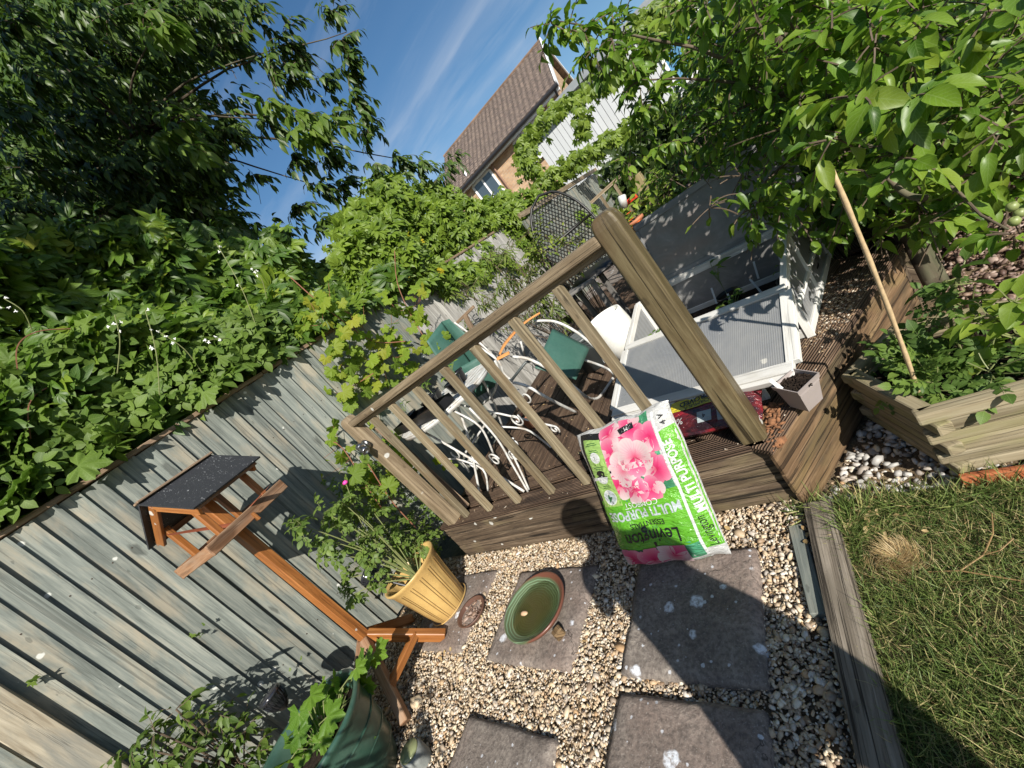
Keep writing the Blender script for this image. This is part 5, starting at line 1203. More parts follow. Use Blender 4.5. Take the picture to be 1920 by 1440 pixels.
# ---------------------------------------------------------------- white woven planter, grey pot, wooden stool behind the railing
dp = PY(1085, 590, 3.0)
wp_c = Vector((-1.27, 2.86, DZ)); wpot = thing('white_planter', 'tall white woven planter standing behind the railing next to the cold frame', 'planter', wp_c)
tw = Matrix.Rotation(.10, 3, 'Y')
M_weave = plain('white_weave', (.74, .73, .68), .7, 0, .05, 30, dirt=(.5, .47, .40), dirtamt=.4)
MB().lathe(wp_c, [(0, .0), (.10, .0), (.125, .03), (.155, .15), (.158, .25), (.145, .36), (.14, .375), (.125, .375), (.13, .33), (0, .30)], 64, flute=lambda t, z: 1 + .008 * math.sin(32 * t)).build('woven_body', M_weave, wpot, smooth=True)
gp_c = Vector((-1.62, 2.95, DZ)); gpt = thing('grey_pot', 'dark grey round tub with willow leaved shrub, behind the green chair', 'plant pot', gp_c)
MB().lathe(gp_c, [(0, 0), (.12, 0), (.155, .28), (.17, .285), (.172, .31), (.158, .31), (.15, .25), (0, .25)], 36).build('pot_body', M_charc, gpt, smooth=True)
stl = thing('wooden_stool', 'small grey weathered wooden stool in the shade behind the handrail', 'stool', (-1.28, 3.35, DZ)); M_gw = wood('grey_stool_wood', (.08, .075, .07), (.16, .15, .14), (.26, .25, .23), 40, None, .4, .85, bumps=.8)
sc0 = PY(1093, 532, 3.3)
for k in (-1, 0, 1): MB().beam(sc0 + Vector((-.16, k * .105, .0)), sc0 + Vector((.16, k * .105, 0)), .10, .025).build('seat_board', M_gw, stl, bev=.003)
for a in (-.13, .13):
    for b_ in (-.12, .12): MB().beam(sc0 + Vector((a, b_, -.012)), Vector((sc0.x + a, sc0.y + b_, DZ)), .04, .04).build('leg', M_gw, stl)
pa = thing('fence_lattice', 'old brown wooden post with cross bar rising behind the railing near the fence', 'trellis', (-2.3, 3.0, DZ)); 
MB().beam(PY(872, 592, 3.0), PY(905, 655, 2.98), .05, .03, up=(0, 1, 0)).build('upright', M_cap, pa, bev=.003); MB().beam(PY(850, 612, 3.02), PY(888, 575, 3.02), .035, .03).build('cross_bar', M_cap, pa, bev=.003)
bbk = PZ(1060, 640, .33)
# stool of stacked terracotta things under the chair
tpz = smallpot((-2.1, 2.35, DZ), 'terracotta pot lying in the shadow under the folded chair', .08, .13, mat=M_terra, ns=0)
# bark chunk in the gap at the corner post
bk = MB(); pcs = [PZ(1450, 775, .30), PZ(1475, 800, .29), PZ(1465, 850, .28), PZ(1448, 822, .29)]
rt = thing('bark_lump', 'reddish rotten bark lump lying in the gap behind the corner post', 'bark', pcs[0]); M_rot = plain('rotten_wood', (.20, .09, .04), .95, 0, .6, 50, bmp=1)
o = pebbles('bark_chips', np.array([tuple(pcs[0].lerp(pcs[2], random.random()) + Vector((random.gauss(0, .015), random.gauss(0, .015), .03 + .02 * random.random()))) for _ in range(150)]), .016, M_rot); o['kind'] = 'stuff'; o.parent = rt; o.matrix_parent_inverse = W2L(rt)
# litter on the deck: crumbs, petals
n = 1300; X = rng.uniform(-2.5, .3, n); Y = 1.39 + rng.random(n) ** 1.3 * 1.9; ok = (Y - 1.345) > (X + .365) * 1.732 + .03; X, Y = X[ok], Y[ok]
M_chip = pebblemat('litter', [(0, (.12, .07, .04)), (.4, (.25, .16, .09)), (.62, (.45, .34, .2)), (.8, (.62, .58, .5)), (1, (.12, .07, .04))])
o = pebbles('deck_litter', np.column_stack([X, Y, np.full(len(X), DZ + .001)]), .0062, M_chip, .25); o['kind'] = 'stuff'
n = 1500; X = rng.normal(-.02, .09, n); Y = rng.normal(2.22, .2, n); ok = ((Y - 1.345) > (X + .365) * 1.732 + .03) & (X < .3); X, Y = X[ok], Y[ok]
o = pebbles('spilt_compost', np.column_stack([X, Y, np.full(len(X), DZ + .001)]), .0085, M_chip, .35); o['kind'] = 'stuff'
# ---------------------------------------------------------------- brick house beyond the gardens
def brickmat():
    m, t, b = mat_new('buff_brick'); uv = nd(t, 'ShaderNodeTexCoord').outputs['UV']; br = nd(t, 'ShaderNodeTexBrick')
    br.inputs['Scale'].default_value = 1; br.inputs['Brick Width'].default_value = .225; br.inputs['Row Height'].default_value = .075; br.inputs['Mortar Size'].default_value = .008
    br.inputs['Color1'].default_value = (.34, .21, .12, 1); br.inputs['Color2'].default_value = (.55, .37, .22, 1); br.inputs['Mortar'].default_value = (.38, .32, .25, 1); br.inputs['Bias'].default_value = .0
    t.links.new(uv, br.inputs['Vector']); n = tnoise(t, uv, 3, 4); c = mixc(t, ramp(t, n, [(.4, (0, 0, 0)), (.7, (.5,) * 3)]), br.outputs['Color'], (.30, .17, .10))
    t.links.new(c, b.inputs['Base Color']); b.inputs['Roughness'].default_value = .9; bump(t, b, br.outputs['Fac'], -.5, .01); return m
M_brick = brickmat(); M_tile = plain('roof_tile', (.12, .092, .078), .85, 0, .5, 9, dirt=(.28, .21, .16), dirtamt=.7, dscale=7, var=.7); M_upvc = plain('white_upvc', (.78, .78, .78), .35, 0, .03); M_gut = plain('black_gutter', (.02, .02, .022), .4)
def glassmat():
    m, t, b = mat_new('window_glass'); b.inputs['Base Color'].default_value = (.05, .07, .09, 1); b.inputs['Roughness'].default_value = .05; b.inputs['Specular IOR Level'].default_value = .9; return m
M_glass = glassmat()
hu = Vector((-math.cos(math.radians(6)), -math.sin(math.radians(6)), 0)); hn = Vector((-hu.y, hu.x, 0)); hn = hn if hn.y > 0 else -hn
E0 = PZ(1036, 160, 5.0)                                             # right hand end of the eaves
LENH = 5.6; HWH = 3.05; RGZ = 7.05
hs_ = thing('brick_house', 'buff brick house with brown tiled roof seen tilted beyond the vine covered fence', 'house', (E0.x, E0.y, 0))
H = lambda a, b, z: Vector((E0.x, E0.y, 0)) + hu * a + hn * b + Vector((0, 0, z))
wi = .28 # eaves overhang
MB().quad(H(.1, wi, 0), H(LENH, wi, 0), H(LENH, wi, 5.0), H(.1, wi, 5.0)).build('front_wall', M_brick, hs_)
gw = MB(); gw.v = [tuple(H(.1, wi, 0)), tuple(H(.1, 2 * HWH - wi, 0)), tuple(H(.1, 2 * HWH - wi, 5.0)), tuple(H(.1, HWH, RGZ - .1)), tuple(H(.1, wi, 5.0))]; gw.f = [(0, 1, 2, 3, 4)]; gw.uv = [(0, 0), (5.5, 0), (5.5, 5), (2.77, 6.95), (0, 5)]; gw.build('gable_wall', M_brick, hs_)
gw = MB(); gw.v = [tuple(H(LENH, wi, 0)), tuple(H(LENH, 2 * HWH - wi, 0)), tuple(H(LENH, 2 * HWH - wi, 5.0)), tuple(H(LENH, HWH, RGZ - .1)), tuple(H(LENH, wi, 5.0))]; gw.f = [(0, 1, 2, 3, 4)]; gw.uv = [(0, 0), (5.5, 0), (5.5, 5), (2.77, 6.95), (0, 5)]; gw.build('gable_wall', M_brick, hs_)
MB().quad(H(.1, 2 * HWH - wi, 0), H(LENH, 2 * HWH - wi, 0), H(LENH, 2 * HWH - wi, 5.0), H(.1, 2 * HWH - wi, 5.0)).build('rear_wall', M_brick, hs_)
rf = MB().quad(H(-.12, -.05, 4.93), H(LENH + .1, -.05, 4.93), H(LENH + .1, HWH, RGZ - .02), H(-.12, HWH, RGZ - .02)).quad(H(-.12, 2 * HWH + .05, 4.93), H(LENH + .1, 2 * HWH + .05, 4.93), H(LENH + .1, HWH, RGZ - .02), H(-.12, HWH, RGZ - .02)).build('roof', M_tile, hs_)
nrow, ncol = 22, 26; tl_ = MB(); su = (H(0, HWH, RGZ) - H(0, -.05, 4.95)); LS = su.length; su.normalize(); un = hu.cross(su).normalized(); un = un if un.z > 0 else -un
tme = []
for v_ in range(3):
    m0 = MB(); w = (LENH + .22) / ncol
    for q in range(5):
        a0, a1 = q / 5 * w, (q + 1) / 5 * w; h0, h1 = [.028 * (1 - math.cos(6.283 * x / w)) * .5 for x in (a0, a1)]
        m0.quad((a0, 0, .02 + h0), (a1, 0, .02 + h1), (a1, LS / nrow * 1.08, .002 + h1), (a0, LS / nrow * 1.08, .002 + h0)); m0.quad((a0, 0, -.01), (a1, 0, -.01), (a1, 0, .02 + h1), (a0, 0, .02 + h0))
    tme.append(m0)
big = MB(); small = []
cols = []
for r in range(nrow):
    for c in range(ncol):
        base_ = H(-.12, -.05, 4.96) + hu * (c * (LENH + .22) / ncol) + su * (r * LS / nrow) + un * random.uniform(0, .008); m0 = tme[(r * 7 + c) % 3]; i0 = len(big.v)
        big.v += [tuple(base_ + hu * x + su * y + un * z) for x, y, z in m0.v]; big.f += [tuple(i0 + i for i in f) for f in m0.f]; big.uv += m0.uv
o = big.build('roof_tile', M_tile, rf); o['kind'] = 'stuff'
MB().tube([H(-.15, HWH, RGZ + .03), H(LENH + .12, HWH, RGZ + .03)], .07, 8).build('ridge_tile', plain('ridge_tile', (.17, .11, .075), .9, 0, .4, 3), rf)
MB().beam(H(-.14, -.02, 4.86), H(LENH + .1, -.02, 4.86), .03, .2).build('fascia', M_upvc, hs_); MB().beam(H(-.1, .13, 4.78), H(LENH, .13, 4.78), .3, .02).build('soffit', M_upvc, hs_)
MB().tube([H(-.16, -.10, 4.90), H(LENH + .1, -.10, 4.86)], .065, 8).build('gutter', M_gut, hs_)
for s in (0, 1):
    a_ = H(-.15, -.06 if s == 0 else 2 * HWH + .06, 4.94); MB().beam(a_, H(-.15, HWH, RGZ + .03), .04, .20, up=(0, 0, 1)).build('barge_board', M_upvc, hs_)
MB().tube([H(.0, -.10, 4.86), H(.05, .05, 4.62), H(.06, .2, 4.45), H(.06, .22, 2)], .04, 6).build('downpipe', M_gut, hs_)
MB().tube([H(LENH - 2.35, .2, 4.8), H(LENH - 2.35, .2, 1)], .04, 6).build('downpipe', plain('brown_pipe', (.22, .12, .08)), hs_)
def window(a0, a1, z0, z1, n):
    w = thing('window', None, None, H((a0 + a1) / 2, wi, z0)); w.parent = hs_; w.location = W2L(hs_) @ w.location; b_ = wi - .02
    def fb(p, q, ww, nm='frame'): MB().beam(p, q, ww, .05, up=hn).build(nm, M_upvc, w)
    MB().quad(H(a0, b_ + .005, z0), H(a1, b_ + .005, z0), H(a1, b_ + .005, z1), H(a0, b_ + .005, z1)).build('pane', M_glass, w)
    for p, q in ((H(a0, b_, z0), H(a0, b_, z1)), (H(a1, b_, z0), H(a1, b_, z1)), (H(a0, b_, z0), H(a1, b_, z0)), (H(a0, b_, z1), H(a1, b_, z1))): fb(p, q, .08)
    for k in range(1, n): a = a0 + (a1 - a0) * k / n; fb(H(a, b_, z0), H(a, b_, z1), .07, 'mullion')
    MB().beam(H(a0 - .05, b_ - .05, z0 - .05), H(a1 + .05, b_ - .05, z0 - .05), .14, .06).build('sill', M_upvc, w)
window(.85, 2.15, 3.75, 4.72, 3); window(3.45, 4.4, 3.75, 4.72, 2)
# chimney-like vent seen on the roof edge
MB().tube([H(4.3, .25, 5.1), H(4.3, .25, 5.45)], .05, 8).build('vent_pipe', M_upvc, rf)
# ---------------------------------------------------------------- white boarded building behind the back fence
WB = thing('white_outbuilding', 'white vertically boarded building with grey roof edge and creeper behind the back fence', 'building', (-3, 11.5, 0))
Y0 = 11.5; wa = PY(1060, 178, Y0); wb2 = PY(1240, 8, Y0 - .2)
wdir = Vector((wb2.x - wa.x, wb2.y - wa.y, 0)).normalized(); zt_ = 3.62
M_clad = plain('white_cladding', (.52, .54, .56), .5, 0, .05, 2, dirt=(.52, .53, .54), dirtamt=.3, var=.12)
wst = Vector((wa.x - 1.28, wa.y, 0)); bw = .14; bme = MB().hexa([(0, 0, 0), (0, .012, 0), (bw - .012, .012, 0), (bw - .012, 0, 0), (0, 0, zt_), (0, .012, zt_), (bw - .012, .012, zt_), (bw - .012, 0, zt_)], 0).mesh('cladding_board', M_clad)
for k in range(50):
    o = bpy.data.objects.new('cladding_board', bme); COL.objects.link(o); o.parent = WB; o.location = (wst.x + k * bw + 3, wst.y - 11.5 + random.uniform(-.002, .002), 0)
MB().box((wst.x, wst.y + .014, 0), (wst.x + 7, wst.y + 4, zt_ - .02)).build('inner_wall', plain('dark_gap', (.12, .12, .13), .9), WB)
MB().beam((wst.x - .15, wst.y - .12, zt_ + .06), (wst.x + 7.2, wst.y - .12, zt_ + .06), .30, .16).build('roof_edge', plain('grey_roof_edge', (.24, .26, .28), .5), WB)
MB().box((wst.x - .15, wst.y + .05, zt_ + .05), (wst.x + 7.2, wst.y + 4.2, zt_ + .13)).build('roof', plain('flat_roof', (.10, .10, .11), .9), WB)
wq = [PY(1290, 60, Y0 - .05), PY(1400, 130, Y0 - .05)]
wn_ = thing('window', None, None, (0, 0, 0)); wn_.parent = WB; wx0, wx1, wz0, wz1 = -.55, .85, 2.05, 2.95
wn_.location = (0, 0, 0)
MB().box((wx0, wst.y - .03, wz0), (wx1, wst.y - .012, wz1)).build('pane', plain('blue_reflecting_glass', (.10, .25, .42), .1, spec=.9), wn_)
for p, q in (((wx0, wst.y - .03, wz0), (wx0, wst.y - .03, wz1)), ((wx1, wst.y - .03, wz0), (wx1, wst.y - .03, wz1)), ((wx0, wst.y - .03, wz0), (wx1, wst.y - .03, wz0)), ((wx0, wst.y - .03, wz1), (wx1, wst.y - .03, wz1)), ((.15, wst.y - .03, wz0), (.15, wst.y - .03, wz1))): MB().beam(p, q, .07, .06, up=(0, 1, 0)).build('frame', M_upvc, wn_)
# ---------------------------------------------------------------- back fence, trellis, rattan chair and border
ba, bb_ = PZ(972, 408, 1.93), PZ(1215, 258, 1.93); bb_ = ba + (bb_ - ba).normalized() * 6.5
bd = (bb_ - ba); bd.z = 0; bl = bd.length; bd.normalize(); bnrm = Vector((bd.y, -bd.x, 0))
bf = thing('back_fence', 'grey vertical board fence with brown top rail behind the black rattan chair', 'fence', (ba.x, ba.y, 0), rz=0)
bmesh_ = MB(); c = []
pw = .14
for zc in (.05, 1.86): c += [(0, 0, zc), (0, -.018, zc), (pw - .012, -.010, zc), (pw - .012, 0, zc)]
bm_ = MB().hexa(c, 0).mesh('board', M_fence); ang_ = math.atan2(bd.y, bd.x)
for k in range(int(bl / pw)):
    o = bpy.data.objects.new('board', bm_); COL.objects.link(o); o.parent = bf; o.location = bd * (k * pw) + Vector((0, 0, random.uniform(-.03, .02))); o.rotation_euler = (0, random.uniform(-.01, .01), ang_)
MB().beam(ba + bnrm * .03, bb_ + bnrm * .03, .05, .085).build('top_rail', M_rail, bf, bev=.004)
pp = PY(1190, 330, 5.2); fpz = MB().beam((pp.x, pp.y, 0), (pp.x, pp.y, pp.z), .13, .13).build('fence_post', wood('tan_post', (.17, .13, .06), (.30, .24, .12), (.4, .33, .18), 20), bev=.005); tag(fpz, 'short thick tan post in front of the back fence', 'post')
tr2 = thing('trellis', 'slim wooden trellis frame leaning by the back fence beside the rattan chair', 'trellis', (pp.x, pp.y, 0))
a_, b_ = PY(1108, 380, 5.0), PY(1176, 318, 5.1)
MB().beam(a_, b_, .03, .035).build('top_bar', M_rail, tr2)
for tt in (.25, .62, .95): q = a_.lerp(b_, tt); MB().beam(q, Vector((q.x, q.y, .33)), .03, .02).build('upright', M_rail, tr2)
# rattan peacock chair
rc_ = thing('rattan_chair', 'black open weave rattan armchair with tall rounded back', 'rattan chair', (-1.5, 3.9, DZ))
cen = PY(1062, 440, 3.75); ey = Vector((.93, .36, 0)).normalized(); W2, Hh = .30, .46
def bk(u, v):  # u across -1..1, v 0..1 up; curved shell
    return cen + ey * (u * W2) + Vector((0, 0, (v - .5) * 2 * Hh * .98)) + Vector((-.36, .93, 0)) * (.13 * (1 - u * u)) + Vector((-.05, .12, 0)) * v
def hw(v): return 1.0 if v < .35 else math.sqrt(max(0, 1 - ((v - .35) / .65) ** 2)) 
rim_ = [bk(-hw(v), v) for v in np.linspace(0, 1, 18)] + [bk(hw(v), v) for v in np.linspace(1, 0, 18)[1:]]
MB().tube(rim_, .013, 6).build('back_rim', M_blackr, rc_, smooth=True)
wv = MB()
for k in range(-16, 17):
    for sg in (1, -1):
        pts = []
        for v in np.linspace(0, 1, 26):
            u = k * .12 + sg * (v - .5) * 1.9
            if abs(u) <= hw(v): pts.append(bk(u, v))
            elif len(pts) > 1: wv.tube(pts, .005, 4, cap=False); pts = []
            else: pts = []
        if len(pts) > 1: wv.tube(pts, .005, 4, cap=False)
for v in np.linspace(.08, .92, 9): wv.tube([bk(u, v) for u in np.linspace(-hw(v), hw(v), 12)], .004, 4)
o = wv.build('woven_back', M_blackr, rc_); o['kind'] = 'stuff'
MB().tube([bk(-1, .30), bk(-1, .30) + Vector((.25, -.5, -.02)), bk(1, .30) + Vector((.15, -.52, -.02)), bk(1, .30)], .014, 6).build('arm_rim', M_blackr, rc_, smooth=True)
MB().tube(smooth_path([bk(-.9, .52), bk(-.3, .50) + Vector((.0, -.05, 0)), bk(.5, .50), bk(1, .5)]), .014, 6).build('inner_rim', M_blackr, rc_, smooth=True)
for u in (-1, 1):
    for o_ in (0, 1): p = bk(u, 0) + Vector((.18, -.42, 0)) * o_; MB().tube([p + Vector((0, 0, .1)), Vector((p.x, p.y, DZ))], .013, 6).build('leg', M_blackr, rc_, smooth=True)
sp_ = cen + Vector((.12, -.25, -.42)); MB().lathe(sp_, [(0, .05), (.2, .045), (.27, .02), (.27, 0), (0, -.01)], 28).build('seat_cushion', M_blackr, rc_, smooth=True)
# picnic bench boards seen over the cold frame lid
pbn = thing('picnic_bench', 'dark weathered picnic table top and bench seen over the raised cold frame lid', 'picnic bench', (-.5, 5.2, 0)); M_pb = wood('old_bench_wood', (.05, .04, .035), (.13, .10, .085), (.24, .19, .165), 30, None, .4, .85, bumps=.8)
for (q0, q1), w in ((((1292, 328), (1345, 285)), .13), (((1300, 318), (1375, 262)), .12), (((1288, 350), (1372, 298)), .12)):
    MB().beam(PY(*q0, 5.0), PY(*q1, 5.0), w, .035).build('plank', M_pb, pbn, bev=.004)
for q0, q1 in (((1303, 262), (1330, 305)), ((1344, 248), (1362, 282)), ((1318, 330), (1322, 360)), ((1280, 318), (1300, 350))): MB().beam(PY(*q0, 5.1), PY(*q1, 5.1), .035, .02, up=(0, 1, 0)).build('batten', M_rail, pbn)
for x_ in (-.9, -.1): MB().beam((x_, 5.0, .0), (x_, 5.0, .85), .06, .06).build('leg', M_pb, pbn)
# border bits: white bottle, red watering things, terracotta
o = MB().lathe(PY(1168, 378, 4.3), [(0, -.06), (.038, -.06), (.04, .05), (.03, .06), (0, .062)], 20, axis=Matrix.Rotation(.35, 3, 'Y')).build('white_beaker', M_white, smooth=True); tag(o, 'small white beaker upside down among the orange flowers', 'beaker')
o = MB().beam(PY(1172, 384, 4.4), PY(1194, 366, 4.4), .045, .05).build('red_trowel', M_red, bev=.01); tag(o, 'red plastic handle lying by the white beaker', 'tool handle')
o = MB().lathe(PY(1188, 412, 4.2) - Vector((0, 0, .1)), [(0, -.08), (.06, -.08), (.085, .07), (.095, .07), (.095, .1), (.08, .1), (0, .06)], 22).build('terracotta_pot', M_terra, smooth=True); tag(o, 'terracotta pot among the orange flowers beyond the corner post', 'plant pot')
o = MB().lathe(PY(1375, 330, 4.6), [(0, -.1), (.08, -.1), (.11, .07), (.12, .07), (.12, .1), (0, .08)], 22).build('terracotta_pot', M_terra, smooth=True); tag(o, 'terracotta pot in the shade under the picnic bench', 'plant pot')
# ---------------------------------------------------------------- photographer standing behind the camera
def clothing():
    m, t, b = mat_new('clothing'); co = nd(t, 'ShaderNodeTexCoord').outputs['Object']; sp = nd(t, 'ShaderNodeSeparateXYZ'); t.links.new(co, sp.inputs[0]); n = tnoise(t, co, 30, 4)
    c = ramp(t, mth(t, 'DIVIDE', sp.outputs[2], 2.0), [(0, (.05, .04, .035)), (.05, (.05, .06, .09)), (.45, (.12, .16, .22)), (.725, (.45, .28, .20))], 'CONSTANT'); c = mixc(t, mth(t, 'MULTIPLY', n, .3), c, (.03, .03, .03)); t.links.new(c, b.inputs['Base Color']); b.inputs['Roughness'].default_value = .8; return m
def figure():
    bm = bmesh.new(); lay = bm.verts.layers.skin.verify(); V = {}
    bx, by = .27, -.17
    J = dict(pel=((.01, 0, .90), .20), wai=((-.04, 0, 1.08), .165), che=((-.09, .01, 1.27), .14), nec=((-.10, .02, 1.43), .09), hd0=((-.11, .04, 1.52), .085), hd1=((-.11, .05, 1.61), .09), hd2=((-.11, .05, 1.68), .06),
             hL=((-.12, 0, .80), .12), kL=((-.14, .02, .48), .085), aL=((-.13, -.02, .09), .045), tL=((-.14, .14, .04), .035), hR=((.15, 0, .80), .14), kR=((.15, .02, .48), .085), aR=((.15, -.02, .09), .045), tR=((.17, .14, .04), .035),
             sL=((-.25, .01, 1.36), .06), eL=((-.30, .08, 1.12), .045), wL=((-.16, .15, 1.27), .032), sR=((.07, .01, 1.36), .06), eR=((.13, .08, 1.12), .045), wR=((.0, .15, 1.27), .032))
    ang = math.radians(38); 
    for k, ((x, y, z), r) in J.items():
        X = x * math.cos(ang) - y * math.sin(ang); Y = x * math.sin(ang) + y * math.cos(ang)
        v = bm.verts.new((bx + X, by + Y, z)); v[lay].radius = (r, r * .85); V[k] = v
    for a, b in ('pel wai', 'wai che', 'che nec', 'nec hd0', 'hd0 hd1', 'hd1 hd2', 'pel hL', 'hL kL', 'kL aL', 'aL tL', 'pel hR', 'hR kR', 'kR aR', 'aR tR', 'che sL', 'sL eL', 'eL wL', 'che sR', 'sR eR', 'eR wR') and [s.split() for s in ('pel wai', 'wai che', 'che nec', 'nec hd0', 'hd0 hd1', 'hd1 hd2', 'pel hL', 'hL kL', 'kL aL', 'aL tL', 'pel hR', 'hR kR', 'kR aR', 'aR tR', 'che sL', 'sL eL', 'eL wL', 'che sR', 'sR eR', 'eR wR')]: bm.edges.new((V[a], V[b]))
    for v in bm.verts: v[lay].use_root = False
    V['pel'][lay].use_root = True
    me = bpy.data.meshes.new('person'); bm.to_mesh(me); bm.free(); me.materials.append(clothing())
    o = bpy.data.objects.new('person', me); COL.objects.link(o); k_ = o.modifiers.new('skin', 'SKIN'); k_.use_smooth_shade = True; s = o.modifiers.new('sub', 'SUBSURF'); s.levels = 2; s.render_levels = 2
    tag(o, 'person in a blue top standing behind the camera whose shadow falls across the slab', 'person')
    ang = math.radians(38); hc = Vector((bx - .11 * math.cos(ang) - .045 * math.sin(ang), by - .11 * math.sin(ang) + .045 * math.cos(ang), 1.61))
    MB().lathe(hc + Vector((.02, -.03, .0)), [(.098, -.06), (.108, 0), (.10, .06), (.07, .10), (.03, .118), (0, .12)], 24).build('hair', plain('brown_hair', (.06, .035, .02), .6, 0, .4, 60, bmp=.8), o, smooth=True)
    return o
figure()
# ---------------------------------------------------------------- leaves
G_creep = leafmat('creeper_leaves', [(.022, .058, .010), (.045, .11, .016), (.085, .17, .02), (.04, .10, .03), (.14, .23, .03), (.06, .13, .02), (.022, .058, .010)], .28, .4, .5)
G_bram = leafmat('bramble_leaves', [(.05, .105, .025), (.08, .155, .035), (.105, .185, .05), (.07, .13, .03)], .28, .5, .4)
G_cherry = leafmat('cherry_leaves', [(.018, .046, .010), (.034, .078, .016), (.06, .115, .022), (.018, .046, .010)], .20, .38, .5)
G_cherry_lit = leafmat('sunlit_cherry_leaves', [(.07, .14, .03), (.12, .2, .05)], .4, .4)  # paler copy of the cherry greens, sunlight put into the colour
G_apple = leafmat('apple_leaves', [(.035, .09, .018), (.065, .15, .022), (.13, .24, .03), (.075, .165, .035), (.16, .27, .045), (.05, .12, .02), (.10, .2, .03), (.17, .26, .045), (.035, .09, .018)], .34, .34, .5)
G_vine = leafmat('grape_vine_leaves', [(.12, .21, .03), (.17, .27, .035), (.10, .18, .035), (.24, .28, .045), (.14, .24, .04)], .42, .5, .3)
G_gold = leafmat('golden_leaves', [(.42, .38, .03), (.30, .32, .05)], .4, .5, .3)
G_shrub = leafmat('shrub_leaves', [(.04, .085, .022), (.07, .13, .03), (.10, .17, .045)], .3, .45)
G_rose = leafmat('rose_leaves', [(.055, .11, .03), (.09, .16, .045), (.12, .2, .06)], .3, .45)
G_willow = leafmat('willow_leaves', [(.05, .085, .03), (.09, .14, .045), (.14, .19, .06)], .3, .4)
G_tom = leafmat('tomato_leaves', [(.045, .10, .03), (.075, .15, .04), (.11, .19, .05)], .3, .5)
G_pot = leafmat('lobed_leaves', [(.05, .13, .02), (.085, .19, .03), (.12, .23, .035)], .35, .45)
G_dark = leafmat('dark_hedge_leaves', [(.014, .032, .008), (.024, .05, .012), (.036, .07, .016)], .2, .5)  # darkened greens; as inner foliage they paint the shade between the leaves
M_petw = plain('white_petals', (.8, .8, .78), .6); M_pink = plain('pink_petals', (.75, .06, .35), .6); M_orf = plain('orange_petals', (.85, .16, .02), .6)
C5 = [t_creeper(s, 3, .25, .95) for s in range(3)]; C5n = [t_creeper(s, 4, .3, .9) for s in range(3)]
TRI = [t_tri(s) for s in range(3)]; PALM = [LT().palm(5, 2.3, .34, .06, .15, 3, s) for s in range(3)]; PALMV = [LT().palm(5, 2.5, .30, .08, .2, 4, s) for s in range(3)]; IVY = [LT().palm(5, 2.0, .42, 0, .1, 1, s) for s in range(2)]
OV = [t_oval(.5, .2, .5, 5), t_oval(.56, .42, .35, 5, .04), t_oval(.44, .1, .7, 5, .03), t_oval(.5, -.15, .45, 5, .04), t_oval(.38, .6, .6, 5, .02)]; CH = [t_oval(.40, .30, .35, 4), t_oval(.44, .45, .25, 4), t_oval(.36, .2, .45, 4)]
SM = [t_oval(.5, .2, .3, 3), t_oval(.45, .35, .3, 3)]; WL = [t_oval(.16, .35, .3, 4), t_oval(.14, .6, .3, 4)]; PIN = [t_pinnate(s) for s in range(3)]
M_twig = plain('twig', (.10, .07, .045), .8, 0, .3, 40); M_twigg = plain('green_twig', (.17, .19, .07), .6); M_twigr = plain('reddish_twig', (.22, .09, .05), .7)
def tuft_of(parent, mats, pos, r, n, name='flower'):
    """little flower: n petals round a point"""
    for p in pos:
        it = [[], [], [], []]
        for k in range(n):
            a = k * 6.283 / n + random.random(); it[0].append(tuple(p)); it[1].append((math.cos(a), math.sin(a), .35)); it[2].append((0, 0, 1)); it[3].append(r)
        it = [np.array(x, float) for x in it]; M_ = frames(*it); o = merge(name, [t_oval(.8, .1, .2, 3)], mats, it[0], M_, parent, W2L(parent))
# ---------------------------------------------------------------- creeper hedge on the left, above the fence
h1 = thing('creeper_hedge', 'tall hedge of dark green five fingered creeper rising above the left of the fence', 'hedge', (-3.5, 1, 0))
def ztop(y): return np.interp(y, [-2, .6, 1.4, 2.1, 2.6, 3.1], [4.2, 4.05, 3.85, 3.5, 3.1, 2.65])
def hpos(depth, y0=-1.6, y1=3.15, zb=2.07, xk=.30, wig=.5):
    def fn(n):
        y = rng.uniform(y0, y1, n); zt = ztop(y) + .12 * rng.normal(size=n); z = zb + (zt - zb) * rng.random(n)
        b = bumps(y, z, 1.7, 3); b2 = bumps(y, z, 4.5, 8)
        x = -3.16 - xk * (z - 2.0) + wig * b + .08 * b2 - depth * rng.random(n) + .10 * np.exp(-((z - 2.05) / .2) ** 2)
        return np.stack([x, y, z], axis=1)
    return fn
it = cat_items(facewall(hpos(.16), 3500, .165, (.15, -.1, -.75), .45, (1, -.8, .5), .75), facewall(hpos(.7), 3400, .17, (.2, 0, -.7), .7, (1, -.6, .6), .8))
foliage(h1, C5n, G_creep, it)
lt_ = facewall(hpos(.04), 110, .11, (.2, -.1, -.5), .4, (1, -.6, .7), .8); M0 = frames(*lt_); o = merge('young_foliage', C5, G_vine, lt_[0], M0, h1, W2L(h1)); o['kind'] = 'stuff'
mbk = MB()
for _ in range(3):
    y = rng.uniform(-1.2, 3); z = rng.uniform(2.0, 3.2); p = Vector((-3.2, y, z)); mbk.tube(smooth_path([p, p + Vector((.04, .1, .15)), p + Vector((.02, .22, .2)), p + Vector((0, .35, .16))], 5), .0035, 4)
o = mbk.build('stem', M_twigr, h1); o['kind'] = 'stuff'
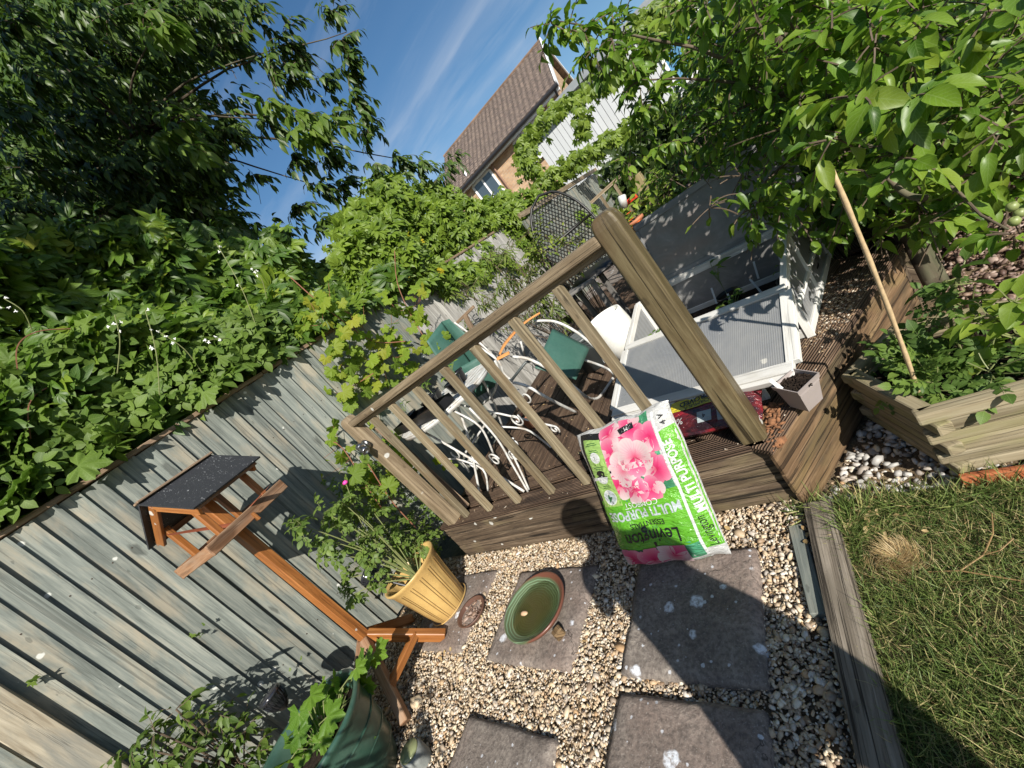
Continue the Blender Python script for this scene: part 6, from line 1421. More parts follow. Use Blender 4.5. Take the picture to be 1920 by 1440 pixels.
# dense inside of the hedge: old stems and leaves further back, their shade put into the colour
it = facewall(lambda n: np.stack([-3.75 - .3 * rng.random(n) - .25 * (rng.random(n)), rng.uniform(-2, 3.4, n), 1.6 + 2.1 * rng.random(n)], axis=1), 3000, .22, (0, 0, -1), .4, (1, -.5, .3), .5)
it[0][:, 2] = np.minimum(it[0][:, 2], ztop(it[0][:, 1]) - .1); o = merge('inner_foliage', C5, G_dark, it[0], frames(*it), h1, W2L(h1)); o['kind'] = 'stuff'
# ---------------------------------------------------------------- bramble over the fence top
h2 = thing('bramble', 'pale green bramble with white blossom sprawling over the top of the fence at the left', 'bramble', (-3.2, .8, 0))
def bpos(n):
    y = rng.uniform(-1.0, 1.95, n); up = np.interp(y, [-1, .3, 1.2, 1.95], [.85, .85, .7, .3]); z = 2.09 + up * rng.random(n) ** 1.1
    x = -3.12 - .2 * (z - 2) + .14 * bumps(y, z, 2.2, 6) + .08 * rng.random(n); return np.stack([x, y, z], axis=1)
foliage(h2, TRI + PALM[:1], G_bram, cat_items(facewall(bpos, 950, .125, (.1, -.2, -.35), .5, (1, -.8, .8), .8)))
cm = MB(); fpos = []
for (px, py, tx, ty) in ((490, 640, 405, 455), (300, 760, 272, 580), (380, 700, 295, 620), (500, 560, 470, 500), (220, 700, 215, 590), (60, 620, 8, 560), (440, 640, 385, 640)):
    a, b = PX(px, py, -3.1), PX(tx, ty, -3.0); path = smooth_path([a, a.lerp(b, .5) + Vector((.03, .02, .0)), b]); cm.tube(path, .003, 5)
    for k in range(4): q = path[int(len(path) * (.55 + .44 * random.random()))]; fpos.append(q + Vector([random.gauss(0, .018) for _ in range(3)]))
o = cm.build('cane', M_twigg, h2); o['kind'] = 'stuff'
itf = [[], [], [], []]
for p in fpos:
    for k in range(5): a = k * 1.2566 + random.random(); itf[0].append(tuple(p)); itf[1].append((random.gauss(0, .4), math.cos(a), math.sin(a))); itf[2].append((1, -.5, .3)); itf[3].append(random.uniform(.008, .015))
itf = [np.array(x, float) for x in itf]; o = merge('blossom', SM, M_petw, itf[0], frames(*itf), h2, W2L(h2)); o['kind'] = 'stuff'
# ---------------------------------------------------------------- creeper mass in the middle distance
h3 = thing('creeper_mass', 'bright green creeper heaped over the weathered fence in the middle distance', 'creeper', (-3.4, 5.5, 0))
def zt3(y): return np.interp(y, [2.9, 3.4, 4.2, 4.9, 5.4, 6.0, 6.9, 8.3, 9.5], [2.5, 2.95, 3.3, 3.3, 3.05, 2.55, 2.28, 2.05, 1.95])
def mpos(depth, lowfn=1.75):
    def fn(n):
        y = 2.9 + 6.8 * rng.random(n) ** 1.1; lo = np.interp(y, [2.9, 3.3, 4.0, 5, 7, 9.5], [2.0, 1.9, 1.72, 1.45, 1.2, 1.0]) + .28 * bumps(y * 1.7, y * 0, 1, 2); z = lo + (zt3(y) + .07 * rng.normal(size=n) - lo) * rng.random(n)
        b = bumps(y, z, 1.3, 13); b2 = bumps(y, z, 4, 18); x = -3.10 + .34 * b + .12 * b2 - .25 * np.maximum(z - 2.2, 0) - depth * rng.random(n) + .08; return np.stack([x, y, z], axis=1)
    return fn
foliage(h3, C5, leafmat('bright_creeper_leaves', [(.06, .12, .018), (.10, .18, .025), (.14, .23, .035), (.09, .16, .03)], .3, .42), cat_items(facewall(mpos(.15), 5200, .125, (.2, 0, -.5), .5, (1, -.9, .7), .8), facewall(mpos(.6), 3200, .14, (.2, 0, -.5), .6, (1, -.6, .6), .8)))
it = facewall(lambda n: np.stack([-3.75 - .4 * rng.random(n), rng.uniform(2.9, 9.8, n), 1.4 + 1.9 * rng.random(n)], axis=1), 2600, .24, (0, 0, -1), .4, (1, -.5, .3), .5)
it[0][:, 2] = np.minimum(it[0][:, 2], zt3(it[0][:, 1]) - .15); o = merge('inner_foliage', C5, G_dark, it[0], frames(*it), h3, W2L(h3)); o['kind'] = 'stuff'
it = facewall(lambda n: np.stack([-3.0 + .1 * rng.random(n), rng.uniform(3.0, 3.9, n), rng.uniform(1.9, 2.4, n)], axis=1), 22, .09, (.2, 0, -.5), .5, (1, -.9, .7), .8); o = merge('golden_foliage', C5, G_gold, it[0], frames(*it), h3, W2L(h3)); o['kind'] = 'stuff'
# ---------------------------------------------------------------- cherry tree overhead
ct_ = thing('cherry_tree', 'large cherry tree with drooping pointed leaves filling the top left', 'tree', (-5.6, 2.2, 0))
tm_ = MB(); limb(tm_, [(-5.6, 2.2, 0), (-5.5, 2.2, 1.5), (-5.6, 2.2, 3.4), P(180, 330, 6.3), P(230, 260, 5.4)],   .16, .03, 9); tm_.build('trunk', M_bark, ct_, smooth=True)
CL = [(30, 40, 3.6), (110, 60, 3.8), (200, 30, 4.0), (300, 30, 3.9), (390, 20, 4.1), (470, 35, 4.2), (530, 70, 4.3), (60, 140, 3.7), (150, 150, 4.0), (240, 110, 4.2), (330, 80, 4.1), (420, 80, 4.3), (500, 110, 4.4), (545, 140, 4.4),
      (30, 230, 3.6), (110, 240, 4.1), (190, 230, 4.3), (270, 205, 4.3), (340, 250, 4.2), (70, 320, 3.9), (150, 330, 4.2), (230, 310, 4.2), (310, 320, 4.3), (380, 300, 4.4), (20, 400, 3.7), (100, 410, 4.0), (200, 400, 4.2), (290, 390, 4.3), (380, 380, 4.5), (440, 400, 4.6),
      (500, 225, 4.4), (560, 225, 4.5), (610, 245, 4.6), (430, 245, 4.5), (625, 20, 4.6), (640, 75, 4.6), (655, 130, 4.6), (600, 150, 4.7), (665, 180, 4.6), (640, 210, 4.8), (560, 290, 4.8), (620, 290, 4.9), (600, 350, 5.0), (650, 345, 5.1), (560, 385, 5.0), (610, 420, 5.1), (650, 400, 5.2), (700, 310, 5.2), (690, 240, 5.2), (745, 300, 5.4), (785, 315, 5.6), (820, 335, 6.2), (850, 300, 6.6), (480, 330, 4.9), (520, 430, 4.9), (560, 100, 4.6), (360, 160, 5.2), (460, 440, 4.8),
      (120, 110, 5.4), (250, 60, 5.5), (60, 60, 5.2), (180, 180, 5.6), (60, 280, 5.0), (220, 270, 5.6), (120, 370, 5.2), (300, 130, 5.6)]
itc = []; tw_ = MB(); itl = []
for (px, py, d) in CL:
    c = P(px, py, d); small_ = px > 590 or (py > 180 and px > 420) ; r = .30 if not small_ else .20
    itc.append(twigs(c, r * d / 4.2, 13 if not small_ else 11, 9, .125, .45, .1, tw_ if True else None, .7, .003, (0, 0, 0), .75))
for (px, py, d) in ((500, 200, 4.1), (550, 215, 4.1), (600, 235, 4.2), (640, 240, 4.3), (330, 225, 3.8), (350, 280, 3.8), (300, 250, 3.9), (270, 30, 3.4), (300, 60, 3.4), (560, 250, 4.2)):
    itl.append(twigs(P(px, py, d), .19, 6, 7, .16, .4, .1, tw_, .6, .003, (.3, .2, 0), .8))
for _ in range(230):
    itc.append(twigs(P(rng.uniform(-60, 430), rng.uniform(-80, 440), rng.uniform(4.2, 6.4)), .36, 11, 8, .15, .4, .1, None, .7, .003, (0, 0, 0), .7)) if True else None
L1 = cat_items(*itc)
# the gaps where the sky shows
rel = L1[0] - camn; dp_ = rel @ Fn; ix = 960 + 741 * (rel @ Rn) / dp_; iy = 720 - 741 * (rel @ Un) / dp_
gap = np.zeros(len(ix), bool)
for gx, gy, ga, gb_ in ((415, 150, 62, 34), (470, 300, 40, 26), (500, 365, 26, 34), (205, 75, 10, 8), (590, 120, 14, 50), (560, 465, 40, 14)): gap |= (((ix - gx) / ga) ** 2 + ((iy - gy) / gb_) ** 2 < 1) & (rng.random(len(ix)) < .93)
L1 = [q[~gap] for q in L1]
nv = 4200; ov = np.column_stack([rng.uniform(-3.9, -1.2, nv), rng.uniform(-2.6, 2.2, nv), rng.uniform(4.9, 7.4, nv)]); sd_ = np.array(sdir); tt_ = (-3.4 - ov[:, 0]) / -sd_[0]; hit = ov - sd_ * tt_[:, None]
rel = ov - camn; dp_ = rel @ Fn; ix = 960 + 741 * (rel @ Rn) / np.where(abs(dp_) < .01, .01, dp_); iy = 720 - 741 * (rel @ Un) / np.where(abs(dp_) < .01, .01, dp_)
okv = ((dp_ < .1) | (ix < -120) | (ix > 2040) | (iy < -120) | (iy > 1560)) & (hit[:, 2] > 3.25 + .25 * np.sin(hit[:, 1] * 3)) & (hit[:, 1] < 3.2); ov = ov[okv]; nv = len(ov); itv = [ov, np.tile([0, 0, -1.], (nv, 1)) + .6 * rng.normal(size=(nv, 3)), unit(nv) + [.3, -.3, .8], np.full(nv, .21)]
o = merge('added_shade_foliage', CH, G_cherry, itv[0], frames(*itv), ct_, W2L(ct_)); o['kind'] = 'stuff'  # canopy added out of view, shaped to shade the hedge top and crown
limb(MB(), [(-5.5, 2.2, 2.6), (-4.6, 1.0, 5.4), (-2.8, -.6, 6.2), (-1.6, -1.8, 6.3)], .08, .02, 7).build('branch', M_bark, ct_, smooth=True)
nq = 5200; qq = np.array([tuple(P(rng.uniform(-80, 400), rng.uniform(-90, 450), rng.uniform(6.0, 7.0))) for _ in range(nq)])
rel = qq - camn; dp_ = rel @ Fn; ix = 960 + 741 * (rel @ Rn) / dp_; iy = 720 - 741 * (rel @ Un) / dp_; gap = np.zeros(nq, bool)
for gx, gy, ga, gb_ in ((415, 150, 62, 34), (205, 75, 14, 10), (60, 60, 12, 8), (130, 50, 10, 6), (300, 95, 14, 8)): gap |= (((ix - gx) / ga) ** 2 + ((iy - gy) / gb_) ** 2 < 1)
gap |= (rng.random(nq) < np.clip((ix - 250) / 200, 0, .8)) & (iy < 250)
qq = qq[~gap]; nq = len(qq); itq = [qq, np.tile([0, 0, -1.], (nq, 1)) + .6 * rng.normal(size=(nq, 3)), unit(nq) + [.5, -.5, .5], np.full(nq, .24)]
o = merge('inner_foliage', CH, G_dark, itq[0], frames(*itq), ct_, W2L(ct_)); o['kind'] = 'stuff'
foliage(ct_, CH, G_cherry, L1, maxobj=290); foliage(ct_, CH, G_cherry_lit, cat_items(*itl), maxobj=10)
for tgt in ((60, 60, 3.8), (300, 50, 4.0), (520, 90, 4.3), (650, 60, 4.6), (500, 225, 4.4), (640, 240, 4.7), (600, 350, 5.0), (780, 305, 5.6), (200, 230, 4.3), (100, 380, 4.1)):
    a = P(250, 250, 4.4); b = P(*tgt); m_ = a.lerp(b, .5) + Vector((rng.normal() * .08, rng.normal() * .08, .12)); limb(MB(), [a, m_, b], .022, .004, 6).build('branch', M_bark, ct_, smooth=True)
o = tw_.build('twigs', M_twig, ct_); o['kind'] = 'stuff'
# ---------------------------------------------------------------- creeper on the white building
h4 = thing('wall_creeper', 'creeper trailing along the top and foot of the white boarded building', 'creeper', (-3, 9.5, 0))
its = []; tw4 = MB()
def along(pts, y_, n, r, sz):
    for k in range(n):
        t = random.random() * (len(pts) - 1); i = int(t); q = (pts[i][0] + (pts[min(i + 1, len(pts) - 1)][0] - pts[i][0]) * (t - i), pts[i][1] + (pts[min(i + 1, len(pts) - 1)][1] - pts[i][1]) * (t - i))
        c = PY(q[0] + random.gauss(0, r), q[1] + random.gauss(0, r), y_ + random.uniform(-.3, .2)); its.append(([tuple(c)], [(random.gauss(0, .5), random.gauss(0, .3), -.7)], [(.3, -1, .6)], [sz * random.uniform(.6, 1.2)]))
along([(982, 268), (1005, 240), (1040, 205), (1090, 175), (1150, 150), (1200, 120), (1230, 90)], 9.8, 380, 9, .15)
along([(980, 270), (985, 300), (998, 322)], 9.6, 160, 10, .15)
along([(1010, 345), (1060, 315), (1110, 285), (1160, 255), (1220, 225), (1260, 200)], 9.2, 620, 9, .14)
along([(1085, 190), (1090, 230), (1085, 255)], 9.7, 90, 7, .15); along([(1190, 60), (1230, 40), (1260, 20)], 9.6, 240, 14, .15)
foliage(h4, C5, leafmat('wall_creeper_leaves', [(.07, .13, .02), (.12, .2, .03), (.16, .25, .05)], .3), [np.concatenate([np.array(i[k]) for i in its]) for k in range(4)])
# ---------------------------------------------------------------- grape vine by the end post
h5 = thing('grape_vine', 'yellow green grape vine with broad lobed leaves climbing round the end post', 'vine', (-2.75, 1.6, 0))
pv = [(600, 560, 2.0), (585, 595, 1.95), (640, 575, 2.1), (665, 600, 2.2), (690, 640, 2.3), (640, 640, 2.05), (615, 650, 1.95), (660, 680, 2.1), (700, 690, 2.2), (745, 640, 2.5), (770, 590, 2.6), (800, 600, 2.6), (740, 580, 2.5), (720, 615, 2.4), (640, 700, 1.95), (680, 720, 2.1), (725, 660, 2.3), (760, 690, 2.4), (715, 720, 2.2), (650, 740, 1.85), (610, 760, 1.8), (570, 760, 1.7), (560, 735, 1.7), (625, 755, 1.8), (590, 800, 1.65),
      (620, 825, 1.5), (640, 855, 1.45), (600, 840, 1.55), (665, 880, 1.45), (610, 890, 1.5), (690, 910, 1.45), (700, 935, 1.4), (650, 930, 1.4), (655, 760, 1.9), (700, 790, 1.9), (680, 900, 1.35), (560, 840, 1.5), (770, 560, 2.7), (800, 650, 2.5), (735, 845, 1.75), (770, 690, 2.5), (820, 650, 2.6), (845, 660, 2.7), (710, 870, 1.6), (752, 890, 1.6), (830, 870, 1.8)]
iv = [[], [], [], []]; vm = MB(); prev = None
for px, py, y_ in pv:
    c0v = PY(px, py, y_); st_ = c0v + Vector((-.04, .05, -.07)); 
    for k in range(6 if py < 780 else 4):
        c = c0v + Vector([random.gauss(0, .075) for _ in range(3)]) * (k > 0); iv[0].append(tuple(c)); iv[1].append((random.gauss(.2, .5), random.gauss(-.1, .5), random.gauss(-.45, .4))); iv[2].append((.8 + random.gauss(0, .35), -.7 + random.gauss(0, .35), .6 + random.gauss(0, .3))); iv[3].append(random.uniform(.05, .10))
        vm.tube([c, st_.lerp(c, .4) + Vector((0, 0, -.01)), st_], .0018, 4)
foliage(h5, PALMV, G_vine, [np.array(x, float) for x in iv])
for pa_ in (((760, 640, 2.4), (700, 640, 2.3), (640, 600, 2.1), (590, 560, 2.0), (545, 520, 2.0)), ((700, 700, 2.1), (650, 730, 1.95), (600, 745, 1.8)), ((720, 960, 1.35), (680, 900, 1.4), (630, 830, 1.5), (560, 830, 1.55)), ((780, 990, 1.3), (735, 940, 1.33), (690, 870, 1.4)), ((800, 640, 2.5), (770, 590, 2.6), (745, 530, 2.7), (740, 470, 2.8))):
    vm.tube(smooth_path([PY(*q) for q in pa_], 4), .004, 5)
o = vm.build('stem', M_twigr, h5); o['kind'] = 'stuff'
it = facewall(lambda n: np.stack([rng.uniform(-3.05, -2.7, n), rng.uniform(1.15, 1.7, n), rng.uniform(.1, 1.15, n)], axis=1), 420, .05, (0, -.2, -.5), .6, (.8, -.8, .4), .8)
o = merge('foliage', TRI, G_shrub, it[0], frames(*it), h5, W2L(h5)); o['kind'] = 'stuff'
# ---------------------------------------------------------------- rose in the yellow pot
h6 = thing('potted_rose', 'sparse leafy rose growing from the yellow ribbed pot with one pink bud', 'rose', (YP.x, YP.y, .3))
rs = []; rm = MB(); b0 = YP + Vector((-.03, .0, .30))
for tgt in ((565, 985), (600, 1010), (640, 970), (690, 1000), (640, 940), (740, 985), (780, 1010), (700, 960), (620, 1040), (650, 1085), (760, 1040), (690, 1030), (668, 960), (800, 1005), (610, 960), (655, 1120)):
    e = PX(tgt[0], tgt[1], random.uniform(-2.85, -2.45)); mid = b0.lerp(e, .55) + Vector((.03, 0, .05)); path = smooth_path([b0, mid, e], 5); rm.tube(path, [.005 - .003 * k / (len(path) - 1) for k in range(len(path))], 5)
    rs.append(twigs(e, .10, 7, 4, .062, .3, .1, rm, .8, .0014, (0, 0, 0), .4)); rs.append(twigs(mid, .09, 4, 3, .058, .3, .1, rm, .8, .0014, (0, 0, 0), .4))
e = PX(648, 905, -2.62); rm.tube(smooth_path([b0, PX(690, 1000, -2.6), e]), .0025, 5); o = rm.build('stem', M_twigg, h6); o['kind'] = 'stuff'
foliage(h6, TRI, G_rose, cat_items(*rs), maxobj=200)
MB().lathe(e, [(0, -.012), (.012, -.008), (.018, .0), (.015, .01), (.006, .016), (0, .014)], 12, flute=lambda t, z: 1 + .15 * math.sin(5 * t)).build('flower_bud', M_pink, h6, smooth=True)
# ---------------------------------------------------------------- lobed plant in the green pot, bush in the corner, ivy sprigs
h7 = thing('lobed_plant', 'broad lobed green leaves spilling from the big dark green pot', 'pot plant', (GP.x, GP.y, .33)); il = [[], [], [], []]; lm = MB()
for px, py in ((545, 1395), (575, 1340), (600, 1300), (625, 1270), (660, 1250), (690, 1225), (560, 1425), (610, 1350), (650, 1320), (590, 1385), (640, 1380), (625, 1420), (665, 1395), (680, 1280), (600, 1430), (560, 1365), (655, 1355), (700, 1215), (630, 1300), (585, 1310)):
    for k in range(2):
        c = PX(px + random.gauss(0, 8), py + random.gauss(0, 8), random.uniform(-2.55, -2.25)); il[0].append(tuple(c)); il[1].append((random.gauss(.3, .6), random.gauss(0, .6), -.3)); il[2].append((.5 + random.gauss(0, .3), -.3 + random.gauss(0, .3), 1)); il[3].append(random.uniform(.065, .105))
        lm.tube([GP + Vector((0, .0, .3)), (GP + Vector((0, 0, .42))).lerp(c, .6), c], .0026, 5)
foliage(h7, PALM, G_pot, [np.array(x, float) for x in il]); o = lm.build('stem', M_twigg, h7); o['kind'] = 'stuff'
h8 = thing('corner_bush', 'small bush of glossy oval leaves against the fence at the bottom left', 'shrub', (-2.9, -.15, 0)); bs = []; bm_2 = MB()
for px, py in ((250, 1400), (290, 1370), (330, 1330), (330, 1400), (370, 1345), (380, 1390), (410, 1340), (430, 1390), (460, 1370), (400, 1430), (350, 1440), (300, 1435), (480, 1410), (260, 1440), (440, 1430), (500, 1440)):
    c = PX(px, py, random.uniform(-3.0, -2.8)); bs.append(twigs(c, .10, 7, 5, .055, .2, .15, bm_2, .8, .0016, (0, 0, 0), .3)); bm_2.tube(smooth_path([Vector((-2.95, -.15, 0)), Vector((-2.93, -.12, .35)), c]), .004, 5)
foliage(h8, SM + OV[:1], G_shrub, cat_items(*bs)); o = bm_2.build('stem', M_twig, h8); o['kind'] = 'stuff'
for px, py, lb_ in ((375, 1190, 'small ivy sprig growing through the fence boards above the corner bush'), (565, 1240, 'single ivy leaf on the fence low down near the torch'), (62, 1275, 'pale ivy bud between boards beside the wide pale post')):
    t = thing('ivy_sprig', lb_, 'ivy', PX(px, py, -3.12)); k = 4 if px == 375 else 2
    it = facewall(lambda n: np.array([tuple(PX(px + random.gauss(0, 12), py + random.gauss(0, 12), -3.10 + .02 * random.random())) for _ in range(n)]), k, .030, (0, .2, -.6), .2, (1, -.3, .2), .5); foliage(t, IVY, G_shrub, it, minpx=2)
# ---------------------------------------------------------------- apple tree
ap = thing('apple_tree', 'leafy apple tree with a few small green fruits leaning in from the right', 'tree', (.36, 2.62, 0))
tk = MB(); limb(tk, [(.38, 2.66, -.03), (.37, 2.62, .5), (.33, 2.56, 1.0), (.27, 2.5, 1.4), (.22, 2.46, 1.62)], .062, .03, 9); tk.build('trunk', M_bark, ap, smooth=True)
AL = []
def addr(x0, x1, y0, y1, d0, d1, n, r, ntw, per, sz, objs=None):
    for _ in range(n): AL.append(twigs(P(rng.uniform(x0, x1), rng.uniform(y0, y1), rng.uniform(d0, d1)), r, ntw, per, sz, .25, .15, atw, .8, .0028, (0, 0, 0), .45))
atw = MB()
addr(1430, 1900, 20, 300, 1.15, 1.6, 24, .15, 6, 5, .082)
addr(1360, 1920, -60, 380, 1.6, 2.3, 72, .22, 9, 7, .070)
addr(1250, 1900, -60, 330, 2.1, 3.0, 60, .26, 10, 7, .070)
addr(1600, 1940, 150, 430, 2.4, 3.3, 34, .26, 10, 7, .075)
addr(1300, 1940, -60, 400, 2.6, 3.6, 95, .30, 11, 8, .085)
addr(1500, 1800, 330, 430, 1.9, 2.5, 22, .2, 9, 6, .075)
addr(1720, 1940, 250, 400, 1.6, 2.6, 26, .22, 10, 7, .075)
addr(1500, 1920, 120, 420, 1.7, 2.4, 34, .2, 10, 7, .068)
for c_ in ((.25, 2.4, 1.7), (.1, 2.3, 1.75), (.45, 2.5, 1.65), (.3, 2.1, 1.7), (.6, 2.2, 1.6), (.2, 2.7, 1.8), (.8, 2.4, 1.5), (.9, 1.9, 1.35), (1.1, 2.2, 1.4)): AL.append(twigs(c_, .26, 10, 7, .075, .25, .2, atw, .8, .0028, (0, 0, 0), .45))
for px, py, d in ((1560, 260, 1.05), (1540, 330, 1.2), (1690, 300, 1.15), (1620, 320, 1.25), (1640, 90, 1.0), (1730, 60, 1.0), (1560, 60, 1.1), (1490, 110, 1.25), (1810, 140, 1.1), (1700, 200, 1.0), (1600, 180, 1.05), (1880, 240, 1.1), (1740, 420, 1.35), (1655, 445, 1.7), (1790, 415, 1.4), (1900, 440, 1.05), (1850, 20, .95), (1500, 190, 1.3), (1420, 60, 1.4), (1830, 330, 1.3)):
    AL.append(twigs(P(px, py, d), .10, 5, 4, .082, .2, .1, atw, .8, .0025, (0, 0, 0), .4))
for px, py, d in ((1035, 45, 1.7), (1065, 60, 1.65), (1095, 60, 1.6), (1110, 95, 1.6), (1150, 75, 1.6), (1180, 110, 1.65), (1140, 120, 1.7), (1200, 150, 1.7), (1170, 45, 1.7), (1220, 80, 1.8), (1230, 180, 1.8), (1260, 130, 1.8), (1205, 200, 1.8), (1280, 230, 1.9), (1250, 270, 1.9), (1200, 250, 1.95), (1330, 260, 1.9), (1390, 330, 1.7), (1330, 390, 1.55), (1410, 390, 1.7), (1420, 420, 1.75), (1440, 350, 1.6), (1180, 300, 2.0), (1300, 60, 1.9), (1340, 140, 1.9), (1275, 20, 1.9), (1240, 330, 2.1)):
    AL.append(twigs(P(px, py, d), .115, 7, 6, .060, .25, .1, atw, .8, .0025, (0, 0, 0), .45))
LA = cat_items(*AL); rel = LA[0] - camn; dp_ = rel @ Fn; ix = 960 + 741 * (rel @ Rn) / dp_; iy = 720 - 741 * (rel @ Un) / dp_
ok = (np.linalg.norm(rel, axis=1) > .62) & ~((iy > 455) & (ix < 1850)) & ~((ix > 1230) & (ix < 1400) & (iy > 300) & (dp_ < 3) & (rng.random(len(ix)) < .75)) & (LA[0][:, 2] > .3)
LA = [a[ok] for a in LA]; foliage(ap, OV, G_apple, LA)
for tgt in ((1560, 200, 1.2), (1700, 120, 1.2), (1820, 200, 1.4), (1050, 40, 1.7), (1200, 150, 1.75), (1400, 380, 1.7), (1650, 20, 1.2), (1330, 80, 1.9), (1880, 40, 1.2), (1740, 400, 1.4), (1480, 40, 1.4), (1890, 430, 1.1), (1300, 260, 1.9)):
    b = P(*tgt); z0_ = 1.0 if tgt[1] < 300 else .75; a = Vector((.33, 2.56, z0_ + .2 * random.random())); limb(MB(), [a, a.lerp(b, .5) + Vector((0, 0, .06)), b], .013, .003, 6).build('branch', M_bark, ap, smooth=True)
limb(MB(), [P(1660, 330, 1.3), P(1700, 365, 1.25), P(1735, 372, 1.2)], .007, .011, 7).build('cut_branch', M_bark, ap, smooth=True)
o = atw.build('twigs', M_twig, ap); o['kind'] = 'stuff'
for k, (px, py, d) in enumerate(((1898, 388, 1.12), (1912, 400, 1.15), (1902, 415, 1.12), (1708, 122, 1.15))): MB().lathe(P(px, py, d), [(0, -.013), (.009, -.011), (.014, 0), (.010, .011), (.003, .012), (0, .010)], 12).build('apple', plain('green_apple', (.22, .26, .09), .45), ap, smooth=True)
# ---------------------------------------------------------------- plants in the timber planter
h9 = thing('ferny_plant', 'feathery green plants in the left half of the timber planter round the cane', 'bedding plant', (.14, 1.58, .2)); ff = []; fm = MB()
for _ in range(12):
    a, b_ = rng.uniform(.02, .30), rng.uniform(1.48, 1.82)
    if a < .06 and b_ < 1.5: continue
    c = Vector((a, b_, .2)); ff.append(twigs(c + Vector((0, 0, .06)), .09, 4, 3, .105, .1, .6, fm, 1, .0018, (0, 0, 0), .1))
foliage(h9, PIN, G_tom, cat_items(*ff)); o = fm.build('stem', M_twigg, h9); o['kind'] = 'stuff'
h10 = thing('young_sapling', 'upright young tomato plant with toothed leaves at the back of the planter', 'tomato plant', (.24, 1.76, .2)); q10 = MB(); top = PY(1795, 520, 1.72)
q10.tube(smooth_path([Vector((.24, 1.75, .2)), Vector((.25, 1.74, .35)), top]), .005, 6); fs_ = []
for px, py in ((1795, 520), (1810, 545), (1775, 560), (1830, 530), (1790, 590), (1765, 600), (1800, 570)): e = PY(px, py, 1.72); fs_.append(twigs(e, .07, 3, 2, .085, .1, .2, q10, 1, .002, (0, 0, 0), .2))
foliage(h10, PIN + OV[:1], G_tom, cat_items(*fs_)); o = q10.build('stem', M_twigg, h10); o['kind'] = 'stuff'
h11 = thing('tomato_plant', 'tomato plant with broad pale green leaves at the right edge of the planter', 'tomato plant', (.40, 1.62, .2)); q11 = MB(); fs_ = []
for px, py in ((1850, 590), (1890, 600), (1870, 625), (1905, 625), (1840, 610), (1900, 580), (1915, 700), (1880, 690), (1860, 700), (1890, 560)): e = PY(px, py, 1.60); q11.tube([Vector((.40, 1.62, .2)), e], .003, 5); fs_.append(twigs(e, .06, 3, 2, .085, .1, .1, q11, 1, .002, (0, 0, 0), .3))
foliage(h11, OV, leafmat('pale_tomato_leaves', [(.14, .24, .05), (.20, .30, .06)], .4), cat_items(*fs_)); o = q11.build('stem', M_twigg, h11); o['kind'] = 'stuff'
# ---------------------------------------------------------------- shrubs behind the railing and border
def shrub(name, label, cat, pts, r, ntw, per, sz, tm, mat, base, twm=M_twig, hang=.3, up=.25):
    t = thing(name, label, cat, base); m = MB(); L_ = []
    for p in pts: L_.append(twigs(p, r, ntw, per, sz, .2, up, m, .9, .0025, (0, 0, 0), hang)); m.tube(smooth_path([Vector(base), Vector(base).lerp(p, .5) + Vector((0, 0, .05)), p], 3), .004, 4)
    foliage(t, tm, mat, cat_items(*L_)); o = m.build('stem', twm, t); o['kind'] = 'stuff'; return t
shrub('willow_leaved_shrub', 'shrub with narrow willow like leaves in the dark grey tub behind the handrail', 'shrub', [PY(px + random.gauss(0, 8), py + random.gauss(0, 8), random.uniform(3.2, 3.9)) for px, py in ((880, 560), (900, 530), (930, 510), (960, 490), (985, 520), (940, 550), (910, 580), (970, 555), (1000, 500), (930, 480), (955, 590), (985, 580), (1010, 560), (900, 600), (1020, 590), (1040, 560), (1050, 600))], .22, 9, 9, .10, WL, G_willow, (-1.9, 3.3, .5), hang=.5)
shrub('flowering_shrub', 'fine leaved green shrub with orange flowers beside the black rattan chair', 'shrub', [PY(px + random.gauss(0, 8), py + random.gauss(0, 8), random.uniform(3.2, 4.3)) for px, py in ((985, 440), (1010, 460), (1000, 490), (1030, 500), (1050, 470), (1020, 430), (990, 470), (1045, 510), (1080, 480), (1060, 500), (975, 500), (1090, 455), (1100, 500), (1110, 520))], .20, 10, 9, .05, SM, leafmat('fine_leaves', [(.08, .14, .03), (.13, .2, .04), (.19, .26, .06)], .3), (-1.6, 3.6, .33))
bo = shrub('border_plants', 'green border plants with orange blooms between corner post and picnic bench', 'border plant', [PY(px + random.gauss(0, 6), py + random.gauss(0, 6), random.uniform(4.0, 4.9)) for px, py in ((1185, 420), (1200, 440), (1215, 400), (1240, 400), (1260, 385), (1225, 430), (1200, 380), (1280, 370), (1250, 360), (1300, 360), (1235, 350), (1270, 400), (1160, 400), (1210, 360), (1320, 350), (1240, 425))], .17, 9, 7, .075, SM + OV[:1], leafmat('border_leaves', [(.10, .17, .03), (.15, .24, .04), (.2, .29, .06)], .3), (-.9, 4.5, .2))
tuft_of(bo, M_orf, [PY(px, py, 4.0) for px, py in ((1180, 400), (1190, 425), (1205, 430), (1195, 445), (1208, 445), (1175, 430), (1185, 412), (1212, 438), (1200, 415))], .035, 6)
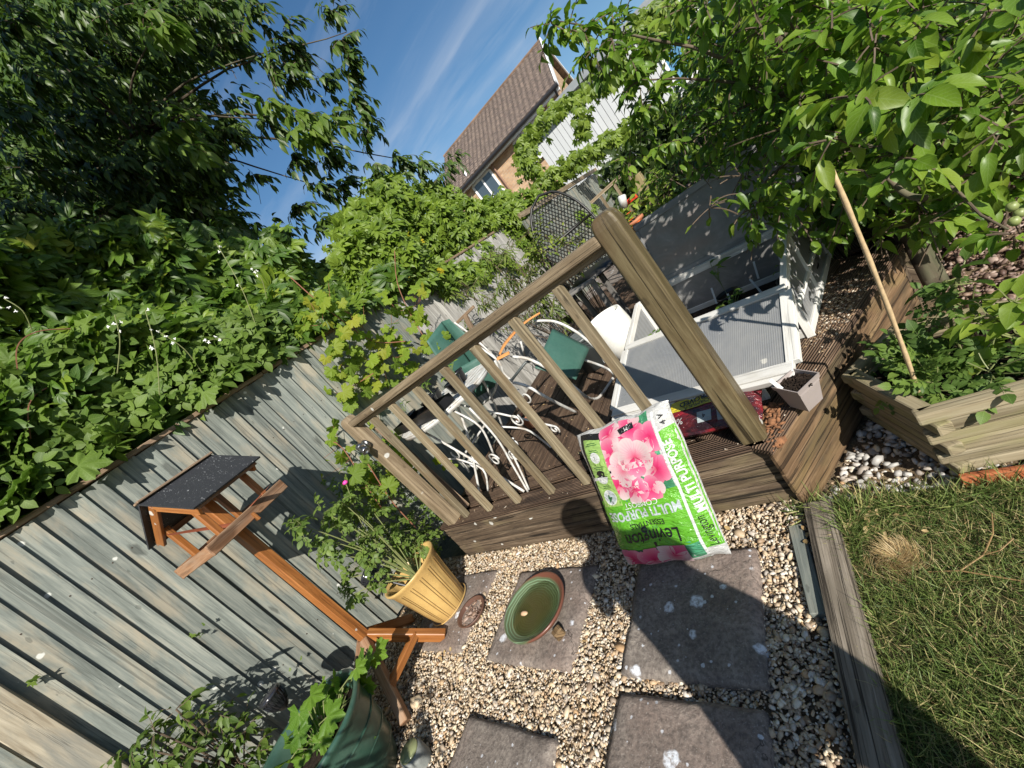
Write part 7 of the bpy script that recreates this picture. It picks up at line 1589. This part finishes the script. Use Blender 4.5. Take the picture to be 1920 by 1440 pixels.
# dark hedges and shrubs that close the view on the right
hg = thing('boundary_hedge', 'dense dark hedge closing the garden behind the apple tree', 'hedge', (3, 5, 0))
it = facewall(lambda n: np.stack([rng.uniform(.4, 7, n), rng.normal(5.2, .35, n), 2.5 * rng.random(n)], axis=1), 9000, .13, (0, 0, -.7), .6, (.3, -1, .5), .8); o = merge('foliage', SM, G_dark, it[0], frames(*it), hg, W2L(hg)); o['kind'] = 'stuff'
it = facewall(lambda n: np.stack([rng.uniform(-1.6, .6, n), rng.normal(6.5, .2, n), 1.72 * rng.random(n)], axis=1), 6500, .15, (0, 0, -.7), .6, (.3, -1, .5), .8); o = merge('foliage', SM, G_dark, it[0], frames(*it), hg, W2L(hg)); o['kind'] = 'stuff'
for k, x_ in enumerate((1.0, 2.4, 3.9, 5.4)): MB().tube([(x_, 5.4, 0), (x_ + .1, 5.45, 1.9)], .05, 7).build('stem', M_bark, hg)
# bushes behind the photographer whose shade falls on the left of the gravel
for nm, lab_, c, r, n in (('round_bush', 'round leafy bush behind the photographer shading the big green pot', (-1.35, -1.0, .75), .46, 1100), ('tall_shrub', 'tall open shrub behind the photographer near the fence', (-2.2, -1.5, 1.0), .42, 700)):
    t = thing(nm, lab_, 'shrub', (c[0], c[1], 0)); v = unit(n) * (r * rng.uniform(.3, 1.05, (n, 1))); it = [v * [1, 1, 1.3] + np.array(c), v + [0, 0, -.5], v + [0, 0, .4], np.full(n, .085)]; o = merge('foliage', OV, G_shrub, it[0], frames(*it), t, W2L(t)); o['kind'] = 'stuff'
    MB().tube([(c[0], c[1], 0), c], .025, 6).build('stem', M_bark, t)
# weeds along sleeper top corner
wd = thing('grass_tuft', 'tuft of long grass and weeds where the sleeper meets the deck corner', 'grass tuft', (-.36, 1.33, 0)); n = 130
o = merge('blades', GB, M_grass, np.stack([rng.normal(-.37, .035, n), rng.normal(1.335, .015, n), np.zeros(n)], axis=1), frames(None, np.stack([rng.normal(0, .6, n), rng.normal(-.3, .5, n), np.ones(n) * .7], axis=1), unit(n), rng.uniform(.05, .12, n)), wd, W2L(wd)); o['kind'] = 'stuff'
pt_ = MB().quad((-3.2, 5.58, .30), (3, 5.58, .30), (3, 12, .30), (-3.2, 12, .30)).build('patio', M_slab); tag(pt_, kind='structure')
